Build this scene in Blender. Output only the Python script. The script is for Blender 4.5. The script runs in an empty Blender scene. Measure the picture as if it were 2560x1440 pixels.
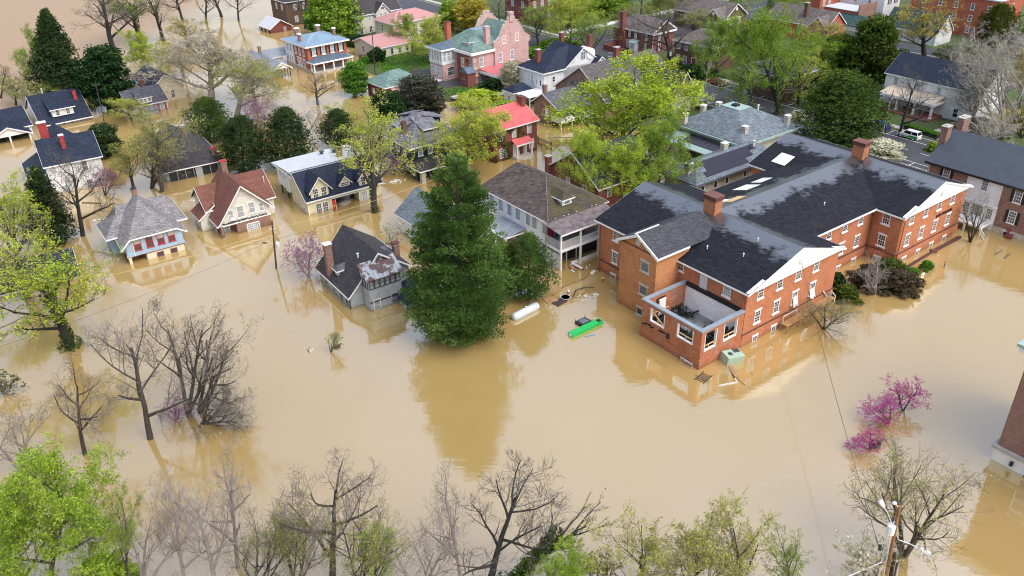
import bpy, math, random
from math import sin, cos, pi, radians, sqrt
from mathutils import Vector, Matrix, noise

S = bpy.context.scene
COL = S.collection
# ------------------------------------------------------------------ camera
CH, F, PITCH, ROLL = 60.0, 2062.6, radians(29.839), radians(-1.3994)
_f = Vector((0, cos(PITCH), -sin(PITCH))); _r0 = Vector((1, 0, 0)); _u0 = _r0.cross(_f)
_r = _r0 * cos(ROLL) + _u0 * sin(ROLL); _u = _u0 * cos(ROLL) - _r0 * sin(ROLL)
cam_d = bpy.data.cameras.new('camera'); cam = bpy.data.objects.new('camera', cam_d); COL.objects.link(cam)
cam_d.sensor_width = 36.0; cam_d.lens = 36.0 * F / 2560.0; cam_d.clip_start = 0.5; cam_d.clip_end = 3000
cam.matrix_world = Matrix(((_r.x, _u.x, -_f.x, 0), (_r.y, _u.y, -_f.y, 0), (_r.z, _u.z, -_f.z, CH), (0, 0, 0, 1)))
S.camera = cam
# ------------------------------------------------------------------ light: bright overcast sky + soft sun
SUN_EL, SUN_AZ = radians(52), radians(128)      # azimuth clockwise from +Y: light from the right, a little behind the camera
W = bpy.data.worlds.new('World'); S.world = W; W.use_nodes = True
nt = W.node_tree; nt.nodes.clear()
wo = nt.nodes.new('ShaderNodeOutputWorld'); bg = nt.nodes.new('ShaderNodeBackground')
sky = nt.nodes.new('ShaderNodeTexSky'); sky.sky_type = 'NISHITA'; sky.sun_disc = False
sky.sun_elevation = SUN_EL; sky.sun_rotation = SUN_AZ; sky.dust_density = 3.0; sky.air_density = 1.0
hsv = nt.nodes.new('ShaderNodeHueSaturation'); hsv.inputs['Saturation'].default_value = 0.62; hsv.inputs['Value'].default_value = 1.0
tcw = nt.nodes.new('ShaderNodeTexCoord'); cl = nt.nodes.new('ShaderNodeTexNoise'); cl.inputs['Scale'].default_value = 2.4; cl.inputs['Detail'].default_value = 5
clr = nt.nodes.new('ShaderNodeMapRange'); clr.inputs['From Min'].default_value = .3; clr.inputs['From Max'].default_value = .7
clr.inputs['To Min'].default_value = .8; clr.inputs['To Max'].default_value = 1.25
mixc = nt.nodes.new('ShaderNodeVectorMath'); mixc.operation = 'SCALE'
nt.links.new(sky.outputs[0], hsv.inputs['Color']); nt.links.new(tcw.outputs['Generated'], cl.inputs['Vector'])
nt.links.new(cl.outputs['Fac'], clr.inputs['Value']); nt.links.new(hsv.outputs[0], mixc.inputs[0]); nt.links.new(clr.outputs[0], mixc.inputs['Scale'])
spz = nt.nodes.new('ShaderNodeSeparateXYZ'); nt.links.new(tcw.outputs['Generated'], spz.inputs[0])   # overcast: brighter overhead than at the horizon
ovc = nt.nodes.new('ShaderNodeMapRange'); ovc.inputs['From Min'].default_value = 0; ovc.inputs['From Max'].default_value = 1; ovc.inputs['To Min'].default_value = 1.0; ovc.inputs['To Max'].default_value = 2.2
nt.links.new(spz.outputs[2], ovc.inputs['Value']); mul2 = nt.nodes.new('ShaderNodeVectorMath'); mul2.operation = 'SCALE'
nt.links.new(mixc.outputs[0], mul2.inputs[0]); nt.links.new(ovc.outputs[0], mul2.inputs['Scale']); nt.links.new(mul2.outputs[0], bg.inputs['Color']); bg.inputs['Strength'].default_value = 0.15
nt.links.new(bg.outputs[0], wo.inputs['Surface'])
sd = bpy.data.lights.new('sun', 'SUN'); sd.energy = 0.55; sd.angle = radians(40); sd.color = (1, .9, .77)
so = bpy.data.objects.new('sun', sd); COL.objects.link(so)
sv = Vector((sin(SUN_AZ) * cos(SUN_EL), cos(SUN_AZ) * cos(SUN_EL), sin(SUN_EL)))
so.rotation_euler = (-sv).to_track_quat('-Z', 'Y').to_euler(); so.location = sv * 400
S.view_settings.view_transform = 'Standard'; S.view_settings.look = 'None'; S.view_settings.gamma = 1.0
S.view_settings.exposure = 0.40
S.cycles.max_bounces = 5; S.cycles.diffuse_bounces = 3; S.cycles.glossy_bounces = 2; S.cycles.transmission_bounces = 2
S.cycles.use_denoising = True; S.cycles.filter_width = 1.1; S.cycles.caustics_reflective = False; S.cycles.caustics_refractive = False

# ------------------------------------------------------------------ photo pixel -> point of the place
def G(px, py, z=0.0):
    d = _f + _r * ((px - 1280) / F) - _u * ((py - 720) / F)
    t = (z - CH) / d.z
    return Vector((d.x * t, d.y * t, z))
def depth(p): return (Vector(p) - Vector((0, 0, CH))).dot(_f)
def top_vec(base, px, py):
    """vector from base to the point seen at (px,py) in the upright plane through base that faces the camera"""
    d = _f + _r * ((px - 1280) / F) - _u * ((py - 720) / F)
    n = Vector((_f.x, _f.y, 0)).normalized(); o = Vector((0, 0, CH))
    t = (base - o).dot(n) / d.dot(n)
    return o + d * t - base
A0 = radians(36.2)
O0 = G(2230, 666)
X0 = Vector((cos(A0), sin(A0), 0)); Y0 = Vector((-sin(A0), cos(A0), 0))
def FW(x, y, z=0.0):   # the street grid's own axes
    v = O0 + X0 * x + Y0 * y; return Vector((v.x, v.y, z))
def FI(p):
    d = Vector(p) - O0; return d.dot(X0), d.dot(Y0)

# ------------------------------------------------------------------ materials
def _mat(name):
    m = bpy.data.materials.new(name); m.use_nodes = True
    n = m.node_tree; p = n.nodes['Principled BSDF']; return m, n, p
def c4(c): return (c[0], c[1], c[2], 1)
def node(n, t, **k):
    x = n.nodes.new(t)
    for a, b in k.items():
        if a in x.inputs: x.inputs[a].default_value = b
        else: setattr(x, a, b)
    return x
def ramp(n, stops):
    r = n.nodes.new('ShaderNodeValToRGB'); e = r.color_ramp.elements
    while len(e) < len(stops): e.new(.5)
    for i, (p, c) in enumerate(stops): e[i].position = p; e[i].color = c4(c)
    return r
def scale_c(c, k): return tuple(min(1, v * k) for v in c)
def plain(name, c, rough=.7, var=.25, scale=1.2, metal=0, spec=.5, bump=0):
    m, n, p = _mat(name); L = n.links
    tc = node(n, 'ShaderNodeTexCoord')
    nz = node(n, 'ShaderNodeTexNoise', Scale=scale, Detail=6, Roughness=.65)
    L.new(tc.outputs['Object'], nz.inputs['Vector'])
    r = ramp(n, [(.3, scale_c(c, 1 - var)), (.7, scale_c(c, 1 + var * .6))])
    L.new(nz.outputs['Fac'], r.inputs['Fac']); L.new(r.outputs[0], p.inputs['Base Color'])
    p.inputs['Roughness'].default_value = rough; p.inputs['Metallic'].default_value = metal
    p.inputs['Specular IOR Level'].default_value = spec
    if bump:
        b = node(n, 'ShaderNodeBump', Strength=bump, Distance=.05); L.new(nz.outputs['Fac'], b.inputs['Height']); L.new(b.outputs[0], p.inputs['Normal'])
    return m
def _wallvec(n):
    """(along the wall, up) from the object's own axes"""
    tc = node(n, 'ShaderNodeTexCoord'); sp = node(n, 'ShaderNodeSeparateXYZ'); n.links.new(tc.outputs['Object'], sp.inputs[0])
    ad = node(n, 'ShaderNodeMath', operation='ADD'); n.links.new(sp.outputs[0], ad.inputs[0]); n.links.new(sp.outputs[1], ad.inputs[1])
    cb = node(n, 'ShaderNodeCombineXYZ'); n.links.new(ad.outputs[0], cb.inputs[0]); n.links.new(sp.outputs[2], cb.inputs[1])
    return tc, sp, cb
def mixrgb(n, a, b, fac, bt='MIX'):
    x = n.nodes.new('ShaderNodeMix'); x.data_type = 'RGBA'; x.blend_type = bt
    for s, v in ((6, a), (7, b), (0, fac)):
        if hasattr(v, 'links') or hasattr(v, 'is_linked'): n.links.new(v, x.inputs[s])
        else: x.inputs[s].default_value = v if s == 0 else c4(v)
    return x.outputs[2]
def brick(name, c, mortar=None, wash=None, bw=.42, rh=.15):
    m, n, p = _mat(name); L = n.links
    tc, sp, v = _wallvec(n)
    b = node(n, 'ShaderNodeTexBrick', Scale=1.0); L.new(v.outputs[0], b.inputs['Vector'])
    b.inputs['Brick Width'].default_value = bw; b.inputs['Row Height'].default_value = rh; b.inputs['Mortar Size'].default_value = .014
    b.inputs['Color1'].default_value = c4(scale_c(c, .8)); b.inputs['Color2'].default_value = c4(scale_c(c, 1.12))
    b.inputs['Mortar'].default_value = c4(mortar or scale_c(c, 1.25)); b.inputs['Bias'].default_value = -.1
    nz = node(n, 'ShaderNodeTexNoise', Scale=.55, Detail=7, Roughness=.7); L.new(tc.outputs['Object'], nz.inputs['Vector'])
    r = ramp(n, [(.28, (.6, .58, .58)), (.5, (1, 1, 1)), (.75, (1.0, .98, .96))]); L.new(nz.outputs['Fac'], r.inputs['Fac'])
    o = mixrgb(n, b.outputs['Color'], r.outputs[0], .75, 'MULTIPLY')
    # damp tide mark just above the flood
    mr = node(n, 'ShaderNodeMapRange'); mr.inputs['From Min'].default_value = .15; mr.inputs['From Max'].default_value = .9
    mr.inputs['To Min'].default_value = .5; mr.inputs['To Max'].default_value = 0
    nz2 = node(n, 'ShaderNodeTexNoise', Scale=1.5, Detail=4); L.new(tc.outputs['Object'], nz2.inputs['Vector'])
    ad = node(n, 'ShaderNodeMath', operation='MULTIPLY_ADD'); L.new(nz2.outputs['Fac'], ad.inputs[0]); ad.inputs[1].default_value = -.9; L.new(sp.outputs[2], ad.inputs[2])
    ad2 = node(n, 'ShaderNodeMath', operation='ADD'); L.new(ad.outputs[0], ad2.inputs[0]); ad2.inputs[1].default_value = .45
    L.new(ad2.outputs[0], mr.inputs['Value'])
    o = mixrgb(n, o, scale_c(c, .45), mr.outputs[0])
    if wash:
        nz3 = node(n, 'ShaderNodeTexNoise', Scale=.8, Detail=9, Roughness=.75); L.new(tc.outputs['Object'], nz3.inputs['Vector'])
        r3 = ramp(n, [(.5, (0, 0, 0)), (.68, (1, 1, 1))]); L.new(nz3.outputs['Fac'], r3.inputs['Fac'])
        o = mixrgb(n, o, wash, r3.outputs[0])
    L.new(o, p.inputs['Base Color']); p.inputs['Roughness'].default_value = .85
    return m
def siding(name, c, row=.2, dirt=.3, groove=.35, vert=False, peel=None):
    m, n, p = _mat(name); L = n.links
    tc, sp, v = _wallvec(n)
    md = node(n, 'ShaderNodeMath', operation='PINGPONG' if False else 'FRACT')
    ml = node(n, 'ShaderNodeMath', operation='MULTIPLY'); ml.inputs[1].default_value = 1 / row
    if vert: L.new(v.outputs[0], n.nodes.new('ShaderNodeSeparateXYZ').inputs[0]); src = n.nodes[-1].outputs[0]
    else: src = sp.outputs[2]
    L.new(src, ml.inputs[0]); L.new(ml.outputs[0], md.inputs[0])
    r = ramp(n, [(0, (1 - groove,) * 3), (.18, (1, 1, 1))]); L.new(md.outputs[0], r.inputs['Fac'])
    nz = node(n, 'ShaderNodeTexNoise', Scale=.7, Detail=8, Roughness=.7); L.new(tc.outputs['Object'], nz.inputs['Vector'])
    r2 = ramp(n, [(.25, scale_c(c, 1 - dirt)), (.6, c)]); L.new(nz.outputs['Fac'], r2.inputs['Fac'])
    o = mixrgb(n, r2.outputs[0], r.outputs[0], 1.0, 'MULTIPLY')
    if peel:
        nz3 = node(n, 'ShaderNodeTexNoise', Scale=2.2, Detail=8, Roughness=.75); L.new(tc.outputs['Object'], nz3.inputs['Vector'])
        r3 = ramp(n, [(.60, (0, 0, 0)), (.66, (1, 1, 1))]); L.new(nz3.outputs['Fac'], r3.inputs['Fac'])
        o = mixrgb(n, o, peel, r3.outputs[0])
    nz5 = node(n, 'ShaderNodeTexNoise', Scale=1.3, Detail=5); L.new(tc.outputs['Object'], nz5.inputs['Vector'])
    ma = node(n, 'ShaderNodeMath', operation='MULTIPLY_ADD'); L.new(nz5.outputs['Fac'], ma.inputs[0]); ma.inputs[1].default_value = -.6; L.new(sp.outputs[2], ma.inputs[2])
    mr = node(n, 'ShaderNodeMapRange'); mr.inputs['From Min'].default_value = -.2; mr.inputs['From Max'].default_value = .12; mr.inputs['To Min'].default_value = .75; mr.inputs['To Max'].default_value = 0; L.new(ma.outputs[0], mr.inputs['Value'])
    o = mixrgb(n, o, (c[0] * .4 + .05, c[1] * .36 + .03, c[2] * .28 + .01), mr.outputs[0])
    L.new(o, p.inputs['Base Color']); p.inputs['Roughness'].default_value = .6
    return m
def shingle(name, c, var=.35, row=.22, rough=.75, wet=None, moss=None, ior=1.5, spec=.35):
    m, n, p = _mat(name); L = n.links
    tc, sp, v = _wallvec(n)
    b = node(n, 'ShaderNodeTexBrick', Scale=1.0); L.new(v.outputs[0], b.inputs['Vector'])
    b.inputs['Brick Width'].default_value = .5; b.inputs['Row Height'].default_value = row * .6; b.inputs['Mortar Size'].default_value = .012
    b.inputs['Color1'].default_value = c4(scale_c(c, 1 - var)); b.inputs['Color2'].default_value = c4(scale_c(c, 1 + var))
    b.inputs['Mortar'].default_value = c4(scale_c(c, .5)); b.inputs['Bias'].default_value = 0
    nz = node(n, 'ShaderNodeTexNoise', Scale=.45, Detail=8, Roughness=.72); L.new(tc.outputs['Object'], nz.inputs['Vector'])
    r = ramp(n, [(.3, (.66, .66, .68)), (.55, (1, 1, 1)), (.75, (1.0, 1.0, 1.0))]); L.new(nz.outputs['Fac'], r.inputs['Fac'])
    o = mixrgb(n, b.outputs['Color'], r.outputs[0], .9, 'MULTIPLY')
    if moss:
        nz3 = node(n, 'ShaderNodeTexNoise', Scale=.5, Detail=8, Roughness=.7); L.new(tc.outputs['Object'], nz3.inputs['Vector'])
        r3 = ramp(n, [(.48, (0, 0, 0)), (.66, (1, 1, 1))]); L.new(nz3.outputs['Fac'], r3.inputs['Fac'])
        o = mixrgb(n, o, moss, r3.outputs[0])
    L.new(o, p.inputs['Base Color']); p.inputs['Roughness'].default_value = rough; p.inputs['IOR'].default_value = ior; p.inputs['Specular IOR Level'].default_value = spec
    bp = node(n, 'ShaderNodeBump', Strength=.5, Distance=.03); L.new(b.outputs['Fac'], bp.inputs['Height']); L.new(bp.outputs[0], p.inputs['Normal'])
    if wet:   # rain still standing on the shingles, mostly along the ridge
        z0, z1 = wet
        mr = node(n, 'ShaderNodeMapRange'); mr.inputs['From Min'].default_value = z0; mr.inputs['From Max'].default_value = z1
        nz4 = node(n, 'ShaderNodeTexNoise', Scale=.35, Detail=4, Roughness=.6); L.new(tc.outputs['Object'], nz4.inputs['Vector'])
        ma = node(n, 'ShaderNodeMath', operation='MULTIPLY_ADD'); L.new(nz4.outputs['Fac'], ma.inputs[0]); ma.inputs[1].default_value = 2.4; L.new(sp.outputs[2], ma.inputs[2])
        ms = node(n, 'ShaderNodeMath', operation='SUBTRACT'); L.new(ma.outputs[0], ms.inputs[0]); ms.inputs[1].default_value = 1.2
        L.new(ms.outputs[0], mr.inputs['Value'])
        # the film breaks up course by course
        mp5 = node(n, 'ShaderNodeMapping'); mp5.inputs['Scale'].default_value = (.5, 2.2, 1); L.new(v.outputs[0], mp5.inputs['Vector'])
        nz5 = node(n, 'ShaderNodeTexNoise', Scale=2.2, Detail=4); L.new(mp5.outputs[0], nz5.inputs['Vector'])
        mm = node(n, 'ShaderNodeMath', operation='MULTIPLY_ADD'); L.new(nz5.outputs['Fac'], mm.inputs[0]); mm.inputs[1].default_value = .9; L.new(mr.outputs[0], mm.inputs[2])
        rr = ramp(n, [(.6, (0, 0, 0)), (1, (1, 1, 1))]); L.new(mm.outputs[0], rr.inputs['Fac'])
        L.new(rr.outputs[0], p.inputs['Coat Weight']); p.inputs['Coat Roughness'].default_value = .3; p.inputs['Coat IOR'].default_value = 3.2
    return m
def seam(name, c, pitch=.5, rough=.45, axis=0, rust=None):
    """standing seam metal: seams run down the slope"""
    m, n, p = _mat(name); L = n.links
    tc = node(n, 'ShaderNodeTexCoord'); sp = node(n, 'ShaderNodeSeparateXYZ'); L.new(tc.outputs['Object'], sp.inputs[0])
    ml = node(n, 'ShaderNodeMath', operation='MULTIPLY'); ml.inputs[1].default_value = 1 / pitch; L.new(sp.outputs[axis], ml.inputs[0])
    fr = node(n, 'ShaderNodeMath', operation='FRACT'); L.new(ml.outputs[0], fr.inputs[0])
    r = ramp(n, [(0, (.5,) * 3), (.1, (.55,) * 3), (.16, (1, 1, 1)), (.9, (.95,) * 3)]); L.new(fr.outputs[0], r.inputs['Fac'])
    nz = node(n, 'ShaderNodeTexNoise', Scale=.6, Detail=7, Roughness=.7); L.new(tc.outputs['Object'], nz.inputs['Vector'])
    r2 = ramp(n, [(.3, scale_c(c, .75)), (.7, scale_c(c, 1.15))]); L.new(nz.outputs['Fac'], r2.inputs['Fac'])
    o = mixrgb(n, r2.outputs[0], r.outputs[0], 1.0, 'MULTIPLY')
    if rust:
        nz3 = node(n, 'ShaderNodeTexNoise', Scale=.9, Detail=6, Roughness=.6); L.new(tc.outputs['Object'], nz3.inputs['Vector'])
        r3 = ramp(n, [(.47, (0, 0, 0)), (.53, (1, 1, 1))]); L.new(nz3.outputs['Fac'], r3.inputs['Fac'])
        o = mixrgb(n, o, rust, r3.outputs[0])
    L.new(o, p.inputs['Base Color']); p.inputs['Roughness'].default_value = rough
    bp = node(n, 'ShaderNodeBump', Strength=.6, Distance=.04); L.new(r.outputs[0], bp.inputs['Height']); L.new(bp.outputs[0], p.inputs['Normal'])
    return m
def leaf(name, c1, c2, tr=.35, dk=.35, rp=.6):
    m = bpy.data.materials.new(name); m.use_nodes = True; n = m.node_tree; n.nodes.clear(); L = n.links
    ge = node(n, 'ShaderNodeNewGeometry'); r = ramp(n, [(0, scale_c(c1, 1 - dk)), (.35, c1), (1, c2)])
    tc = node(n, 'ShaderNodeTexCoord'); nz = node(n, 'ShaderNodeTexNoise', Scale=3.5, Detail=2); L.new(tc.outputs['Object'], nz.inputs['Vector'])
    mx = node(n, 'ShaderNodeMath', operation='MULTIPLY_ADD'); L.new(ge.outputs['Random Per Island'], mx.inputs[0]); mx.inputs[1].default_value = rp
    m2 = node(n, 'ShaderNodeMath', operation='MULTIPLY_ADD'); L.new(nz.outputs['Fac'], m2.inputs[0]); m2.inputs[1].default_value = 1.2; m2.inputs[2].default_value = -.4
    L.new(m2.outputs[0], mx.inputs[2]); L.new(mx.outputs[0], r.inputs['Fac'])
    d = node(n, 'ShaderNodeBsdfDiffuse'); t = node(n, 'ShaderNodeBsdfTranslucent'); ms = node(n, 'ShaderNodeMixShader'); ms.inputs[0].default_value = tr
    o = node(n, 'ShaderNodeOutputMaterial')
    L.new(r.outputs[0], d.inputs['Color']); L.new(r.outputs[0], t.inputs['Color']); L.new(d.outputs[0], ms.inputs[1]); L.new(t.outputs[0], ms.inputs[2]); L.new(ms.outputs[0], o.inputs['Surface'])
    return m
M = {}
M['brick'] = brick('brick_orange', (.44, .17, .082))
M['brick_wash'] = brick('brick_weathered', (.40, .14, .065), wash=(.30, .22, .19))
M['brick_dark'] = brick('brick_dark', (.12, .05, .04))
M['brick_tower'] = brick('brick_tan', (.46, .2, .085))
M['brick_red'] = brick('brick_red', (.19, .06, .05))
M['brick_old'] = brick('brick_old', (.2, .085, .06), mortar=(.4, .32, .28), wash=(.3, .2, .16))
M['brick_pink'] = brick('brick_pink', (.52, .33, .31))
M['brick_brown'] = brick('brick_brown', (.12, .075, .045))
M['brick_orange2'] = brick('brick_bright', (.40, .11, .06))
M['white'] = plain('white_paint', (.78, .78, .78), .5, .08)
M['cream'] = plain('cream_paint', (.66, .61, .46), .7, .1)
M['stone'] = plain('limestone', (.5, .47, .4), .85, .35, 2.5, bump=.4)
M['sid_white'] = siding('siding_white', (.78, .79, .8))
M['sid_blue'] = siding('siding_light_blue', (.36, .5, .63))
M['sid_grey'] = siding('siding_blue_grey', (.38, .42, .46), dirt=.4)
M['sid_yellow'] = siding('siding_pale_yellow', (.72, .68, .45))
M['sid_green'] = siding('siding_dark_green', (.012, .035, .045))
M['sid_peel'] = siding('siding_peeling_white', (.7, .69, .62), peel=(.25, .22, .17), dirt=.4)
M['sid_beige'] = siding('siding_beige', (.6, .57, .48))
M['plank_grey'] = siding('weathered_planks', (.42, .42, .42), row=.18, groove=.6, vert=True, peel=(.2, .19, .18))
M['sh_black'] = shingle('shingle_black', (.016, .017, .024), wet=(10.3, 11.5), spec=.18)
M['sh_wet_sky'] = shingle('shingle_wet_sky_grey', (.05, .052, .06), rough=.45)  # wet tower shingles; the sky's reflection is put into the grey base colour
M['sh_navy'] = shingle('shingle_navy', (.019, .027, .052), rough=.65, spec=.25)
M['sh_grey3'] = shingle('shingle_light_blue_grey', (.17, .17, .195))
M['sh_taupe'] = shingle('shingle_taupe', (.105, .098, .095))
M['sh_char'] = shingle('shingle_charcoal', (.05, .046, .052))
M['sh_brown'] = shingle('shingle_brown', (.088, .068, .06), var=.45, row=.4)
M['sh_moss'] = shingle('shingle_mossy', (.06, .05, .035), moss=(.075, .07, .016), row=.4)
M['sh_grey'] = shingle('shingle_grey', (.22, .21, .215))
M['sh_grey2'] = shingle('shingle_mid_grey', (.105, .105, .128))
M['sh_red'] = shingle('shingle_red_brown', (.19, .075, .052), var=.2)
M['sh_tan'] = shingle('shingle_tan', (.16, .135, .125))
M['sh_green'] = shingle('tile_green', (.15, .24, .205), var=.2, row=.4, rough=.5)
M['sh_dkgreen'] = shingle('shingle_dark_green', (.03, .075, .075))
M['sh_bkgreen'] = shingle('shingle_black_green', (.03, .042, .042))
M['sh_slate'] = shingle('shingle_slate', (.16, .19, .22), rough=.5)
M['mt_dark'] = seam('seam_metal_charcoal', (.05, .06, .08), .55, axis=1)
M['mt_blue'] = seam('seam_metal_blue_grey', (.22, .32, .42), .6)
M['mt_blue2'] = seam('seam_metal_slate', (.1, .14, .19), .6)
M['mt_red'] = seam('seam_metal_red', (.62, .12, .12), .45)
M['mt_pink'] = plain('faded_red_roofing', (.44, .22, .21), .7, .15)
M['mt_salmon'] = plain('painted_red_roofing', (.5, .14, .15), .55, .12)
M['mt_grey'] = seam('seam_metal_grey', (.25, .28, .32), .5)
M['mt_rust'] = seam('seam_metal_rusty', (.42, .45, .48), .55, rust=(.07, .035, .03))
M['mt_rust2'] = plain('stained_tar_roofing', (.16, .13, .13), .6, .7, .9)
M['roof_white'] = plain('white_membrane', (.5, .52, .54), .6, .12)
M['verdigris'] = plain('verdigris_copper', (.30, .42, .40), .6, .15)
M['coping'] = plain('lead_coping', (.24, .29, .33), .5, .15)
M['glass'] = plain('window_glass', (.018, .022, .028), .12, .5, .7, spec=.8)
M['glass_pale'] = plain('window_glass_blinds', (.33, .36, .38), .25, .35, 1.5, spec=.6)
M['glass_mid'] = plain('window_glass_curtained', (.12, .14, .16), .15, .5, 1.5, spec=.7)
M['black'] = plain('black_paint', (.015, .016, .02), .5, .3)
M['char'] = plain('charred_timber', (.012, .012, .013), .9, .6, 2)
M['redp'] = plain('red_paint', (.42, .035, .045), .5, .25)
M['redbr'] = brick('brick_painted_red', (.34, .045, .045))
M['maroon'] = plain('maroon_trim', (.2, .04, .05), .6, .2)
M['wood'] = plain('timber', (.36, .22, .1), .8, .35, 2)
M['newwood'] = plain('fresh_lumber', (.6, .42, .2), .7, .2)
M['rustpole'] = plain('treated_pole', (.30, .15, .06), .8, .6, 1.6)
M['polewood'] = plain('pole_dark_wood', (.06, .04, .032), .85, .4)
M['metal'] = plain('galvanised_metal', (.6, .63, .66), .35, .12)
M['metald'] = plain('dark_metal', (.05, .055, .06), .45, .3)
M['gutter'] = plain('painted_downspout', (.28, .09, .05), .5, .2)
M['conc'] = plain('concrete', (.42, .4, .37), .9, .25, 1.5)
M['asphalt'] = plain('asphalt', (.055, .055, .065), .7, .3, .5)
M['line'] = plain('road_paint', (.75, .75, .73), .7, .15)
M['yellowl'] = plain('kerb_paint', (.6, .45, .06), .7, .2)
M['bark'] = plain('bark', (.062, .053, .046), .95, .5, 6)
M['bark_dark'] = plain('bark_dark', (.03, .027, .024), .95, .5, 6)
M['bark_pale'] = plain('bark_pale', (.36, .33, .29), .9, .35, 6)
M['twig'] = plain('twigs', (.17, .145, .125), .9, .4, 6)
M['twig_dark'] = plain('twigs_dark', (.09, .08, .072), .9, .4, 6)
M['bark_grey'] = plain('bark_grey', (.29, .26, .24), .9, .4, 6)
M['ivy'] = leaf('ivy_leaves', (.035, .075, .012), (.13, .2, .03))
M['lf_lime'] = leaf('leaves_lime', (.30, .40, .035), (.60, .70, .09))
M['lf_lime2'] = leaf('leaves_fresh_green', (.16, .27, .03), (.38, .50, .08))
M['lf_lime3'] = leaf('leaves_vivid_lime', (.24, .37, .04), (.48, .62, .09))
M['lf_bud2'] = leaf('buds_light_olive', (.34, .36, .08), (.60, .60, .2))
M['lf_straw'] = leaf('buds_straw', (.30, .27, .17), (.48, .44, .31))
M['lf_brown'] = leaf('twigs_brown', (.06, .048, .03), (.17, .14, .09))
M['lf_green'] = leaf('leaves_mid_green', (.07, .19, .025), (.20, .38, .05))
M['lf_yellow'] = leaf('leaves_yellow_green', (.36, .43, .06), (.66, .68, .14))
M['lf_gold'] = leaf('leaves_gold', (.36, .30, .05), (.6, .5, .09))
M['lf_bud'] = leaf('buds_olive', (.24, .27, .06), (.46, .48, .14))
M['lf_pale'] = leaf('buds_pale', (.42, .40, .27), (.68, .64, .48))
M['lf_olive'] = leaf('leaves_olive', (.045, .075, .014), (.16, .2, .04))
M['lf_dark'] = leaf('needles_dark', (.024, .046, .018), (.085, .13, .042), tr=.15)
M['lf_cedar'] = leaf('needles_cedar', (.04, .08, .018), (.15, .21, .045), tr=.2)
M['lf_pine'] = leaf('needles_pine', (.075, .15, .035), (.38, .53, .15), tr=.3, rp=.25)
M['lf_magn'] = leaf('leaves_glossy_dark', (.012, .035, .014), (.05, .105, .03), tr=.15)
M['lf_greyol'] = leaf('twigs_grey_olive', (.05, .055, .04), (.15, .155, .12))
M['bl_pink'] = leaf('blossom_magenta', (.48, .055, .29), (.76, .18, .53))
M['bl_mauve'] = leaf('blossom_mauve', (.30, .13, .24), (.52, .28, .44))
M['bl_white'] = leaf('blossom_white', (.55, .55, .38), (.8, .8, .66))

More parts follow.
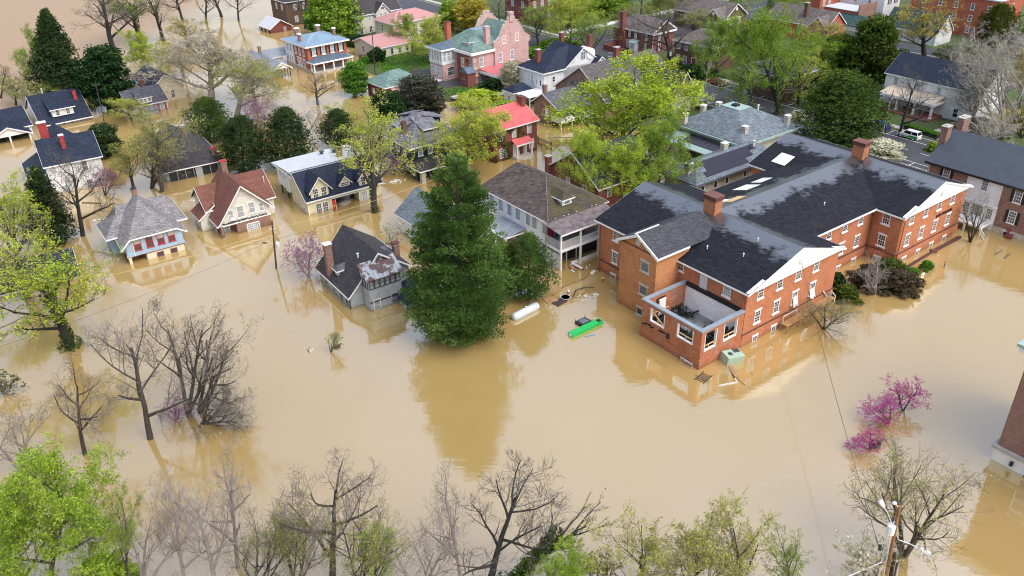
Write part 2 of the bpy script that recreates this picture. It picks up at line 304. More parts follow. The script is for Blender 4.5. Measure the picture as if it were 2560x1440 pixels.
# ------------------------------------------------------------------ mesh helpers
class MB:
    def __init__(s): s.v = []; s.f = []; s.mi = []; s.cur = 0
    def poly(s, pts):
        i = len(s.v); s.v += [tuple(p) for p in pts]; s.f.append(tuple(range(i, i + len(pts)))); s.mi.append(s.cur)
    def box(s, x0, x1, y0, y1, z0, z1):
        i = len(s.v)
        s.v += [(x0, y0, z0), (x1, y0, z0), (x1, y1, z0), (x0, y1, z0), (x0, y0, z1), (x1, y0, z1), (x1, y1, z1), (x0, y1, z1)]
        for q in ((0, 3, 2, 1), (4, 5, 6, 7), (0, 1, 5, 4), (1, 2, 6, 5), (2, 3, 7, 6), (3, 0, 4, 7)):
            s.f.append(tuple(i + k for k in q)); s.mi.append(s.cur)
        return s
    def obox(s, c, ax, ay, az):
        """box from centre and three half vectors"""
        c = Vector(c); i = len(s.v)
        for sx, sy, sz in ((-1, -1, -1), (1, -1, -1), (1, 1, -1), (-1, 1, -1), (-1, -1, 1), (1, -1, 1), (1, 1, 1), (-1, 1, 1)):
            s.v.append(tuple(c + Vector(ax) * sx + Vector(ay) * sy + Vector(az) * sz))
        for q in ((0, 3, 2, 1), (4, 5, 6, 7), (0, 1, 5, 4), (1, 2, 6, 5), (2, 3, 7, 6), (3, 0, 4, 7)):
            s.f.append(tuple(i + k for k in q)); s.mi.append(s.cur)
        return s
    def beam(s, a, b, w, h=None, up=(0, 0, 1)):
        a = Vector(a); b = Vector(b); d = b - a; L = d.length
        if L < 1e-6: return s
        d /= L; u = Vector(up); u = u - d * u.dot(d)
        if u.length < 1e-4: u = Vector((1, 0, 0)) - d * d.x
        u.normalize(); r = d.cross(u); h = h or w
        return s.obox((a + b) / 2, d * (L / 2), r * (w / 2), u * (h / 2))
    def prism(s, prof, axis, b0, b1):
        """polygon prof [(a,z)] extruded along the other axis; axis='y': a is x and it runs along y"""
        P = (lambda a, b, z: (a, b, z)) if axis == 'y' else (lambda a, b, z: (b, a, z))
        i = len(s.v); n = len(prof)
        s.v += [P(a, b0, z) for a, z in prof] + [P(a, b1, z) for a, z in prof]
        s.f.append(tuple(range(i, i + n))); s.f.append(tuple(range(i + 2 * n - 1, i + n - 1, -1))); s.mi += [s.cur] * 2
        for k in range(n):
            s.f.append((i + k, i + n + k, i + n + (k + 1) % n, i + (k + 1) % n)); s.mi.append(s.cur)
        return s
    def tube(s, pts, rad, sides=6, cap=True):
        pts = [Vector(p) for p in pts]; n = len(pts); base = len(s.v)
        for k, p in enumerate(pts):
            d = (pts[min(k + 1, n - 1)] - pts[max(k - 1, 0)])
            d = d.normalized() if d.length > 1e-9 else Vector((0, 0, 1))
            a = Vector((0, 0, 1)) if abs(d.z) < .8 else Vector((1, 0, 0))
            u = d.cross(a).normalized(); w = d.cross(u)
            r = rad[k] if hasattr(rad, '__len__') else rad
            for j in range(sides):
                t = 2 * pi * j / sides; s.v.append(tuple(p + u * (cos(t) * r) + w * (sin(t) * r)))
        for k in range(n - 1):
            for j in range(sides):
                a0 = base + k * sides + j; a1 = base + k * sides + (j + 1) % sides
                s.f.append((a0, a1, a1 + sides, a0 + sides)); s.mi.append(s.cur)
        if cap:
            s.f.append(tuple(base + j for j in range(sides))[::-1]); s.f.append(tuple(base + (n - 1) * sides + j for j in range(sides))); s.mi += [s.cur] * 2
        return s
    def ball(s, c, rx, ry, rz, nu=12, nv=8):
        i = len(s.v)
        for a in range(nv + 1):
            t = pi * a / nv
            for b in range(nu):
                q = 2 * pi * b / nu
                s.v.append((c[0] + rx * sin(t) * cos(q), c[1] + ry * sin(t) * sin(q), c[2] + rz * cos(t)))
        for a in range(nv):
            for b in range(nu):
                s.f.append((i + a * nu + b, i + (a + 1) * nu + b, i + (a + 1) * nu + (b + 1) % nu, i + a * nu + (b + 1) % nu)); s.mi.append(s.cur)
        return s
    def mesh(s, name, mats, smooth=False, recalc=True):
        me = bpy.data.meshes.new(name); me.from_pydata(s.v, [], s.f)
        if not isinstance(mats, (list, tuple)): mats = [mats]
        for m in mats: me.materials.append(M[m] if isinstance(m, str) else m)
        if len(mats) > 1: me.polygons.foreach_set('material_index', s.mi)
        if recalc:
            import bmesh
            bm = bmesh.new(); bm.from_mesh(me); bmesh.ops.recalc_face_normals(bm, faces=bm.faces); bm.to_mesh(me); bm.free()
        if smooth: me.polygons.foreach_set('use_smooth', [True] * len(me.polygons))
        me.update(); return me
    def build(s, name, mats, parent=None, smooth=False, recalc=True):
        return link(name, s.mesh(name, mats, smooth, recalc), parent)
def link(name, me, parent=None):
    o = bpy.data.objects.new(name, me); COL.objects.link(o)
    if parent: o.parent = parent
    return o
def tag(o, label=None, cat=None, group=None, kind=None):
    if label: o['label'] = label
    if cat: o['category'] = cat
    if group: o['group'] = group
    if kind: o['kind'] = kind
    return o
def empty(name, loc, rz=0.0, label=None, cat=None, group=None):
    o = bpy.data.objects.new(name, None); COL.objects.link(o); o.location = loc; o.rotation_euler = (0, 0, rz)
    o.empty_display_size = .5
    return tag(o, label, cat, group)
def leafquad(mb, p, s, rnd, el=1.6, nrm=None):
    a = Vector((rnd.gauss(0, 1), rnd.gauss(0, 1), rnd.gauss(0, 1))); a.normalize()
    if nrm is not None: n = (nrm + a * .8).normalized()
    else: n = (Vector((0, 0, 1)) * .5 + a).normalized()
    u = n.orthogonal().normalized(); ph = rnd.uniform(0, 2 * pi); w = n.cross(u); u, w = u * cos(ph) + w * sin(ph), w * cos(ph) - u * sin(ph)
    i = len(mb.v); h = u * s * el * .5; k = w * s * .5
    mb.v += [tuple(p - h), tuple(p + k * .9 - h * .1), tuple(p + h), tuple(p - k * .9 - h * .1)]; mb.f.append((i, i + 1, i + 2, i + 3)); mb.mi.append(0)
# ------------------------------------------------------------------ buildings
_wcache = {}
def win_mesh(w, h, kind, fm, pm):
    """window facing -y, centred on x, bottom z=0. returns (frame mesh, pane mesh)"""
    k = (round(w, 2), round(h, 2), kind, fm, pm)
    if k in _wcache: return _wcache[k]
    b = MB(); t = .11; hw = w / 2
    if kind != 'bare':
        b.box(-hw, -hw + t, -.07, .03, 0, h); b.box(hw - t, hw, -.07, .03, 0, h)
        b.box(-hw + t, hw - t, -.07, .03, 0, t); b.box(-hw + t, hw - t, -.07, .03, h - t, h)
    if 's' in kind:   # sash meeting rail
        b.box(-hw + t, hw - t, -.055, .02, h / 2 - .04, h / 2 + .04)
    if 'g' in kind:   # glazing bars
        nx = max(2, round((w - .2) / .36)); ns = 4 if h > 1.3 else 2
        for i in range(1, nx):
            x = -hw + t + (w - 2 * t) * i / nx; b.box(x - .018, x + .018, -.045, .02, t, h - t)
        for j in range(1, ns):
            if 's' in kind and j * 2 == ns: continue
            z = t + (h - 2 * t) * j / ns; b.box(-hw + t, hw - t, -.045, .02, z - .018, z + .018)
    if 'l' in kind:   # stone lintel and sill
        b.box(-hw - .16, hw + .16, -.1, .03, h, h + .2); b.box(-hw - .16, hw + .16, -.16, .03, -.2, 0)
    elif 'o' in kind:
        b.box(-hw - .08, hw + .08, -.12, .03, -.1, 0)
    if 'd' in kind: b.box(-.05, .05, -.075, .02, t, h - t)    # double window mullion
    if not b.f: b.box(-hw, hw, -.02, .01, h - .04, h)
    p = MB(); p.poly([(-hw + .05, -.025, .05), (hw - .05, -.025, .05), (hw - .05, -.025, h - .05), (-hw + .05, -.025, h - .05)])
    r = (b.mesh('window', fm), p.mesh('pane', pm, recalc=False)); _wcache[k] = r
    return r
_rw = random.Random(5)
class Bld:
    def __init__(s, name, label, cat, P0, ang, gz=0.0, wall='brick', roof='sh_char', trim='white', group=None, o=None):
        p = Vector(o) if o is not None else G(P0[0], P0[1], gz)
        s.e = empty(name, (p.x, p.y, 0), radians(ang), label, cat, group)
        s.wall = wall; s.roofm = roof; s.trim = trim; s.T = MB(); s.Wm = {}; s.parts = {}; s.gz = gz
    def w(s, m=None):
        m = m or s.wall
        if m not in s.Wm: s.Wm[m] = MB()
        return s.Wm[m]
    def box(s, x0, x1, y0, y1, z0, z1, m=None): s.w(m).box(x0, x1, y0, y1, z0, z1)
    def part(s, name, mats, mb=None):
        mb = mb or MB(); s.parts.setdefault('_p', []).append((name, mats, mb)); return mb
    def prof(s, axis, P, b0, b1, ov=.45, zb=-1.6, wall=None, roof=None, th=.16, trim=True, walls=True, inset=None):
        """P: roof outline [(a,z)...] left to right incl. overhang at the ends; walls fill below it"""
        ins = ov if inset is None else inset
        if walls:
            a0 = P[0][0] + ins; a1 = P[-1][0] - ins
            def zat(a):
                for (p, q) in zip(P, P[1:]):
                    if p[0] <= a <= q[0]: return p[1] + (q[1] - p[1]) * (a - p[0]) / max(1e-6, q[0] - p[0])
                return P[0][1]
            top = [(a0, zat(a0) - th * .7)] + [(a, z - th * .7) for a, z in P if a0 < a < a1] + [(a1, zat(a1) - th * .7)]
            s.w(wall).prism([(a0, zb)] + top + [(a1, zb)], axis, b0, b1)
        R = MB(); up = list(P); dn = [(a, z - th) for a, z in P][::-1]
        # build strip by strip so that every slope is convex
        for p, q in zip(P, P[1:]):
            R.prism([p, q, (q[0], q[1] - th), (p[0], p[1] - th)], axis, b0 - ov, b1 + ov)
        o = R.build('roof', roof or s.roofm, s.e)
        if trim:
            for bb in (b0 - ov - .04, b1 + ov):
                for p, q in zip(P, P[1:]):
                    s.T.prism([(p[0], p[1] - .02), (q[0], q[1] - .02), (q[0], q[1] - .3), (p[0], p[1] - .3)], axis, bb, bb + .04)
            for e, sg in ((P[0], -1), (P[-1], 1)):
                x0, x1 = sorted((e[0], e[0] + sg * .05))
                s.T.prism([(x0, e[1] - .24), (x1, e[1] - .24), (x1, e[1] - .01), (x0, e[1] - .01)], axis, b0 - ov, b1 + ov)
        return o
    def gable(s, axis, a0, a1, b0, b1, ze, zr, ov=.45, **k):
        m = (a0 + a1) / 2; d = (zr - ze) / ((a1 - a0) / 2) * ov
        return s.prof(axis, [(a0 - ov, ze - d), (m, zr), (a1 + ov, ze - d)], b0, b1, ov, **k)
    def hip(s, x0, x1, y0, y1, ze, r0, r1, zr, ov=.5, zb=-1.6, wall=None, roof=None, walls=True, th=.16, trimh=.25):
        """hipped roof; r0,r1 = ridge ends (x,y). r0==r1 gives a pyramid"""
        if walls: s.w(wall).box(x0, x1, y0, y1, zb, ze - .02)
        X0, X1, Y0_, Y1 = x0 - ov, x1 + ov, y0 - ov, y1 + ov
        R = MB(); A, B, C, D = (X0, Y0_, ze), (X1, Y0_, ze), (X1, Y1, ze), (X0, Y1, ze); P = (*r0, zr); Q = (*r1, zr)
        if r0 == r1:
            for a, b in ((A, B), (B, C), (C, D), (D, A)): R.poly([a, b, P])
        elif abs(r0[0] - r1[0]) >= abs(r0[1] - r1[1]):
            R.poly([A, B, Q, P]); R.poly([B, C, Q]); R.poly([C, D, P, Q]); R.poly([D, A, P])
        else:
            R.poly([A, B, P]); R.poly([B, C, Q, P]); R.poly([C, D, Q]); R.poly([D, A, P, Q])
        lo = lambda p: (p[0], p[1], p[2] - th)
        for a, b in ((A, B), (B, C), (C, D), (D, A)): R.poly([lo(a), lo(b), b, a])
        R.poly([lo(A), lo(D), lo(C), lo(B)])
        o = R.build('roof', roof or s.roofm, s.e)
        if trimh:
            t = .06; z0, z1 = ze - trimh, ze - .02
            s.T.box(X0 - t, X1 + t, Y0_ - t, Y0_, z0, z1); s.T.box(X0 - t, X1 + t, Y1, Y1 + t, z0, z1)
            s.T.box(X0 - t, X0, Y0_, Y1, z0, z1); s.T.box(X1, X1 + t, Y0_, Y1, z0, z1)
        return o
    def win(s, face, c, a, z, w=1.1, h=1.9, kind='sg', fm='white', pm=None, shut=None):
        pm = pm or _rw.choice(['glass', 'glass', 'glass_mid', 'glass_mid', 'glass_pale'])
        fme, pme = win_mesh(w, h, kind, fm, pm)
        loc, rz = {'F': ((a, c, z), 0), 'L': ((c, a, z), -pi / 2), 'R': ((c, a, z), pi / 2), 'B': ((a, c, z), pi)}[face]
        f = link('window', fme, s.e); f.location = loc; f.rotation_euler = (0, 0, rz)
        link('pane', pme, f)
        if shut:
            for sx in (-1, 1):
                k = ('shut', round(h, 2), shut)
                if k not in _wcache:
                    m = MB(); m.box(-.23, .23, -.06, .02, 0, h)
                    for i in range(int(h / .16)): m.box(-.19, .19, -.075, -.06, .06 + i * .16, .16 + i * .16)
                    _wcache[k] = m.mesh('shutter', shut)
                sh = link('shutter', _wcache[k], f); sh.location = (sx * (w / 2 + .27), 0, 0)
        return f
    def wins(s, face, c, As, z, **k):
        for a in As: s.win(face, c, a, z, **k)
    def door(s, face, c, a, z, w=1.0, h=2.1, m='black', fm='white'):
        k = ('door', w, h, m, fm)
        if k not in _wcache:
            d = MB(); d.box(-w / 2, w / 2, -.05, .02, 0, h); d.box(-w / 2 + .12, -.05, -.065, -.05, .2, h * .45); d.box(.05, w / 2 - .12, -.065, -.05, .2, h * .45)
            d.box(-w / 2 + .12, -.05, -.065, -.05, h * .52, h - .15); d.box(.05, w / 2 - .12, -.065, -.05, h * .52, h - .15)
            f = MB(); f.box(-w / 2 - .14, -w / 2, -.1, .02, 0, h + .14); f.box(w / 2, w / 2 + .14, -.1, .02, 0, h + .14); f.box(-w / 2, w / 2, -.1, .02, h, h + .14)
            _wcache[k] = (d.mesh('door', m), f.mesh('door_frame', fm))
        loc, rz = {'F': ((a, c, z), 0), 'L': ((c, a, z), -pi / 2), 'R': ((c, a, z), pi / 2), 'B': ((a, c, z), pi)}[face]
        o = link('door', _wcache[k][0], s.e); o.location = loc; o.rotation_euler = (0, 0, rz); link('door_frame', _wcache[k][1], o)
        return o
    def chimney(s, x, y, z0, z1, w=.8, d=.8, m='brick_red', cap='conc', capm=.12, pots=0):
        b = MB(); b.box(x - w / 2, x + w / 2, y - d / 2, y + d / 2, z0, z1)
        b.box(x - w / 2 - .07, x + w / 2 + .07, y - d / 2 - .07, y + d / 2 + .07, z1 - .45, z1 - .25)
        o = b.build('chimney', m, s.e)
        c = MB(); c.box(x - w / 2 - .1, x + w / 2 + .1, y - d / 2 - .1, y + d / 2 + .1, z1, z1 + capm)
        c.box(x - w * .2, x + w * .2, y - d * .2, y + d * .2, z1 + capm, z1 + capm + .12)
        c.build('chimney_cap', cap, o); return o
    def pipe(s, x, y, z0, z1, r=.08, m='metal'):
        b = MB(); b.tube([(x, y, z0), (x, y, z1)], r); b.tube([(x, y, z1), (x, y, z1 + .12)], r * 1.7)
        b.build('vent_pipe', m, s.e)
    def down(s, x, y, z0, z1, m='white'):
        b = MB(); b.tube([(x, y, z1), (x, y, z0)], .06, 5); b.build('downspout', m, s.e)
    def post(s, x, y, z0, z1, w=.22, m='white', name='post'):
        b = MB(); b.box(x - w / 2, x + w / 2, y - w / 2, y + w / 2, z0, z1); b.box(x - w * .7, x + w * .7, y - w * .7, y + w * .7, z1 - .16, z1 - .01)
        b.box(x - w * .7, x + w * .7, y - w * .7, y + w * .7, z0, z0 + .16)
        return b.build(name, m, s.e)
    def rail(s, pts, z, h=.9, m='white', solid=None, name='railing'):
        b = MB()
        for (x0, y0), (x1, y1) in zip(pts, pts[1:]):
            b.beam((x0, y0, z + h), (x1, y1, z + h), .09, .07); b.beam((x0, y0, z + .08), (x1, y1, z + .08), .07, .06)
            L = math.hypot(x1 - x0, y1 - y0); n = max(1, int(L / (solid or .22)))
            for i in range(n):
                t = (i + .5) / n; x = x0 + (x1 - x0) * t; y = y0 + (y1 - y0) * t; wd = (L / n) * (.84 if solid else .22)
                b.beam((x - (x1 - x0) / L * wd / 2, y - (y1 - y0) / L * wd / 2, z + h / 2), (x + (x1 - x0) / L * wd / 2, y + (y1 - y0) / L * wd / 2, z + h / 2), .03, h - .05)
        return b.build(name, m, s.e)
    def dormer(s, face, c, a, w, z0, ze, zr, back, wall=None, roof=None, ov=.3, kind='gable', n=1, wk='sg', ww=None):
        """dormer whose front wall lies on plane c of the face, running `back` into the roof"""
        D = MB(); Rf = MB(); hw = w / 2
        # built facing -y then placed like a window
        if kind == 'gable':
            D.prism([(-hw, z0), (-hw, ze), (0, zr - .08), (hw, ze), (hw, z0)], 'y', 0, back)
            for P, Q in (((-hw - ov, ze - (zr - ze) / hw * ov), (0, zr)), ((0, zr), (hw + ov, ze - (zr - ze) / hw * ov))):
                Rf.prism([P, Q, (Q[0], Q[1] - .12), (P[0], P[1] - .12)], 'y', -ov, back)
        elif kind == 'shed':
            D.prism([(0, z0), (0, ze - .04), (back, zr - .04), (back, z0)], 'x', -hw, hw)
            Rf.prism([(-ov, ze - (zr - ze) / back * ov), (back, zr), (back, zr - .12), (-ov, ze - .12 - (zr - ze) / back * ov)], 'x', -hw - ov, hw + ov)
        else:   # hipped
            D.box(-hw, hw, 0, back, z0, ze - .02)
            A, B, C, E = (-hw - ov, -ov, ze), (hw + ov, -ov, ze), (hw + ov, back, ze), (-hw - ov, back, ze); P = (0, hw * .9, zr); Q = (0, back, zr)
            Rf.poly([A, B, P]); Rf.poly([B, C, Q, P]); Rf.poly([E, A, P, Q])
            lo = lambda p: (p[0], p[1], p[2] - .14)
            for p, q in ((A, B), (B, C), (E, A)): Rf.poly([lo(p), lo(q), q, p])
            Rf.poly([lo(A), lo(E), lo(C), lo(B)])
        loc, rz = {'F': ((a, c, 0), 0), 'L': ((c, a, 0), -pi / 2), 'R': ((c, a, 0), pi / 2), 'B': ((a, c, 0), pi)}[face]
        d = D.build('dormer', wall or s.wall, s.e); d.location = loc; d.rotation_euler = (0, 0, rz)
        Rf.build('dormer_roof', roof or s.roofm, d)
        Tm = MB()
        if kind == 'gable':
            for P, Q in (((-hw - ov, ze - (zr - ze) / hw * ov), (0, zr)), ((0, zr), (hw + ov, ze - (zr - ze) / hw * ov))):
                Tm.prism([(P[0], P[1] - .02), (Q[0], Q[1] - .02), (Q[0], Q[1] - .22), (P[0], P[1] - .22)], 'y', -ov - .04, -ov)
        elif kind == 'shed': zz = ze - (zr - ze) / back * ov; Tm.box(-hw - ov, hw + ov, -ov - .05, -ov, zz - .2, zz - .01)
        else:
            Tm.box(-hw - ov, hw + ov, -ov - .05, -ov, ze - .18, ze - .01); Tm.box(-hw - ov - .05, -hw - ov, -ov, back, ze - .18, ze - .01); Tm.box(hw + ov, hw + ov + .05, -ov, back, ze - .18, ze - .01)
        Tm.build('dormer_trim', s.trim, d)
        ww = ww or (w - .3) / n - .1; h = ze - z0 - .35
        for i in range(n):
            x = (i - (n - 1) / 2) * (w - .2) / n
            fme, pme = win_mesh(ww, h, wk, s.trim, 'glass'); f = link('dormer_window', fme, d); f.location = (x, 0, z0 + .2)
            # the pane stays in the window's own mesh depth: join as sub-part of the dormer
            g = link('dormer_pane', pme, d); g.location = (x, 0, z0 + .2)
        return d
    def done(s):
        for m, b in s.Wm.items():
            if b.f: b.build('wall', m, s.e)
        if s.T.f: s.T.build('trim', s.trim, s.e)
        for n, m, b in s.parts.get('_p', []):
            if b.f: b.build(n, m, s.e)
        return s.e
# ================================================================== the big brick building
b = Bld('brick_building', 'large H-shaped orange brick building with dark wet roofs and two white pediments', 'building', None, 36.2, o=(O0.x, O0.y, 0), wall='brick', roof='sh_black')
g = (27.2)
for x0, x1 in ((-34.6, -15.5), (0, 18)):
    m = (x0 + x1) / 2
    b.gable('y', x0, x1, 0, 27.2, 8.4, 11.5, ov=.6)
    # white pediment in front of the gable wall
    P = MB(); d = .33
    P.prism([(x0 - .5, 8.15), (x1 + .5, 8.15), (x1 + .5, 8.32), (m, 11.3), (x0 - .5, 8.32)], 'y', -.55, -.1); P.build('pediment', 'white', b.e)
    V = MB(); V.tube([(m, -.56, 9.6), (m, -.62, 9.6)], [.42, .42], 16); V.build('pediment_vent', 'metal', b.e)
    # plinth course
    B = MB(); B.box(x0 - .1, x1 + .1, -.1, 27.3, -1.6, 1.75); B.build('plinth', 'brick', b.e)
    B = MB(); B.box(x0 - .14, x1 + .14, -.14, 27.34, 1.75, 1.9); B.build('string_course', 'brick_dark', b.e)
b.box(-15.6, .1, 4.7, 23.3, -1.6, 8.2)
R = MB()
for P, Q in (((4.0, 8.25), (14, 11.48)), ((14, 11.48), (24, 8.25))): R.prism([P, Q, (Q[0], Q[1] - .15), (P[0], P[1] - .15)], 'x', -25, 9)
R.build('roof', 'sh_black', b.e); b.T.box(-15, -.5, 3.93, 4.0, 7.95, 8.24); b.T.box(-15, -.5, 4.0, 4.7, 7.95, 8.02)
B = MB(); B.box(-15.4, -.1, 4.58, 5, -1.6, 1.75); B.build('plinth', 'brick', b.e)
B = MB(); B.box(-15.4, -.1, 4.54, 5, 1.75, 1.9); B.build('string_course', 'brick_dark', b.e)
# stair tower, higher than the eaves
b.w('brick_tower').prism([(11.3, -1.6), (18.1, -1.6), (18.1, 10.1), (14.7, 11.75), (11.3, 10.1)], 'x', -39.1, -33)
R = MB()
for P, Q in (((10.8, 9.95), (14.7, 12.0)), ((14.7, 12.0), (18.6, 9.95))): R.prism([P, Q, (Q[0], Q[1] - .15), (P[0], P[1] - .15)], 'x', -39.45, -27.5)
R.build('roof', 'sh_wet_sky', b.e)
for P, Q in (((10.75, 9.95), (14.7, 12.05)), ((14.7, 12.05), (18.65, 9.95))): b.T.prism([P, Q, (Q[0], Q[1] - .4), (P[0], P[1] - .4)], 'x', -39.55, -39.4)
b.T.box(-39.4, -33.5, 10.7, 10.82, 9.7, 9.95); b.T.beam((-39, 15.6, 11.62), (-34.5, 15.6, 11.62), .2, .12)
V = MB(); V.tube([(-39.12, 14.7, 10.75), (-39.2, 14.7, 10.75)], [.48, .48], 18); V.build('tower_medallion', 'stone', b.e)
B = MB(); B.box(-39.16, -39.1, 11.5, 17.9, 9.85, 10.02); B.build('tower_course', 'brick_dark', b.e)
# windows
kw = dict(w=1.15, h=1.85, kind='sgl')
for i in range(4):
    for z, h in ((6.35, 1.8), (2.75, 1.8)):
        b.win('F', 0, -32.0 + 3.82 * i, z, w=1.15, h=h, kind='sgl', pm='glass')
        b.win('F', 0, 2.55 + 3.82 * i, z, w=1.15, h=h, kind='sgl', pm='glass')
    b.win('F', -.1, 2.75 + 3.82 * i, -.25, w=1.0, h=.9, kind='gl', pm='glass')
    if i in (0, 1): b.win('F', -.1, -32.0 + 3.82 * i, -.1, w=1.0, h=.85, kind='gl', pm='glass')
for x in (-10.9, -7.0, -3.1):
    b.win('F', 4.7, x, 6.2, w=1.15, h=1.8, kind='sgl', pm='glass'); b.win('F', 4.7, x, 2.5, w=1.15, h=1.8, kind='sgl', pm='glass'); b.win('F', 4.56, x, -.4, w=1.0, h=.85, kind='gl', pm='glass')
for z, h in ((6.1, 1.85), (2.5, 1.85)): b.win('L', 0, 2.45, z, w=1.2, h=h, kind='sgl', pm='glass')
b.win('L', -.1, 2.45, -.2, w=1.1, h=.85, kind='gl', pm='glass')
for z in (6.1, 2.45): b.win('L', -34.6, 23.65, z, w=1.1, h=1.8, kind='sgl', pm='glass')
b.win('L', -34.7, 23.7, -.25, w=1.05, h=.8, kind='gl', pm='glass')
b.win('L', -34.6, 11.0 - .0, 6.55, w=.95, h=1.3, kind='sgl', pm='glass')
b.win('L', -34.6, 3.15, 6.15, w=1.2, h=1.8, kind='sgl', pm='glass_pale')
for z, h in ((6.95, 1.5), (3.4, 1.4)): b.win('L', -39.1, 13.3, z, w=1.5, h=h, kind='l', fm='stone', pm='glass_mid')
b.win('L', -39.15, 13.7, .1, w=1.1, h=1.1, kind='l', fm='stone', pm='glass')
D = MB(); D.box(-34.68, -34.58, 6.4, 7.6, 5.55, 8.0); D.build('boarded_door', 'metal', b.e)
for x, y in ((-34.75, .35), (.35, -.25), (-.2, 4.3), (-34.9, 26.6)):
    P = MB(); P.tube([(x, y, 8.2), (x - .05, y, 7.6), (x - .05, y, -.5)], .09, 6); P.build('downspout', 'gutter', b.e)
for x, y in ((-25.3, 14.3), (8.8, 13.6)):
    k = MB(); k.box(x - .75, x + .75, y - 1.0, y + 1.0, 9.9, 13.6); o = k.build('chimney', 'brick', b.e)
    k = MB(); k.box(x - .88, x + .88, y - 1.13, y + 1.13, 13.3, 13.75); k.box(x - .95, x + .95, y - 1.2, y + 1.2, 13.75, 13.95); k.build('chimney_cap', 'brick_dark', o)
# patches and vents on the rear slope
for x0, x1, y0, y1, m in ((-22.5, -19, 16.2, 18.2, 'white'), (-13.8, -10.5, 17.6, 20.2, 'white'), (-9.2, -6.2, 18.6, 20.4, 'white'), (-20.5, -17.2, 14.9, 16.4, 'newwood'), (1.6, 4.2, 22.2, 24.8, 'white')):
    k = MB()
    if x0 < 0: zf = lambda x, y: 11.48 - (y - 14) * .323 + .05
    else: zf = lambda x, y: 11.5 - abs(x - 9) * .344 + .05
    k.poly([(x0, y0, zf(x0, y0)), (x1, y0, zf(x1, y0)), (x1, y1, zf(x1, y1)), (x0, y1, zf(x0, y1))]); k.poly([(x0, y0, zf(x0, y0) - .04), (x0, y1, zf(x0, y1) - .04), (x1, y1, zf(x1, y1) - .04), (x1, y0, zf(x1, y0) - .04)])
    k.build('roof_patch', m, b.e)
for x, y in ((-31.5, 9.5), (-30.2, 4.6), (-8, 8), (-27, 5)):
    z = 11.5 - abs(x + 25.05) * .325 if x < -15 else 11.48 - abs(y - 14) * .323
    b.pipe(x, y, z - .1, z + .35, .07, 'white')
k = MB(); k.tube([(-22.6, 16.0, 11.2), (-21.4, 17.4, 11.2)], [.55, .55], 12); k.build('roof_ventilator', 'verdigris', b.e)
# sign lettering on the facade
tx = bpy.data.curves.new('sign_lettering', 'FONT'); tx.body = 'ROSE BUILDING'; tx.size = .62; tx.extrude = .03; tx.offset = .012; tx.space_character = 1.06
to = bpy.data.objects.new('sign_lettering', tx); COL.objects.link(to); to.parent = b.e; to.location = (10.0, -.05, 5.05); to.rotation_euler = (pi / 2, 0, 0)
tx.materials.append(M['black']); bpy.context.view_layer.update(); tm_ = bpy.data.meshes.new_from_object(to.evaluated_get(bpy.context.evaluated_depsgraph_get())); bpy.data.objects.remove(to); to = link('sign_lettering', tm_, b.e); to.location = (10.0, -.05, 5.05); to.rotation_euler = (pi / 2, 0, 0)
# roofless burnt sunroom at the corner
def wallrun(mb, ax, c, t, a0, a1, z0, z1, op, s0, s1):
    """wall with openings op=[(a,b)] between sill s0 and head s1"""
    q = (lambda a, b, zl, zh: mb.box(c, c + t, a, b, zl, zh)) if ax == 'y' else (lambda a, b, zl, zh: mb.box(a, b, c, c + t, zl, zh))
    q(a0, a1, z0, s0); q(a0, a1, s1, z1); e = a0
    for p, r in op: q(e, p, s0, s1); e = r
    q(e, a1, s0, s1)
w = b.w('brick_wash')
wallrun(w, 'y', -42.5, .4, 0, 10.1, -1.6, 5.35, [(1.3, 3.95), (6.1, 8.6)], 2.9, 4.95)
wallrun(w, 'x', 0, .4, -42.1, -34.7, -1.6, 5.35, [(-41.9, -39.7), (-38.4, -35.9)], 2.35, 4.95)
wallrun(w, 'x', 9.7, .4, -42.1, -34.7, -1.6, 5.35, [(-40.4, -38.6)], 2.2, 4.9)
k = MB(); k.box(-42.6, -42.5, -.1, 10.15, -1.6, 1.3); k.box(-42.5, -34.75, -.1, 0, -1.6, 1.3); k.build('plinth', 'brick_wash', b.e)
k = MB(); k.box(-42.1, -34.7, .4, 9.7, 1.5, 1.8); k.build('burnt_floor', plain('ash_floor', (.16, .17, .18), .8, .7, .8), b.e)
k = MB(); k.box(-34.85, -34.62, .42, 9.68, 1.8, 5.0); k.build('plaster_wall', plain('smoke_stained_plaster', (.84, .84, .83), .8, .15, .9), b.e)
k = MB(); k.box(-39.9, -38.7, 9.5, 9.68, 2.0, 4.6); k.build('plaster_panel', 'white', b.e)
k = MB()
k.box(-42.62, -42.0, -.12, 10.22, 5.35, 5.55); k.box(-42.0, -34.7, -.12, .5, 5.35, 5.55); k.box(-42.0, -34.7, 9.62, 10.22, 5.35, 5.55); k.build('coping', 'coping', b.e)
k = MB(); k.box(-34.95, -34.62, .5, 9.6, 5.05, 5.6); k.build('burnt_flashing', 'black', b.e)
k = MB(); rr = random.Random(3)
for i in range(9): k.beam((-37.6 + .28 * i, .9 + .1 * i, 2.1 + rr.random() * .3), (-38.2 + .28 * i, 3.1 + rr.random(), 2.2), .16, .3)
for i in range(300):
    x, y = rr.uniform(-42, -40) if i % 2 else rr.uniform(-41.8, -36), rr.uniform(.6, 9.4) if i % 2 else rr.choice([rr.uniform(6.2, 9.5), rr.uniform(.6, 1.6)])
    an = rr.uniform(0, pi); L = rr.uniform(.4, 1.5)
    k.beam((x, y, 1.9 + rr.random() * .5), (x + cos(an) * L, y + sin(an) * L, 1.9 + rr.random() * .7), .14, .2)
k.build('charred_joists', 'char', b.e)
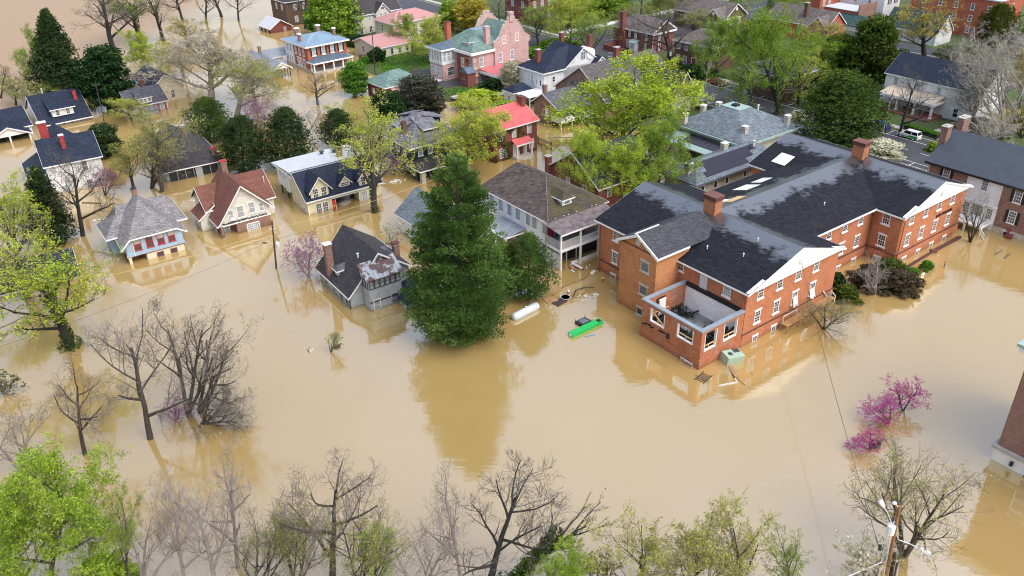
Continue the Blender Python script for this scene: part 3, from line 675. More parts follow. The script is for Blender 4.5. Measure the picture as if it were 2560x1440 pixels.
for (p, q) in (((-42.3, 1.3, 3.5), (-42.3, 3.95, 3.5)), ((-42, .2, 3.0), (-39.7, .2, 3.0)), ((-38.4, .2, 3.0), (-35.9, .2, 3.0)), ((-40.9, 9.3, 3.2), (-38.3, 9.3, 3.2)), ((-42.3, 6.2, 3.0), (-42.3, 8.6, 4.4))):
    k = MB(); k.beam(p, q, .1, .12); mx = [(a + c) / 2 for a, c in zip(p, q)]; k.beam((mx[0], mx[1], 1.8), mx, .09); k.build('timber_brace', 'newwood', b.e)
for face, c, a, wd, h in (('L', -42.5, 2.62, 2.65, 2.05), ('L', -42.5, 7.35, 2.5, 2.05), ('F', 0, -40.8, 2.2, 2.6), ('F', 0, -37.15, 2.5, 2.6)):
    k = MB(); hw = wd / 2; z0 = 2.9 if face == 'L' else 2.35
    for u0, u1, v0, v1 in ((-hw, -hw + .1, 0, h), (hw - .1, hw, 0, h), (-hw + .1, hw - .1, 0, .09)): k.box(u0, u1, -.04, .3, v0, v1)
    o = k.build('opening_frame', 'white', b.e); o.location = (a, c, z0) if face == 'F' else (c, a, z0); o.rotation_euler = (0, 0, 0 if face == 'F' else -pi / 2)
k = MB(); k.box(-42.72, -42.5, 5.1, 5.55, 1.9, 2.6); k.build('burnt_meter_box', 'black', b.e)
b.done()

# ================================================================== blue house
b = Bld('blue_house', 'light blue flooded house with grey hipped roof and four red-framed windows', 'house', (230 + 655 * .14582, 470 + 1315 * .14582), 34.5, wall='sid_blue', roof='sh_grey')
b.w().prism([(0, 1.25), (8.65, 1.25), (8.65, 3.3), (7.7, 4.25), (.95, 4.25), (0, 3.3)], 'y', 0, 6.4); b.box(2.75, 8.55, .05, 6.3, -1.6, 1.2, 'cream'); b.box(-1.3, 0, 4.85, 9.5, -1.6, 4.2); b.box(0, 9.9, 6.4, 10, -1.6, 4.2); b.box(0.3, 2.75, 4.6, 6.3, -1.6, 1.2, 'black')
k = MB(); k.prism([(-.05, 1.12), (8.75, 1.12), (8.7, 1.26), (-.02, 1.26)], 'y', -.08, 6.4); k.build('skirt_trim', 'maroon', b.e)
k = MB(); k.prism([(-.18, 1.24), (8.85, 1.24), (8.68, 1.75), (-.03, 1.75)], 'y', -.1, .02); k.build('flared_skirt', 'sid_blue', b.e)
b.post(.25, .2, -1.6, 1.15, .42, 'cream')
# main hipped-gable roof: apex with a long front slope
R = MB(); pk = (4.3, 4.7, 8.6)
A, B_, C, D = (.75, -.5, 4.3), (7.9, -.5, 4.3), (9.5, .1, 3.1), (-.75, -.75, 3.0)
E_, F_ = (9.3, 6.5, 4.2), (-.7, 5.0, 4.2); pb = (4.3, 7.2, 8.5)
R.poly([A, B_, pk]); R.poly([B_, C, pk]); R.poly([D, A, pk]); R.poly([C, E_, pb, pk]); R.poly([F_, D, pk, pb]); R.poly([E_, F_, pb])
lo = lambda p, t=.16: (p[0], p[1], p[2] - t)
for p, q in ((A, B_), (B_, C), (C, E_), (E_, F_), (F_, D), (D, A)): R.poly([lo(p), lo(q), q, p])
R.build('roof', 'sh_grey', b.e)
for p, q in ((A, B_), (B_, C), (D, A), (F_, D), (C, E_)): b.T.beam(lo((p[0], p[1] - .04, p[2])), lo((q[0], q[1] - .04, q[2])), .08, .2)
b.hip(.2, 10.0, 3.2, 10.4, 4.1, (1.0, 6.7), (8.6, 6.7), 7.4, ov=.5, walls=False, roof='sh_grey')
b.hip(-1.6, 3, 2.9, 9, 4.0, (.6, 5.8), (2.6, 5.8), 6.4, ov=.5, walls=False, roof='sh_grey')
for x in (1.77, 3.6, 5.3, 6.95): b.win('F', 0, x, 2.05, w=1.1, h=1.95, kind='sgo', fm='redp', pm='glass')
for x in (4.75, 6.85): b.win('F', .05, x, .05, w=1.05, h=.75, kind='g', fm='maroon', pm='glass')
for x in (1.77, 5.3, 6.95):
    k = MB(); k.box(x - .45, x + .45, -.075, -.05, 3.1, 3.9); k.build('window_blind', 'conc', b.e)
b.chimney(4.3, 6.6, 7.4, 9.6, .7, .7, 'brick_old', cap='black', capm=.05); b.down(1.1, -.12, 1.2, 4.2, 'white'); b.done()

# ================================================================== red-brown roofed house
b = Bld('gabled_house', 'white peeling gabled house with red-brown roof and brick ground floor', 'house', (460 + 650 * .15276, 390 + 1340 * .15276), 34.5, wall='sid_peel', roof='sh_red')
b.w('brick_old').box(2.5, 8.3, -.02, 9, -1.6, 1.98); b.w('brick_old').box(.1, 2.5, 1.85, 9, -1.6, 1.98); b.w('sid_peel').box(-1.3, .1, 5.7, 9, -1.6, 2.6)
b.w('brick_old').box(-.22, .22, -.22, .22, -1.6, 2.0)
b.prof('y', [(-.75, 2.35), (-.3, 2.75), (4.15, 8.45), (9.2, 3.3)], .02, 9.5, ov=.6, zb=1.98, inset=.75)
k = MB(); k.box(-.2, 8.45, -.12, .02, 1.9, 2.12); k.build('sill_band', 'white', b.e)
b.gable('x', 4.0, 12.9, 4.2, 10.6, 3.6, 7.0, ov=.4)
b.gable('x', 4.6, 12.0, -.6, 4.0, 3.9, 6.6, ov=.5)
b.prof('y', [(-2.4, 2.3), (.6, 4.4)], 4.4, 8.6, ov=.3, zb=-1.6, wall='sid_peel')
for x, z, w_, h in ((1.9, 2.75, 1.0, 1.75), (3.55, 2.75, 1.3, 2.1), (5.5, 3.0, 1.2, 2.0), (7.1, 2.9, .9, 1.6)): b.win('F', 0.0, x, z, w=w_, h=h, kind='so', pm='glass_pale')
k = MB(); k.box(1.65, 2.15, -.4, -.05, 2.75, 3.15); k.build('air_conditioner', 'white', b.e)
b.win('F', -.04, 5.2, -.4, w=2.2, h=1.75, kind='gd', pm='glass_pale'); b.win('F', 1.85, 1.3, -.4, w=1.0, h=1.9, kind='s', pm='glass_pale'); b.win('L', -1.3, 7.3, .6, w=.8, h=1.1, kind='s', pm='glass'); b.win('L', -.2, 3.0, -.6, w=.9, h=2, kind='', pm='glass')
k = MB(); rr = random.Random(8)
for i in range(46):
    x = .3 + i * .165 + rr.random() * .1; k.ball((x, -.16, 2.22 + rr.random() * .22), .12, .07, .12, 5, 4)
k.build('dead_creeper', 'char', b.e)
b.chimney(4.35, 7.6, 6.8, 10.2, .9, .8, 'brick_old', cap='redp'); b.pipe(10.2, 6.2, 5.2, 6.3, .07)
k = MB(); k.beam((4.15, -.65, 8.3), (4.15, -.65, 7.3), .2, .05); k.build('gable_ornament', 'wood', b.e)
b.done()

# ================================================================== yellow house
b = Bld('yellow_house', 'pale yellow flooded house with navy gables, white roofed rear wing and open porch', 'house', (670 + 670 * .15279, 340 + 1300 * .15279), 34.5, wall='sid_yellow', roof='sh_navy')
b.prof('x', [(-.45, 2.65), (4.9, 6.55), (7.5, 5.9)], 0, 14.2, ov=.35, inset=.47, walls=False)
b.w().prism([(.02, -1.6), (.02, 2.8), (4.9, 6.35), (7.0, 5.7), (7.0, -1.6)], 'x', .0, .3)
b.box(.3, 4.4, .02, 6.9, -1.6, 2.75); b.box(9.9, 14.2, .02, 6.9, -1.6, 2.75); b.box(4.4, 9.9, 2.2, 6.9, -1.6, 2.75); b.box(4.4, 9.9, .02, .4, 1.95, 2.75); b.box(.3, 14.2, 1.5, 6.9, 2.6, 3.6)
b.w('white').box(0, 14.2, 6.9, 13.2, 1.9, 5.6); b.w('white').box(8, 14.2, 6.9, 13, -1.6, 2)
k = MB(); k.prism([(4.7, 6.5), (13.9, 5.75), (13.9, 5.6), (4.7, 6.36)], 'x', -.5, 14.6); k.build('roof', 'roof_white', b.e)
b.T.box(-.56, -.5, 4.7, 13.9, 5.4, 5.75); b.T.box(-.5, 14.6, 13.9, 13.96, 5.4, 5.7)
# front dormer rising from the wall
b.dormer('F', -.02, 2.55, 3.3, 2.3, 4.75, 6.75, 4.2, kind='gable', n=2, wk='sg', ov=.55, ww=1.1)
b.dormer('F', .6, 7.6, 2.0, 3.2, 4.3, 5.4, 3.4, kind='gable', n=1, ov=.35); b.dormer('F', -.02, 11.6, 3.0, 2.3, 4.75, 6.5, 4.2, kind='gable', n=2, ov=.5, ww=1.0)
b.win('F', 0, 2.0, -.2, w=1.15, h=1.95, kind='sgo', fm='white', pm='glass'); b.win('F', 0, 3.25, -.2, w=1.15, h=1.95, kind='sgo', fm='white', pm='glass'); b.win('F', 0, 10.9, -.1, w=1.2, h=1.9, kind='sg'); b.win('F', 0, 12.4, -.1, w=1.2, h=1.9, kind='sg')
k = MB(); k.box(4.4, 9.9, -.06, 0, 1.85, 2.0); k.box(4.4, 4.52, -.06, .3, -1, 1.9); k.box(9.78, 9.9, -.06, .3, -1, 1.9); k.build('porch_frame', 'white', b.e)
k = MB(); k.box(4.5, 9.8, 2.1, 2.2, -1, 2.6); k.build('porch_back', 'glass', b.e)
k = MB(); k.beam((6.2, .8, .15), (8, 1.4, .15), .1); k.beam((6.4, .2, .12), (8.3, .8, .12), .1); k.beam((6.2, .8, .15), (6.4, .2, .12), .1); k.beam((8, 1.4, .15), (8.3, .8, .12), .1); k.build('porch_swing', 'metal', b.e)
b.wins('L', 0, (1.4, 4.2), -.6, w=.75, h=1.7, kind='s', pm='glass'); b.wins('L', 0, (8.2, 9.8, 11.4), 3.7, w=1.2, h=1.3, kind='sg', pm='glass_pale')
for y in (9.4, 12.4): b.post(.2, y, -1.6, 1.9, .2, 'polewood')
k = MB(); k.prism([(7.0, 2.0), (7.0, 5.4), (8.6, 2.0)], 'x', -.4, -.02); k.build('bracket_panel', 'sid_white', b.e)
b.chimney(10.2, 7.6, 5.9, 7.9, .9, .8, 'brick_red', cap='black'); b.pipe(6, 9, 6, 6.6); b.pipe(8.4, 11.6, 5.8, 6.4, .3, 'metald'); b.pipe(10.6, 10.8, 5.8, 6.5, .4, 'metald')
b.T.box(.0, .16, -.05, .02, -1, 2.7); b.done()

# ================================================================== grey house with the steep dark roof
gp = (780 + 550 * .18051, 540 + 1290 * .18051)
b = Bld('grey_house', 'blue-grey weathered house with steep dark roof and rusty bay roof', 'house', gp, 34.5, wall='sid_grey', roof='sh_char')
b.prof('y', [(-.45, 2.05), (1.2, 3.7), (4.75, 7.65), (9.9, 3.95)], 0, 10.6, ov=.45, inset=.45)
b.box(1.9, 6.9, -2.4, .05, -1.6, 4.9)
k = MB(); k.prism([(-2.75, 5.05), (.1, 6.55), (.1, 6.42), (-2.75, 4.92)], 'x', 1.6, 7.3); k.build('bay_roof', seam('rusty_bay_roof', (.32, .36, .39), .6, axis=0, rust=(.085, .045, .04)), b.e)
k = MB(); k.prism([(0.0, 4.9), (-2.4, 4.9), (0, 6.3)], 'x', 1.9, 6.9); k.build('bay_gable', 'sid_grey', b.e)
for i in range(6): b.win('F', -2.4, 2.35 + .82 * i, 3.45, w=.76, h=1.35, kind='s', fm='metald', pm='glass_pale')
for i in range(3): b.win('L', 1.9, -1.9 + .75 * i, 3.45, w=.7, h=1.35, kind='s', fm='metald', pm='glass_pale')
b.win('F', -2.4, 2.9, -.1, w=1.1, h=1.85, kind='s', fm='sid_white', pm='glass_pale'); b.win('F', -2.4, 5.8, .15, w=1.35, h=1.7, kind='s', fm='sid_grey', pm='glass_mid')
k = MB(); k.box(4.0, 4.9, -.06, 0, 5.7, 6.5); k.build('gable_vent', 'conc', b.e)
b.box(6.3, 9.6, -5.1, .3, -1.6, 1.1); k = MB(); k.prism([(6.0, 1.05), (9.9, 2.2), (9.9, 2.06), (6.0, .92)], 'y', -5.5, .2); k.build('annex_roof', 'sh_navy', b.e)
b.win('L', 6.3, -3.6, -.4, w=1.5, h=1.1, kind='s', pm='glass_pale')
k = MB(); k.box(1.85, 6.95, -2.46, -2.38, 1.35, 1.5); k.build('band', 'char', b.e)
b.wins('L', 0, (1.2, 3.0), -.7, w=1.2, h=1.9, kind='s', fm='sid_grey', pm='glass'); b.wins('L', 0, (5.6, 8.4), -.4, w=1.0, h=1.5, kind='s', fm='sid_grey', pm='glass_mid')
b.chimney(.35, 6.9, 2.2, 7.4, 1.0, .8, 'brick_old', cap='white'); b.chimney(9.0, 2.6, 3.4, 6.7, .8, .8, 'brick_old', cap='brick_dark')
b.dormer('L', .55, 5.2, 1.1, 3.0, 4.0, 4.7, 2.2, kind='hip', n=1, roof='sh_grey2', ov=.3); b.dormer('R', 8.6, 4.0, 2.0, 4.2, 5.2, 6.0, 2.2, kind='hip', n=1, roof='sh_grey2')
b.pipe(3.2, 3.0, 5.9, 6.5, .12); b.down(-.12, .1, -1, 2, 'black'); b.done()

# ================================================================== white house with brown hipped roof
b = Bld('white_house', 'white two-storey house with brown hipped roof and weathered double porch', 'house', (1220 + 770 * .23616, 380 + 1265 * .23616), 36.5, wall='sid_white', roof='sh_brown')
b.hip(.8, 12.4, 4.0, 21.2, 6.7, (6.6, 11.6), (6.6, 19.2), 10.2, ov=.45, trimh=.2)
R = MB(); R.poly([(.45, 3.53, 6.735), (12.75, 3.53, 6.735), (6.6, 11.55, 10.235)]); R.poly([(.45, 3.53, 6.7), (6.6, 11.55, 10.2), (12.75, 3.53, 6.7)]); R.build('mossy_roof_slope', 'sh_moss', b.e)
k = MB(); k.beam((.4, 3.5, 6.76), (6.6, 11.6, 10.26), .14, .06); k.build('hip_cap', 'sh_tan', b.e)
b.dormer('F', 5.4, 5.75, 1.9, 7.4, 8.6, 9.5, 3.2, kind='hip', n=1, roof='sh_moss', ov=.35, ww=1.2)
for y in (4.8, 7.3, 8.9, 11.5, 13.7, 16, 18.5): b.win('L', .8, y, 4.35, w=.95, h=2.1, kind='sg', fm='sid_grey', pm='glass_pale'); b.win('L', .8, y, .9, w=.95, h=1.9, kind='s', fm='sid_grey', pm='glass_mid')
# double porch
k = MB(); k.prism([(-.35, 6.3), (4.2, 6.75), (4.2, 6.6), (-.35, 6.15)], 'x', -.3, 11.8); k.build('porch_roof', 'mt_rust2', b.e)
k = MB(); k.box(0, 11.5, .05, 4.0, 3.2, 3.45); k.build('porch_floor', 'plank_grey', b.e)
b.T.box(-.1, 11.6, -.05, .05, 3.1, 3.5); b.T.box(-.1, 0, .05, 4, 3.1, 3.5); b.T.box(-.3, 11.7, -.38, -.3, 5.95, 6.25)
for x in (.1, 3.95, 7.7, 11.3): b.post(x, .12, -1.6, 6.2, .26, 'white')
b.rail([(.1, .12), (3.95, .12)], 3.45, 1.35, 'plank_grey', solid=.26); b.rail([(.1, 3.9), (.1, .12)], 3.45, 1.35, 'plank_grey', solid=.26)
b.rail([(4.1, .12), (7.7, .12)], 3.45, 1.0, 'white'); b.rail([(7.8, .12), (11.2, .12)], 3.45, 1.0, 'white')
k = MB(); k.box(4.3, 7.4, .2, .24, 3.6, 4.4); k.build('porch_banner', plain('faded_banner', (.42, .5, .62), .8, .5, 2.5), b.e)
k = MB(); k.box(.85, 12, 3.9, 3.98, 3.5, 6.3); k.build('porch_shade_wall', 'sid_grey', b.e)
for x0, x1, m in ((.5, 1.8, 'redp'), (2, 3.7, 'mt_blue2'), (4.3, 7.4, 'black'), (8, 11, 'redp')):
    k = MB(); k.box(x0, x1, 3.8, 3.88, 3.6, 5.9); k.build('porch_clutter', m, b.e)
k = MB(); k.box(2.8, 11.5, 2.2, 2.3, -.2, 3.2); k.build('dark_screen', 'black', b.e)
for x in (2.9, 4.9, 6.0, 9.3): b.post(x, 2.1, -1, 3.2, .14, 'white')
k = MB(); k.box(.02, .08, .2, 3.9, -1.6, 2.6); k.build('lattice', siding('lattice_white', (.6, .64, .66), row=.16, groove=.6), b.e)
k = MB(); k.box(2.6, 11, .5, .8, -.1, .45); k.build('porch_skirt', 'white', b.e)
# side porch
k = MB(); k.prism([(-3.3, 3.0), (.8, 3.5), (.8, 3.38), (-3.3, 2.88)], 'y', 9.4, 15.4); k.build('side_porch_roof', 'mt_grey', b.e)
for y in (9.7, 12.4): b.post(-3.0, y, -1.6, 2.95, .22, 'white')
b.T.box(-3.36, -3.3, 9.4, 15.4, 2.75, 3.0); b.T.box(-3.3, .8, 9.34, 9.4, 2.8, 3.0); b.rail([(-3, 9.8), (-3, 15)], .1, .8, 'black')
b.gable('y', -2.5, .6, 19.8, 23, 5.0, 6.2, ov=.3)
k = MB(); rr = random.Random(4)
for x in (2.0, 3.7, 4.6, 6.2, 9.4, 10.3): z = 6.75 + .02; k.ball((x, 3.75, z), .2, .12, .07, 6, 4)
k.build('roof_debris', 'white', b.e); b.done()

# ================================================================== house behind the pine, slate roofed
b = Bld('cottage', 'white cottage with light slate roof mostly hidden behind the big pine', 'house', (1110, 596), 36.2, wall='sid_white', roof='sh_slate')
b.gable('y', -4.2, 4.2, -7.5, 7.5, 3.4, 6.6, ov=.4); b.wins('L', -4.2, (-5, -2.5, 1), .6, w=.9, h=1.6); b.win('F', -7.5, 0, .8, w=1.0, h=1.6); b.done()

# ================================================================== dark roofed house with screened porch
b = Bld('dark_roofed_house', 'house with broad charcoal roof and glazed screen porch among the trees', 'house', (40 + 1860 * .21094, 290 + 810 * .21094), 32, wall='sid_grey', roof='sh_char')
b.hip(-.6, 9.6, 1.6, 16, 2.4, (3.6, 9), (3.6, 14.5), 7.6, ov=1.0, trimh=.22)
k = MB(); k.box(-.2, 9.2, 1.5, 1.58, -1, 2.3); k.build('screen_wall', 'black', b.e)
for i in range(7): b.post(-.2 + 1.56 * i, .95, -1.6, 2.3, .09, 'sid_grey')
b.door('F', .9, 5.4, -.4, .9, 2.3, 'glass_pale', 'sid_grey')
b.chimney(2.2, 12, 5.5, 8.8, .8, .8, 'brick_old'); b.chimney(5.8, 9.6, 5.5, 7.9, .7, .7, 'brick_old'); b.chimney(9.2, 2.4, 2, 4.6, .9, .8, 'brick_old', cap='redp'); b.done()

# ================================================================== white house with navy roof
b = Bld('white_house', 'white clapboard two-storey house with navy roof and red brick chimneys', 'house', (40 + 455 * .21094, 290 + 935 * .21094), 32, wall='sid_white', roof='sh_navy')
b.prof('x', [(-.4, 5.65), (6.0, 9.0), (12.4, 5.9)], 0, 9.4, ov=.4, inset=.42)
b.gable('y', .6, 7.4, 6, 15.2, 5.9, 9.0, ov=.4)
b.prof('y', [(-3.5, 2.3), (-.05, 4.2)], 1.5, 14.5, ov=.3, wall='sid_white')
b.win('F', 0, 6.4, 3.3, w=1.1, h=2.1, kind='so', pm='glass_mid'); b.win('F', 0, 6.4, -.3, w=1.1, h=1.9, kind='so', pm='glass_mid'); b.win('F', 0, 2.0, -.4, w=1.1, h=1.9, kind='so', pm='glass_pale')
b.chimney(4.1, 3.2, 6.8, 9.9, .75, .7, 'redbr', cap='white'); b.chimney(1.8, 10.6, 7.0, 10.8, 1.5, 1.0, 'redbr', cap='white'); b.done()

# ================================================================== navy roofed houses top left
b = Bld('bungalow', 'low navy-roofed bungalow with white two-window dormer, flooded to the eaves', 'house', (620 * .17188, 170 + 890 * .17188), 38, wall='sid_white', roof='sh_navy')
b.prof('x', [(-.7, .85), (7.4, 6.0), (14.5, 1.6)], 0, 10.6, ov=.35, inset=.8)
b.dormer('F', .6, 5.2, 4.6, 2.0, 3.9, 5.4, 6.2, kind='shed', n=2, ov=.5, ww=.9); b.chimney(9.3, 4.6, 3.6, 6.3, .7, .7, 'redbr', cap='black'); b.pipe(3.5, 9, 5, 6.6, .15)
for x in (1.2, 3, 4.6, 6.4, 8.5): b.win('F', -.02, x, -.6, w=1.0, h=1.2, kind='s')
b.done()
b = Bld('porch_house', 'navy-roofed house at the left edge with white gabled porch', 'house', (400 * .17188, 170 + 960 * .17188), 38, wall='sid_white', roof='sh_navy')
b.prof('x', [(-.4, 1.9), (6.0, 4.9), (12.4, 1.9)], -9, 1.2, ov=.3, inset=.42)
b.gable('y', -8.2, .2, -4.2, 4, 1.6, 3.6, ov=.35, walls=False)
k = MB(); k.prism([(-8.2, 1.45), (.2, 1.45), (-4, 3.4)], 'y', -4.1, -3.9); k.build('porch_gable', 'white', b.e)
for x in (-7.9, -4, -.1): b.post(x, -4, -1.6, 1.5, .3, 'white')
b.wins('F', -.02, (-6, -3.2, -1.2), -.5, w=1.1, h=1.5, kind='s'); b.done()
b = Bld('cottage', 'grey-roofed cottage with white three-window dormer and red shutters', 'house', (2450 * .17188, 170 + 590 * .17188), 40, wall='sid_white', roof='sh_grey2')
b.prof('x', [(-.5, 2.2), (3.9, 5.3), (8.6, 2.2)], -8.8, 0, ov=.3, inset=.5)
b.dormer('F', -1.6 + 1.0, -5.0, 3.0, 2.6, 4.0, 4.9, 3.6, kind='shed', n=3, ww=.75, ov=.25); b.win('F', 0, -1.3, -.3, w=1.1, h=2, kind='sg', shut='redp'); b.chimney(-3.3, 4.6, 4.4, 6.8, .7, .7, 'brick_red', cap='metald')
k = MB(); k.prism([(-2.4, 1.2), (0, 1.9), (0, 1.8), (-2.4, 1.1)], 'x', -6.8, -2.6); k.build('awning', 'sh_grey', b.e); b.box(-6.6, -3, -2.1, 0, -1.6, 1.2, 'sid_grey'); b.done()
b = Bld('cream_house', 'cream house with dark blue roof behind the pale bare trees', 'house', (432, 250), 40, wall='cream', roof='sh_navy')
b.gable('y', -5, 3.5, 0, 13, 3.6, 6.6, ov=.4); b.win('F', 0, .4, .6, w=1.0, h=1.9, kind='sg'); b.win('F', 0, -2.6, .6, w=1.0, h=1.9, kind='sg'); b.done()
b = Bld('shed', 'small dark-roofed shed behind the magnolia', 'shed', (352, 228), 40, wall='sid_grey', roof='sh_char')
b.gable('x', 0, 6, -5.5, 1, 1.7, 4.0, ov=.3); b.win('F', 0, -2, .1, w=.8, h=1); b.done()
b = Bld('sunken_house', 'dark navy roof barely above the water under the leaning ivy tree', 'house', (195, 690), 30, wall='sid_white', roof='sh_navy')
b.gable('x', 0, 8.5, -16, 0, .35, 3.0, ov=.4); b.done()

# ================================================================== red brick house with blue metal roof
b = Bld('brick_house', 'orange-red brick house with blue metal hipped roof, black shutters and white-columned porch', 'house', (600 + 1330 * .13193, 40 + 1060 * .13193), 39.5, wall='brick_orange2', roof='mt_blue')
b.hip(0, 12.0, 0, 13.2, 6.9, (4.6, 6.0), (7.4, 7.4), 8.5, ov=.75, trimh=.4)
b.w('sid_white').box(-.12, 0, 8.2, 13.2, -.4, 6.5); b.w('stone').box(-.15, 12.1, -.1, 13.3, -1.6, .7)
b.wins('F', 0, (1.9, 4.8, 7.5, 10.2), 4.05, w=1.1, h=2.1, kind='sgl', shut='black', pm='glass_pale'); b.wins('L', 0, (2.4, 4.6, 6.9), 3.9, w=.95, h=2.3, kind='sl', pm='glass_pale')
for y in (4.2, 5.2, 6.2): b.win('L', 0, y, .9, w=.8, h=2.1, kind='sl', pm='glass_pale')
b.win('L', 0, 2.6, .7, w=.9, h=2.2, kind='sl', pm='glass_pale'); b.wins('L', -.12, (9.6, 11.4), 3.9, w=.9, h=2, kind='s', pm='glass_pale'); b.wins('L', -.12, (9.4, 10.6, 11.8), .9, w=.8, h=2, kind='s', pm='glass_pale')
b.wins('F', 0, (2.0, 5.0, 8.0), .9, w=1.1, h=1.9, kind='sg'); b.door('F', 0, 9.8, .7, 1.1, 2.2, 'wood')
k = MB(); k.poly([(-.6, -3.8, 2.95), (11.7, -3.8, 2.95), (9.5, -.02, 3.75), (2.6, -.02, 3.75)]); k.poly([(-.6, -3.8, 2.95), (2.6, -.02, 3.75), (-.6, -.02, 2.95)]); k.poly([(11.7, -3.8, 2.95), (11.7, -.02, 2.95), (9.5, -.02, 3.75)]); k.poly([(-.6, -3.8, 2.8), (11.7, -3.8, 2.8), (11.7, 0, 2.8), (-.6, 0, 2.8)]); k.build('porch_roof', 'mt_blue2', b.e)
b.T.box(-.7, 11.8, -3.9, -3.75, 2.6, 2.96); b.T.box(-.7, -.58, -3.75, 0, 2.6, 2.96); b.T.box(11.65, 11.8, -3.75, 0, 2.6, 2.96)
for x in (-.3, 2.6, 5.6, 8.5, 11.4): b.post(x, -3.4, .45, 2.7, .32, 'white', 'column')
for y in (-1.8,): b.post(-.3, y, .45, 2.7, .3, 'white', 'column'); b.post(11.4, y, .45, 2.7, .3, 'white', 'column')
k = MB(); k.box(-.6, 11.7, -3.75, 0, -1.6, .45); k.build('porch_floor', 'stone', b.e)
k = MB()
for i in range(4): k.box(7.2, 9.8, -4.05 - .35 * i, -3.7 - .35 * i, -1.2, .32 - .2 * i)
k.build('steps', 'stone', b.e)
for x, y in ((.8, 5.2), (3.6, 12.2), (9.8, 11.4), (11.2, 4.8)): b.chimney(x, y, 6.5, 9.1, 1.1 if y > 6 else .7, .8, 'brick_old', cap='white', capm=.3)
b.pipe(3, 4.4, 7.4, 7.9, .12, 'metald'); b.pipe(8.6, 9.4, 7.6, 8.1, .12, 'metald')
k = MB(); k.prism([(4.2, 2.2), (7.4, 2.9), (7.4, 2.75), (4.2, 2.05)], 'x', 12, 15.2); k.build('annex_roof', 'mt_grey', b.e); b.box(12, 14.8, 4.6, 7.2, -1.6, 2.2, 'sid_white'); b.done()

b = Bld('garage', 'small red brick garage with pale grey gable roof standing in flood water', 'garage', (600 + 590 * .13193, 40 + 335 * .13193), 39.5, wall='brick_red', roof='roof_white')
b.gable('y', 0, 7.4, 0, 8.6, 1.75, 4.0, ov=.45); b.win('F', 0, 5.0, .2, w=.8, h=1.2, kind='sg')
for y in (2.2, 4.9, 7.4): b.post(-.1, y, -1.6, 1.7, .3, 'white')
b.done()
b = Bld('open_porch_house', 'long grey metal-roofed house with white gable on posts in flood water', 'house', (600 + 830 * .13193, 40 + 1260 * .13193), 39.5, wall='sid_white', roof='mt_grey')
b.gable('y', -.4, 4.6, 4.4, 22, 2.6, 4.2, ov=.4, walls=False); b.box(-.2, 4.4, 9.5, 21.8, -1.6, 2.6); k = MB(); k.prism([(-.3, 2.5), (4.5, 2.5), (2.1, 4.0)], 'y', 4.3, 4.5); k.build('porch_gable', 'white', b.e)
for x in (-.2, 2.0, 4.4): b.post(x, 4.6, -1.6, 2.5, .16, 'black')
for y in (6.2, 8): b.post(4.4, y, -1.6, 2.5, .14, 'black')
b.gable('x', 17.2, 24, 4.0, 11, 2.6, 4.0, ov=.4, walls=False); b.box(4, 8.6, 17.4, 23.8, -1.6, 2.6); b.post(10.6, 17.5, -1.6, 2.6, .2, 'white'); b.post(8.6, 17.5, -1.6, 2.6, .2, 'white'); b.chimney(2.8, 18.6, 3.4, 5.8, .7, .7, 'brick_old')
b.wins('L', -.2, (11, 14), .3, w=.9, h=1.6); b.done()

# ================================================================== top row, left of the mansion
b = Bld('brick_house', 'dark brown brick house at the top edge behind a bare tree', 'house', (722, 66), 39.5, wall='brick_brown', roof='sh_char')
b.hip(0, 13, 0, 11, 7.8, (5, 5.5), (8, 5.5), 10.5, ov=.5); b.wins('F', 0, (3.2, 6.6, 10.4), 4.8, w=1.2, h=2.0, kind='sg', pm='glass_pale'); b.wins('F', 0, (3.2, 10.4), 1.0, w=1.3, h=2.0, kind='sg', pm='glass_pale'); b.door('F', 0, 6.6, .2, 1.2, 2.4, 'glass'); b.wins('L', 0, (3, 7), 4.8, w=1.1, h=2.0, pm='glass_pale'); b.done()
b = Bld('white_house', 'tall pale white house with black roof, red chimneys and small front gable', 'house', (680 + 720 * .29309, 330 * .29309), 39.5, wall='sid_beige', roof='sh_char')
b.gable('x', 0, 10, 0, 17, 7.2, 11.6, ov=.5); b.gable('y', 7.4, 12.6, -.9, 5, 7.0, 9.7, ov=.45)
b.wins('F', 0, (2.2, 5.6), 4.6, w=1.2, h=2.1, kind='sd', pm='glass_pale'); b.wins('F', -.9, (9.2, 10.8), 4.6, w=1.1, h=2.2, kind='s', pm='glass_pale'); b.wins('F', 0, (2.2, 5.6), 1.0, w=1.2, h=2.1, kind='sd'); b.win('F', -.9, 10, 7.6, w=1.3, h=.9, kind='g'); b.win('F', 0, 15, 4.6, w=1.1, h=2)
k = MB(); k.poly([(8.4, -2.2, 3.5), (11.8, -2.2, 3.5), (10.1, -.9, 4.5)]); k.poly([(8.4, -2.2, 3.5), (10.1, -.9, 4.5), (8, -.9, 3.5)]); k.poly([(11.8, -2.2, 3.5), (12.2, -.9, 3.5), (10.1, -.9, 4.5)]); k.build('bay_roof', 'sh_char', b.e); b.box(8.5, 11.7, -2.1, -.9, 0, 3.5); b.win('F', -2.1, 10.1, 1.2, w=2, h=1.8, kind='gd', pm='glass_pale')
b.chimney(4.2, 4.2, 9, 13, .9, .9, 'redbr'); b.chimney(13, 3.4, 8.5, 12.5, .9, .9, 'redbr'); b.done()
b = Bld('cream_house', 'low cream house with faded red roof and hedge beside its steps', 'house', (680 + 920 * .29309, 520 * .29309), 41, .3, wall='sid_beige', roof='mt_pink')
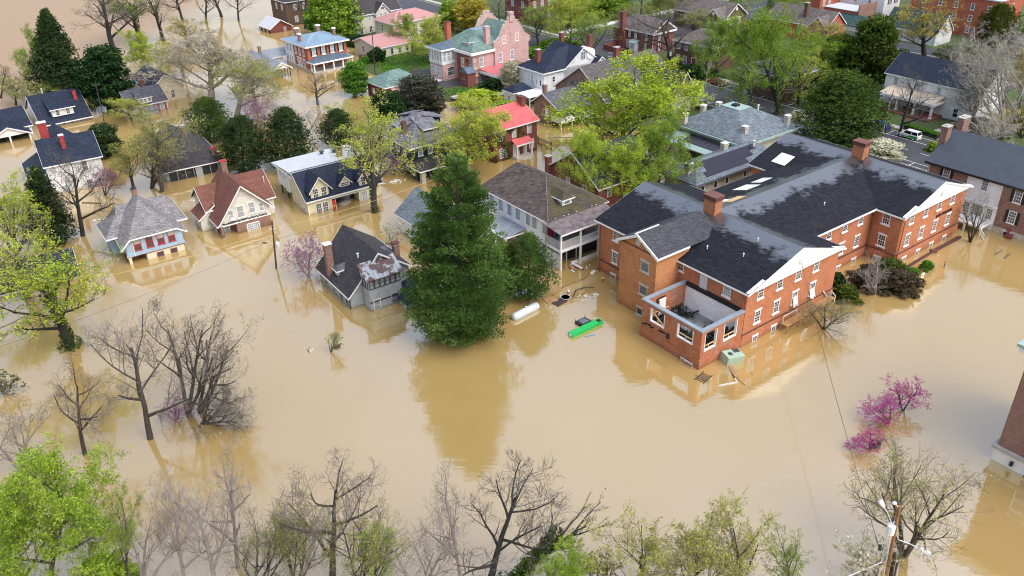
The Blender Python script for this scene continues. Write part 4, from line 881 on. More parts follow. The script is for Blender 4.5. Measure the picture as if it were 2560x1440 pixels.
b.prof('x', [(-.4, 3.9), (8.5, 5.6), (13.2, 3.9)], 0, 11, ov=.5, inset=.42, zb=-1); b.w('stone').box(-.1, 11.1, -.1, 13, -1, .7); b.wins('F', 0, (1.9, 4.4, 7.0, 9.6), 1.5, w=.95, h=1.7, kind='so', fm='sid_beige', pm='glass'); b.wins('L', 0, (3, 8), 1.5, w=.95, h=1.7, kind='s', pm='glass')
k = MB(); k.box(-2.2, 0, 4.2, 6.0, -.5, .9); k.build('entry_deck', 'wood', b.e); b.rail([(-2.2, 4.2), (-2.2, 6)], .9, .9, 'wood'); b.done()
b = Bld('cream_house', 'larger cream house with faded salmon roofs behind the low cream house', 'house', (1016, 118), 41, .3, wall='cream', roof='mt_pink')
b.hip(0, 17, 6, 16, 6.2, (5, 11), (12, 11), 8.6, ov=.6); b.gable('y', 0, 5.5, -1, 7, 4.6, 5.8, ov=.3); b.wins('F', 6, (7.5, 10, 12.5, 15), 3.4, w=1.0, h=1.8); b.wins('F', -1, (1.6, 4), 1.5, w=1.0, h=1.6); b.wins('L', 0, (8, 12), 3.4, w=1, h=1.8); b.done()
b = Bld('garage', 'brick garage with green tiled hipped roof beside the dark bare bush', 'garage', (900 + 360 * .18055, 20 + 1230 * .18055), 39, .8, wall='brick_red', roof='sh_green')
b.hip(-.9, 9.5, -1.6, 6.8, 3.6, (3.6, 3.2), (6.4, 3.2), 6.0, ov=.4, zb=-.5); b.wins('F', -1.6, (1.2, 5), .8, w=1, h=1.6); b.wins('L', -.9, (.6, 4), .8, w=1, h=1.5, pm='glass_pale')
k = MB(); k.prism([(-3.6, 2.6), (-1.6, 3.2), (-1.6, 3.1), (-3.6, 2.5)], 'x', .2, 6); k.build('porch_roof', 'mt_pink', b.e); b.post(.4, -3.3, .2, 2.6, .3, 'white'); b.post(5.8, -3.3, .2, 2.6, .3, 'white'); b.done()

# ================================================================== pink brick mansion
b = Bld('mansion', 'pink brick mansion with green tiled roof, stepped gable and white glazed sun porch', 'mansion', (900 + 1580 * .18055, 20 + 1060 * .18055), 39, 1.0, wall='brick_pink', roof='sh_green')
b.box(0, 9.5, 0, 12.5, -.5, 9.0); b.box(6.6, 17.8, -.5, 10, -.5, 9.2); b.w('brick_red').box(-.6, 0, 2, 6, -.5, 8.6)
R = MB()
A, B_, C, D = (-.5, -.5, 9.2), (8.5, -.5, 9.2), (8.5, 13, 9.2), (-.5, 13, 9.2); P, Q = (4.9, 5.2, 12.6), (8.5, 5.2, 12.6); P2 = (4.9, 8.6, 12.6); Q2 = (8.5, 8.6, 12.6)
R.poly([A, B_, Q, P]); R.poly([D, A, P, P2]); R.poly([C, D, P2, Q2]); R.poly([P, Q, Q2, P2])
for p, q in ((A, B_), (C, D), (D, A)): R.poly([lo(p), lo(q), q, p])
R.build('roof', 'sh_green', b.e)
b.gable('y', 6.9, 17.7, -.2, 9.4, 9.4, 14.3, ov=.1, trim=False, walls=False)
k = MB(); k.prism([(5.2, 7.2), (8.8, 7.2), (8.8, 7.4), (5.2, 7.4)], 'x', 5, 9); k.box(5.2, 9.2, 5.4, 8.4, 12.6, 12.72); k.build('flat_roof', 'mt_blue', b.e)
def dutch(y0, y1):
    k = MB(); pr = [(6.3, 9.0), (6.3, 10.4), (7.0, 10.6), (8.3, 11.6), (9.2, 13.4), (9.6, 14.2), (10.2, 14.4), (10.2, 14.9), (11, 14.9), (11, 15.9), (13.2, 15.9), (13.2, 14.9), (14.2, 14.9), (14.2, 14.4), (14.8, 14.2), (15.3, 13.2), (16.4, 11.6), (17.6, 10.7), (18.2, 10.4), (18.2, 9.0)]
    m_ = 12.1
    for p, q in zip(pr[1:-1], pr[2:]):
        if q[0] - p[0] > .01: k.prism([(p[0], 9.0), (q[0], 9.0), q, p], 'y', y0, y1)
    k.build('stepped_gable', 'brick_pink', b.e)
    c = MB()
    for p, q in zip(pr[1:-1], pr[2:]): c.beam((p[0], (y0 + y1) / 2, p[1] + .05), (q[0], (y0 + y1) / 2, q[1] + .05), y1 - y0 + .15, .14)
    c.build('gable_coping', 'stone', b.e)
dutch(-.55, -.1); dutch(9.5, 9.9)
b.wins('F', -.5, (9.6, 13.9), 9.7, w=1.1, h=2, kind='sgo', pm='glass_pale'); b.wins('F', -.5, (8.4, 12.2), 5.2, w=1.25, h=2.5, kind='so', pm='glass_pale'); b.win('F', 0, 2.6, 5.0, w=1.3, h=2.4, kind='so', pm='glass_pale'); b.win('F', 0, 2.6, 1.2, w=1.3, h=2.4, kind='sgo', pm='glass_mid'); b.win('L', -.6, 3.6, 4.9, w=1.2, h=2.4, kind='so', pm='glass_pale')
b.T.box(-.6, 6.7, -.6, 0, 8.3, 9.0); b.T.box(-.9, -.6, -.6, 12.5, 8.3, 9.0)
k = MB()
for i in range(11): k.box(-.06 - .14 * (i % 2), .5 + .25 * (i % 2), -.07, .1, 1.0 + .7 * i, 1.65 + .7 * i)
k.build('quoins', 'stone', b.e)
# sun porch bay
b.w('sid_white').box(-4.2, .2, 7.4, 13.2, 5.2, 9.0); b.w('brick_pink').box(-4.1, .1, 7.5, 13.1, -.5, 5.2)
R = MB(); A, B_, C, D = (-4.7, 6.9, 9.15), (.6, 6.9, 9.15), (.6, 13.7, 9.15), (-4.7, 13.7, 9.15); P, Q = (-1.4, 10.3, 10.2), (.6, 10.3, 10.2)
R.poly([A, B_, Q, P]); R.poly([D, A, P]); R.poly([C, D, P, Q]); R.poly([A, D, C, B_]); R.build('sun_porch_roof', 'mt_blue2', b.e); b.T.box(-4.75, .6, 6.85, 13.75, 8.7, 9.12)
for i in range(5): b.win('L', -4.2, 12.6 - 1.15 * i, 6.0, w=1.0, h=2.6, kind='sg', pm='glass_pale')
for i in range(3): b.win('F', 7.4, -3.4 + 1.3 * i, 6.0, w=1.15, h=2.6, kind='sg', pm='glass_pale')
for i in range(2): b.win('L', -4.1, 11.8 - 2.6 * i, 2.2, w=2.2, h=2.3, kind='sg', pm='glass_pale')
b.win('F', 7.5, -1.6, 2.2, w=2.4, h=2.2, kind='sg', pm='glass')
k = MB(); k.box(-5.6, -4.1, 8, 13, 1.0, 1.3); k.build('balcony', 'white', b.e)
b.dormer('L', .9, 3.6, 2.0, 9.6, 10.9, 11.8, 3, kind='hip', n=2, roof='sh_green')
b.chimney(1.4, 12.2, 9, 14.4, 1.3, 1.3, 'brick_orange2', cap='brick_dark'); b.chimney(5.6, 1.4, 9.2, 14.2, 1.3, 1.2, 'brick_pink', cap='stone'); b.chimney(12.1, -.3, 14.8, 17.0, 1.3, 1, 'brick_pink', cap='stone')
k = MB(); k.prism([(-1.9, 4.6), (1.9, 4.6), (0, 5.9)], 'x', -3.2, -.4); k.build('entry_roof', 'mt_blue2', b.e); b.w('brick_red').box(-3, -.5, -1.5, 1.6, -.5, 4.6)
# red roofed veranda
k = MB(); k.box(1.6, 12.5, -7.2, -.5, 4.1, 4.3); k.prism([(-.5, 4.3), (-7.2, 4.3), (-.5, 4.75)], 'x', 1.6, 12.5); k.build('veranda_roof', 'mt_salmon', b.e)
b.T.box(1.5, 12.6, -7.32, -7.2, 3.7, 4.35); b.T.box(1.48, 1.6, -7.2, -.5, 3.7, 4.35); b.w('brick_red').box(3.5, 12, -6.6, -.5, -.5, 3.7)
for x in (2.2, 7, 12): b.post(x, -6.9, 0, 3.8, .4, 'white', 'column')
b.rail([(8, -7), (12.5, -7), (12.5, -1)], 4.3, .9, 'stone', solid=.3, name='balustrade'); k = MB(); k.tube([(12.4, -7, 5.1), (12.4, -7, 5.6), (12.4, -7, 6.3), (12.4, -7, 6.5)], [.5, .35, .5, .2], 10); k.build('urn', 'stone', b.e); b.done()

# ================================================================== white house with navy roof behind red roof
b = Bld('white_house', 'bright white three-storey house with navy roof and curved dormer beside the mansion', 'house', (1240 + 455 * .26388, 80 + 640 * .26388), 38, 1.0, wall='sid_white', roof='sh_navy')
b.box(0, 17.5, 0, 9.3, -.8, 7.2); b.gable('y', 6.2, 18.2, -.0, 10, 7.2, 11.3, ov=.35)
R = MB(); A, B_, C, D = (-.5, -.4, 7.3), (6.8, -.4, 7.3), (6.8, 9.8, 7.3), (-.5, 9.8, 7.3); P = (8.5, 4.6, 10.9); Q = (12.2, 4.6, 11.2); Q2 = (12.2, 10.3, 11.2)
R.poly([A, B_, P]); R.poly([D, A, P]); R.poly([C, D, P]); R.poly([B_, (12.2, 4.6, 11.2), P]);
for p, q in ((A, B_), (D, A)): R.poly([lo(p), lo(q), q, p])
R.build('roof', 'sh_navy', b.e); b.T.box(-.6, 6.6, -.5, -.4, 7.0, 7.3); b.T.box(-.6, -.5, -.4, 9.8, 7.0, 7.3)
b.win('F', 0, 12.4, 8.3, w=1.6, h=1.9, kind='gd'); b.win('F', 0, 13.4, 3.6, w=1.2, h=2.6, kind='so'); b.win('F', 0, 3.0, 4.6, w=.9, h=1.4, kind='so'); b.win('F', 0, 7.6, 3.0, w=.8, h=1.9, kind='', fm='black', pm='glass')
b.win('L', 0, 4.2, 3.9, w=.9, h=2.2, kind='s', pm='glass_pale'); b.wins('L', 0, (2.6, 1.2), 4.0, w=.75, h=1.4, kind='s')
k = MB(); k.tube([(14.9, -.2, 9.3), (14.9, 3, 9.3)], [1.35, 1.35], 18); k.build('barrel_dormer', 'white', b.e)
b.gable('y', 14.8, 19.4, -1.5, 5, 6.8, 8.6, ov=.3)
b.chimney(2.6, 5.2, 8, 11.4, 1.1, 1.0, 'brick_red'); b.chimney(13.6, 9.2, 10.5, 13, .9, .9, 'brick_red'); b.chimney(16.6, 2.2, 8, 13, 1, 1, 'brick_red', cap='brick_dark')
b.hip(-6.6, -1.2, 3.2, 7.0, 3.2, (-5, 5.1), (-2.4, 5.1), 4.6, ov=.3, zb=-.8); b.win('L', -6.6, 5, 1.2, w=.8, h=1.1)
k = MB(); k.box(-6.4, 0, -2.2, 2.8, 3.05, 3.2); k.build('carport_roof', 'white', b.e); b.post(-6.1, -2, -.8, 3, .2, 'white'); b.post(-1, -2, -.8, 3, .2, 'white'); b.done()

# ================================================================== brick house with the red metal roof
b = Bld('brick_house', 'ivy-covered brick house with bright red metal roof and red porch canopy', 'house', (1240 + 390 * .26388, 80 + 1120 * .26388), 38, wall='brick_red', roof='mt_red')
b.prof('x', [(-.45, 6.55), (5.3, 9.3), (11, 6.55)], -11, 0, ov=.4, inset=.47)
b.wins('F', 0, (-2.1, -6.0, -9.4), 4.2, w=1.1, h=2, kind='sg', pm='glass_pale'); b.wins('F', 0, (-8.8,), .6, w=1.9, h=2, kind='sgd', pm='glass_mid'); b.win('F', 0, -1.5, .9, w=1.3, h=1.9, kind='sg', pm='glass_pale')
k = MB(); k.prism([(-1.75, 3.0), (0, 3.9), (0, 3.8), (-1.75, 2.9)], 'x', -6.8, -2.4); k.build('porch_canopy', 'mt_red', b.e); b.T.box(-6.85, -2.35, -1.8, -1.72, 2.75, 3.02)
for x in (-6.4, -2.7): b.post(x, -1.5, -1, 2.9, .3, 'white', 'column')
b.door('F', 0, -4.2, .3, 1.0, 2.2, 'maroon'); k = MB(); k.box(-6.4, -5, -.1, 0, .2, 2.9); k.box(-3.4, -2.8, -.1, 0, .2, 2.9); k.build('door_surround', 'white', b.e)
k = MB(); k.box(-6.8, -2.4, -1.9, 0, -1, .25); k.box(-5.6, -3, -2.6, -1.9, -1, .05); k.build('stoop', 'stone', b.e)
k = MB(); k.box(-5.5, -4.95, -.4, -.36, 1.2, 2.0); k.build('porch_flag', plain('blue_flag', (.02, .08, .4), .7, .3), b.e)
b.chimney(-.5, 4.4, 7, 10.4, 1.0, 1.6, 'brick_red', cap='brick_dark')
k = MB(); rr = random.Random(6)
for i in range(2600):
    x = -11 + 9.4 * rr.random() ** 1.35; z = rr.uniform(0, 6.2)
    if noise.noise(Vector((x * .55, z * .55, 2))) < -.12 + (x + 11) * .03 or (-6.9 < x < -2.3 and z < 3.4): continue
    leafquad(k, Vector((x, -.1 - .12 * rr.random(), z)), .2, rr, 1.4, Vector((0, -1, 0)))
k.build('ivy', 'lf_olive', b.e, recalc=False); b.done()

# ================================================================== dark green foursquare
b = Bld('foursquare_house', 'dark green house with grey cross-gabled roof, four wide dormers and corner porch', 'house', (920 + 565 * .18053, 240 + 1100 * .18053), 36, wall='sid_green', roof='sh_grey3')
b.hip(.4, 11.8, -1.0, 12, 5.9, (5.9, 4.8), (5.9, 6.0), 10.2, ov=.7, trimh=.3)
b.dormer('L', 1.9, 5.8, 3.2, 6.6, 8.3, 9.6, 4, kind='shed', n=2, roof='sh_grey3', ov=.5); b.dormer('F', .9, 6.0, 3.0, 6.6, 8.3, 9.6, 4, kind='shed', n=1, ww=1.5, roof='sh_grey3', ov=.6)
b.dormer('R', 10.3, 5.6, 3.2, 6.8, 8.6, 9.8, 4, kind='shed', n=1, roof='sh_grey3', ov=.6); b.dormer('B', 10.5, 6.0, 3.0, 6.8, 8.6, 9.8, 4, kind='shed', n=1, roof='sh_grey3', ov=.6)
b.wins('F', -1.0, (2.4, 4.6, 8.2, 10.4), 3.7, w=1.1, h=1.9, kind='so', pm='glass_pale'); b.wins('L', .4, (1.5, 4, 6.5, 9), 3.7, w=1.0, h=1.8, kind='so', pm='glass_mid')
b.box(-1.0, .4, 4.0, 9.5, -1.6, 2.6); k = MB(); k.prism([(-1.5, 2.5), (.45, 3.3), (.45, 3.15), (-1.5, 2.35)], 'y', 3.4, 10); k.build('bay_roof', 'sh_char', b.e); b.wins('L', -1.0, (4.9, 6.6, 8.4), .1, w=1.1, h=2.0, kind='o', pm='glass')
b.hip(-.2, 11, -5.3, -1.2, 2.65, (2.4, -2.2), (9, -2.2), 3.9, ov=.5, walls=False, roof='sh_char'); b.w('stone').box(-.1, .75, -5.3, -4.5, -1.6, 2.5); b.w('stone').box(10, 10.8, -5.3, -4.5, -1.6, 2.5); b.box(-.1, .1, -3.6, -1.2, -1.6, 2.5); b.win('L', -.1, -2.2, .9, w=1.2, h=1.2, kind='o')
k = MB(); rr = random.Random(2)
for i in range(14): x = rr.uniform(1.2, 6); y = rr.uniform(-4.6, -2); k.beam((x, y, .1), (x + rr.uniform(-1, 1), y + rr.uniform(-.7, .7), .3 + rr.random() * .5), .12, .2)
k.build('porch_furniture', 'metal', b.e); b.chimney(1.7, 3.4, 6.3, 9.4, .8, .8, 'brick_brown', cap='brick_dark'); b.done()

# ================================================================== brick house with balcony and the steep grey-roofed one
b = Bld('brick_house', 'old brick house with long grey roof and white wooden balcony', 'house', (1240 + 530 * .26388, 80 + 880 * .26388), 38, wall='brick_old', roof='sh_grey2')
b.w().prism([(-1.0 + .3, -1.6), (5.4, -1.6), (5.4, 4.4), (2.2, 6.6), (-.7, 5.0)], 'x', -.6, 9)
R = MB(); R.prism([(-4.0, 3.9), (2.2, 6.9), (2.2, 6.75), (-4.0, 3.75)], 'x', -1.0, 9.5); R.prism([(2.2, 6.9), (6.0, 4.3), (6.0, 4.15), (2.2, 6.75)], 'x', -1.0, 9.5); R.build('roof', 'sh_grey2', b.e)
b.T.beam((-1.03, -4, 3.75), (-1.03, 2.2, 6.75), .06, .25); b.T.beam((-1.03, 2.2, 6.75), (-1.03, 6, 4.15), .06, .25)
k = MB(); k.box(-.8, 9, -4.0, -.7, 1.3, 1.6); k.build('balcony_floor', 'white', b.e); b.rail([(-.8, -.7), (-.8, -3.9), (9, -3.9)], 1.6, 1.0, 'white', solid=.2)
for x in (-.7, 2.5, 5.7, 8.8): b.post(x, -3.85, -1.6, 3.9, .2, 'white')
for i in range(5): b.win('F', -.7, .8 + 1.7 * i, 1.7, w=1.1, h=1.8, kind='s', pm='glass_pale')
b.win('L', -.62, 1.0, 1.6, w=1.0, h=2.2, kind='g', pm='white'); b.chimney(-.1, 2.3, 5.8, 8.6, .8, .8, 'brick_old'); b.done()
b = Bld('tudor_house', 'large tan brick house with steep grey roofs and white-trimmed gables behind the lime tree', 'house', (1240 + 530 * .26388, 80 + 880 * .26388), 38, wall='brick_old', roof='sh_taupe')
b.gable('x', -7.5, 9.5, 9.4, 32, 5.2, 11.2, ov=.5); b.gable('y', 21.5, 29.5, -15.5, 2, 4.6, 10.2, ov=.5, roof='sh_char')
b.gable('y', 8.2, 13.2, -3, 4, 5.6, 9.2, ov=.4, wall='brick_old'); b.gable('y', 12.6, 17.6, -9, 0, 4.6, 8.4, ov=.4)
b.dormer('F', -6.2, 19.6, 2.2, 4.6, 6.4, 8.0, 3.6, wall='white', n=1); b.dormer('F', -8.4, 15.1, 1.2, 5.0, 6.0, 6.8, 2, wall='white', n=1)
b.w('stone').box(21.6, 29.4, -15.6, -15.5, -1, 4.6); b.wins('F', -15.6, (23.5, 27), 1.3, w=1.2, h=2.2, pm='glass_pale'); b.win('F', -3, 10.7, 5.8, w=1, h=1.7, pm='glass_pale'); b.wins('L', 9.4, (-1, 1.2), 5.5, w=1, h=1.9, pm='glass_pale'); b.wins('L', 21.5, (-13, -10), 1.2, w=1.1, h=2.2, pm='glass_pale')
b.chimney(20.6, 1.2, 10, 13.4, 1.2, 1.0, 'brick_red'); b.pipe(21.5, 0, 10.5, 12.2, .1, 'white'); b.done()
b = Bld('brick_house', 'dark red brick house with blackish gable roof half hidden under the lime tree', 'house', None, 36.2, o=FW(-22.3, 40.8), wall='brick_red', roof='sh_bkgreen')
b.gable('x', 0, 13.2, 0, 13, 5.7, 10.0, ov=.5); b.wins('L', 0, (3.6, 8.0), 3.0, w=1.1, h=1.9, pm='glass_pale'); b.win('F', 0, 2.4, 3.2, w=1.1, h=1.8, pm='glass_mid'); b.chimney(-.4, 13, 3, 7.4, .9, .9, 'brick_red'); b.done()

# ================================================================== hip grey pavilion and the wing with solar panels
b = Bld('pavilion_house', 'single-storey house with big grey hipped roof, verdigris gutters and flat copper top', 'house', None, 36.2, o=FW(12.6, 39.2), wall='sid_beige', roof='sh_slate')
b.box(1, 17, 1, 16.6, -.5, 5.0)
R = MB(); A, B_, C, D = (0, 0, 5.1), (17.9, 0, 5.1), (17.9, 17.6, 5.1), (0, 17.6, 5.1); a, b_, c, d = (7.3, 7.5, 8.5), (10.8, 7.5, 8.5), (10.8, 11.9, 8.5), (7.3, 11.9, 8.5)
for p, q, r_, s_ in ((A, B_, b_, a), (B_, C, c, b_), (C, D, d, c), (D, A, a, d)): R.poly([p, q, r_, s_]); R.poly([lo(p), lo(q), q, p])
R.poly([lo(A), lo(D), lo(C), lo(B_)]); R.build('roof', 'sh_slate', b.e)
k = MB(); k.box(7.2, 10.9, 7.4, 12, 8.5, 8.6); k.build('flat_top', 'verdigris', b.e); k = MB(); k.box(8.4, 9.6, 9.2, 10.4, 8.6, 9.0); k.build('roof_hatch', 'black', b.e)
k = MB()
for x0, x1, y0, y1 in ((-.35, 18.25, -.35, 0), (-.35, 18.25, 17.6, 17.95), (-.35, 0, 0, 17.6), (17.9, 18.25, 0, 17.6)): k.box(x0, x1, y0, y1, 4.6, 5.0)
k.build('box_gutter', 'verdigris', b.e)
for x, y in ((3.4, 2.6), (14.8, 1.4), (.6, 15.4), (7.4, 16.6), (11.2, 15.8)): b.chimney(x, y, 5.2, 7.4, .9, .9, 'stone', cap='white')
b.pipe(12.6, 7, 7.6, 8.6, .15, 'white')
k = MB(); k.prism([(-4.2, 2.8), (.5, 4.1), (.5, 3.95), (-4.2, 2.65)], 'y', 0.5, 17); k.build('veranda_roof', 'verdigris', b.e)
k = MB()
for i in range(8): k.obox((-1.4, 3.4 + 1.25 * i, 3.68), (1.25, 0, .345), (0, .58, 0), (0, 0, .03))
k.build('solar_panels', plain('solar_cells_dull', (.035, .03, .045), .3, .2), b.e)
for y in (1, 6, 11, 16.4): b.post(-3.9, y, -.5, 2.7, .4, 'conc', 'column')
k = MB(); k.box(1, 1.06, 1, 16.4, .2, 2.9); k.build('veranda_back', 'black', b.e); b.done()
b = Bld('solar_wing', 'pale masonry wing with slate roof carrying three rows of black solar panels', 'building', None, 36.2, o=FW(-6.6, 33.2), wall='conc', roof='sh_slate')
b.hip(.8, 22, .9, 8.2, 4.1, (4.4, 4.4), (20, 4.4), 6.4, ov=.9, trimh=0, zb=-1)
k = MB(); k.box(-.15, 22.9, -.1, .02, 3.75, 4.08); k.box(-.2, -.1, 0, 9.1, 3.75, 4.08); k.build('box_gutter', 'mt_blue2', b.e)
sl = (6.4 - 4.1) / 4.4; k = MB()
for r_, (xa, n) in enumerate(((3.4, 10), (4.6, 11), (4.2, 13))):
    for i in range(n):
        y = 1.25 + 1.02 * r_; z = 4.1 + sl * y + .1; k.obox((xa + .55 + 1.12 * i, y, z), (.545, 0, 0), (0, .5, .5 * sl), (0, 0, .025))
k.build('solar_panels', plain('solar_cells', (.016, .013, .028), .22, .2), b.e)
b.chimney(1.7, 3.6, 4.4, 6.6, 1.2, 1.0, 'stone', cap='white'); b.chimney(13, 5.4, 5.5, 7.2, 1.1, .9, 'stone', cap='white'); b.pipe(18.6, 3.2, 5.6, 6.9, .18, 'white')
b.wins('F', .9, (2.6, 6.0, 9.0, 14), 1.7, w=1.0, h=1.4, kind='', pm='glass'); b.done()

# ================================================================== houses across the street
b = Bld('brick_house', 'red brick house with brownish roof, black shutters and white pedimented end', 'house', (1440 + 1140 * .16667, 790 * .16667), 39, 1.5, wall='brick_red', roof='sh_tan')
b.hip(0, 9, 0, 15, 6.7, (4.6, 2.2), (4.6, 11.5), 9.8, ov=.45, zb=-.5, trimh=.35)
P = MB(); P.prism([(-.2, 6.4), (9.2, 6.4), (4.6, 9.4)], 'y', -.5, .4); P.build('pediment', 'brick_brown', b.e); b.T.beam((-.4, -.55, 6.6), (4.6, -.55, 9.6), .12, .35); b.T.beam((9.5, -.55, 6.6), (4.6, -.55, 9.6), .12, .35); b.T.box(-.3, 9.3, -.6, -.45, 6.2, 6.6)
b.wins('L', 0, (2.4, 6.4, 8.8), 4.4, w=.95, h=2.0, kind='sg', shut='black', pm='glass_pale'); b.win('L', 0, 2.6, 1.6, w=.95, h=2, kind='sg', shut='black', pm='glass_pale'); b.win('L', 0, 8.9, 1.4, w=1.8, h=2.3, kind='g', pm='glass_pale'); b.win('F', 0, 2.8, 4.4, w=1, h=2, kind='sg', shut='black', pm='glass_pale'); b.win('F', 0, 2.8, 1.6, w=1, h=2, kind='sg', shut='black', pm='glass_pale')
b.box(-1.2, 0, 5.2, 7.6, 1, 3.4, 'white'); k = MB(); k.prism([(-1.5, 3.4), (0, 4.1), (0, 3.4)], 'y', 5, 7.8); k.build('bay_roof', 'verdigris', b.e); b.win('L', -1.2, 6.4, 1.6, w=1.8, h=1.6, kind='g', pm='glass_pale')
b.w('brick_red').box(-1.2, 0, 9.8, 12, -.5, 6); b.chimney(-.6, 10.9, 6, 11, 1.6, 1.3, 'brick_red', cap='brick_dark'); b.w('brick_red').box(-6, -5.6, 2, 13, 0, 2.6); b.w('brick_red').box(-5.6, -1, 13, 13.4, 0, 2.6); b.down(.0, -.1, .5, 6.4); b.done()
b = Bld('brown_house', 'brown brick house with five white-framed upper windows and central doorway', 'house', (1440 + 1530 * .16667, 950 * .16667), 39, 1.5, wall='brick_brown', roof='sh_tan')
b.hip(0, 9.6, -11.4, 1.6, 7.6, (4.8, -6.5), (4.8, -3.2), 10.6, ov=.45, zb=-.5, trimh=.4)
b.wins('L', 0, (.2, -2.4, -8.2, -10.6), 5.4, w=1.1, h=2.0, kind='sgo', pm='glass_mid'); b.win('L', 0, -5.2, 5.7, w=1.6, h=1.1, kind='g', pm='glass'); b.wins('L', 0, (-2.2, -8.2, -10.4), 1.7, w=1.2, h=2.2, kind='sgo', pm='glass_mid'); b.win('L', 0, .2, 2.6, w=1.1, h=1.3, kind='go', pm='glass_mid'); b.door('L', 0, -5.2, 1.2, 1.4, 2.6, 'maroon')
b.w('brick_red').box(-3, -2.6, -11, 1, 0, 1.8); b.w('brick_red').box(.5, 9, 1.6, 4.5, 0, 3.2); b.done()
b = Bld('brown_house', 'brown brick house with cross gables and round vents half hidden by spring trees', 'house', (1790, 80), 39, 1.5, wall='brick_brown', roof='sh_tan')
b.gable('y', 0, 10, -3, 17, 6.2, 9.6, ov=.4); b.gable('x', -3, 3, -2, 6, 6.0, 8.6, ov=.4); b.wins('L', 0, (4, 8, 12), 3.6, w=1.1, h=1.9, pm='glass_pale'); b.wins('L', -2, (-1.2, 1.4), 3.2, w=1, h=1.8, pm='glass_pale'); b.wins('F', -3, (2.5, 7), 3.6, w=1.1, h=1.9)
k = MB(); k.tube([(-2.05, 0, 7.2), (-2.15, 0, 7.2)], [.5, .5], 14); k.tube([(5, -3.05, 8), (5, -3.15, 8)], [.5, .5], 14); k.build('round_vent', 'white', b.e); b.done()
b = Bld('porch_house', 'grey house with wrought porch and dark hipped roof behind the tall ivy tree', 'house', (1880, 235), 39, 1.2, wall='brick_brown', roof='sh_grey2')
b.hip(0, 11, -9, 4, 6.8, (4, -3), (7, -3), 9.6, ov=.6); b.wins('L', 0, (2, -1, -4, -7), 4.2, w=1.1, h=2, pm='glass_pale'); b.wins('L', 0, (2, -7), 1.2, w=1.1, h=2, pm='glass_pale'); b.done()
b = Bld('gabled_house', 'tan-roofed house with bright timber gable and brick chimney behind spring trees', 'house', (2015, 100), 37, 1.2, wall='brick_orange2', roof='sh_tan')
b.gable('y', 0, 9, -6, 14, 5.8, 9.4, ov=.4); b.gable('x', -7, -1, -1.5, 5, 5.6, 8.6, ov=.3, wall='wood'); b.chimney(2, 2.6, 7, 11, 1.1, 1.1, 'brick_brown'); b.wins('L', 0, (3, 8), 3, w=1.1, h=1.8); b.done()
b = Bld('brick_house', 'small brick house with white gable trim among the street trees', 'house', (1985, 178), 37, 1.2, wall='brick_red', roof='sh_grey2')
b.gable('x', -8, 0, 0, 10, 5.6, 8.6, ov=.4); b.wins('L', 0, (-2, -5.5), 3.6, w=1.1, h=1.8, pm='glass_pale'); b.wins('L', 0, (-2, -5.5), .9, w=1.1, h=1.8, pm='glass_pale'); b.done()
b = Bld('white_house', 'white house with full-width columned porch, tan porch roof and dark slate roof', 'house', (2180 + 90 * .36644, 120 + 480 * .36644), 36, 1.5, wall='sid_white', roof='sh_navy')
b.gable('y', 11.2, 21.5, -13.5, 8, 8.0, 11.6, ov=.35)
b.wins('L', 11.2, (5.4, .4, -4.6, -9.6), 5.0, w=1.2, h=2.2, kind='so', pm='glass_pale'); b.wins('L', 11.2, (-9.2,), 1.6, w=1.2, h=2.0, kind='so', pm='glass'); b.wins('L', 11.2, (4, -3), 1.7, w=1.3, h=2.2, kind='so', pm='glass_mid'); b.door('L', 11.2, .3, 1.6, 1.3, 2.4, 'black')
k = MB(); k.prism([(6.6, 4.7), (11.2, 5.6), (11.2, 5.45), (6.6, 4.55)], 'y', -6.4, 6.2); k.build('porch_roof', plain('tan_porch_roof', (.45, .38, .3), .8, .15), b.e); b.T.box(6.5, 6.6, -6.4, 6.2, 4.1, 4.7); b.T.box(6.6, 11.2, -6.5, -6.4, 4.1, 4.7)
for y in (5.8, 1.9, -2.1, -6.0): b.post(7.1, y, 1.4, 4.2, .42, 'white', 'column')
k = MB(); k.box(5.6, 11.2, -6.6, 6.4, .2, 1.4); k.box(3.8, 5.6, -4, 4, .2, 1.0); k.build('brick_terrace', 'brick_red', b.e); b.done()
b = Bld('brick_apartments', 'tall red brick apartment block with white sash windows at the top edge', 'building', (2478, 100), 36.2, 1.2, wall='brick_orange2', roof='sh_char')
b.box(0, 14, 0, 26, -.5, 11.6); k = MB(); k.box(-.3, 14.3, -.3, 26.3, 11.6, 11.9); k.build('roof', 'roof_white', b.e)
for z in (2.0, 5.2, 8.4): b.wins('L', 0, (2.6, 7.4, 12.2, 17, 22), z, w=1.1, h=1.8, kind='so', pm='glass_mid'); b.wins('F', 0, (3, 8), z, w=1.1, h=1.8, kind='so', pm='glass_mid')
b.done()
b = Bld('brick_house', 'dark red brick building with broad pale grey roof in the top right corner', 'building', (2400, 150), 36.2, 1.2, wall='brick_red', roof='sh_grey')
b.hip(12, 34, -22, -6, 5.6, (18, -14), (28, -14), 9.6, ov=.6); b.wins('L', 12, (-9, -13, -18), 2.5, w=1.1, h=1.8); b.done()
b = Bld('white_cottage', 'white cottage with dark green roof behind the golden street tree', 'house', (2268, 102), 36.2, 1.2, wall='sid_white', roof='sh_dkgreen')
b.gable('y', 0, 8.5, -8, 8, 4.6, 9.0, ov=.3); b.wins('L', 0, (3.4, 0, -4), 2.0, w=1.6, h=1.7, kind='gd', pm='glass_pale'); b.win('F', -8, 4, 5, w=1, h=1.6); b.done()
b = Bld('white_townhouse', 'tall white townhouse with black shutters at the top edge', 'house', (2188, 48), 36.2, 1.2, wall='sid_white', roof='sh_char')
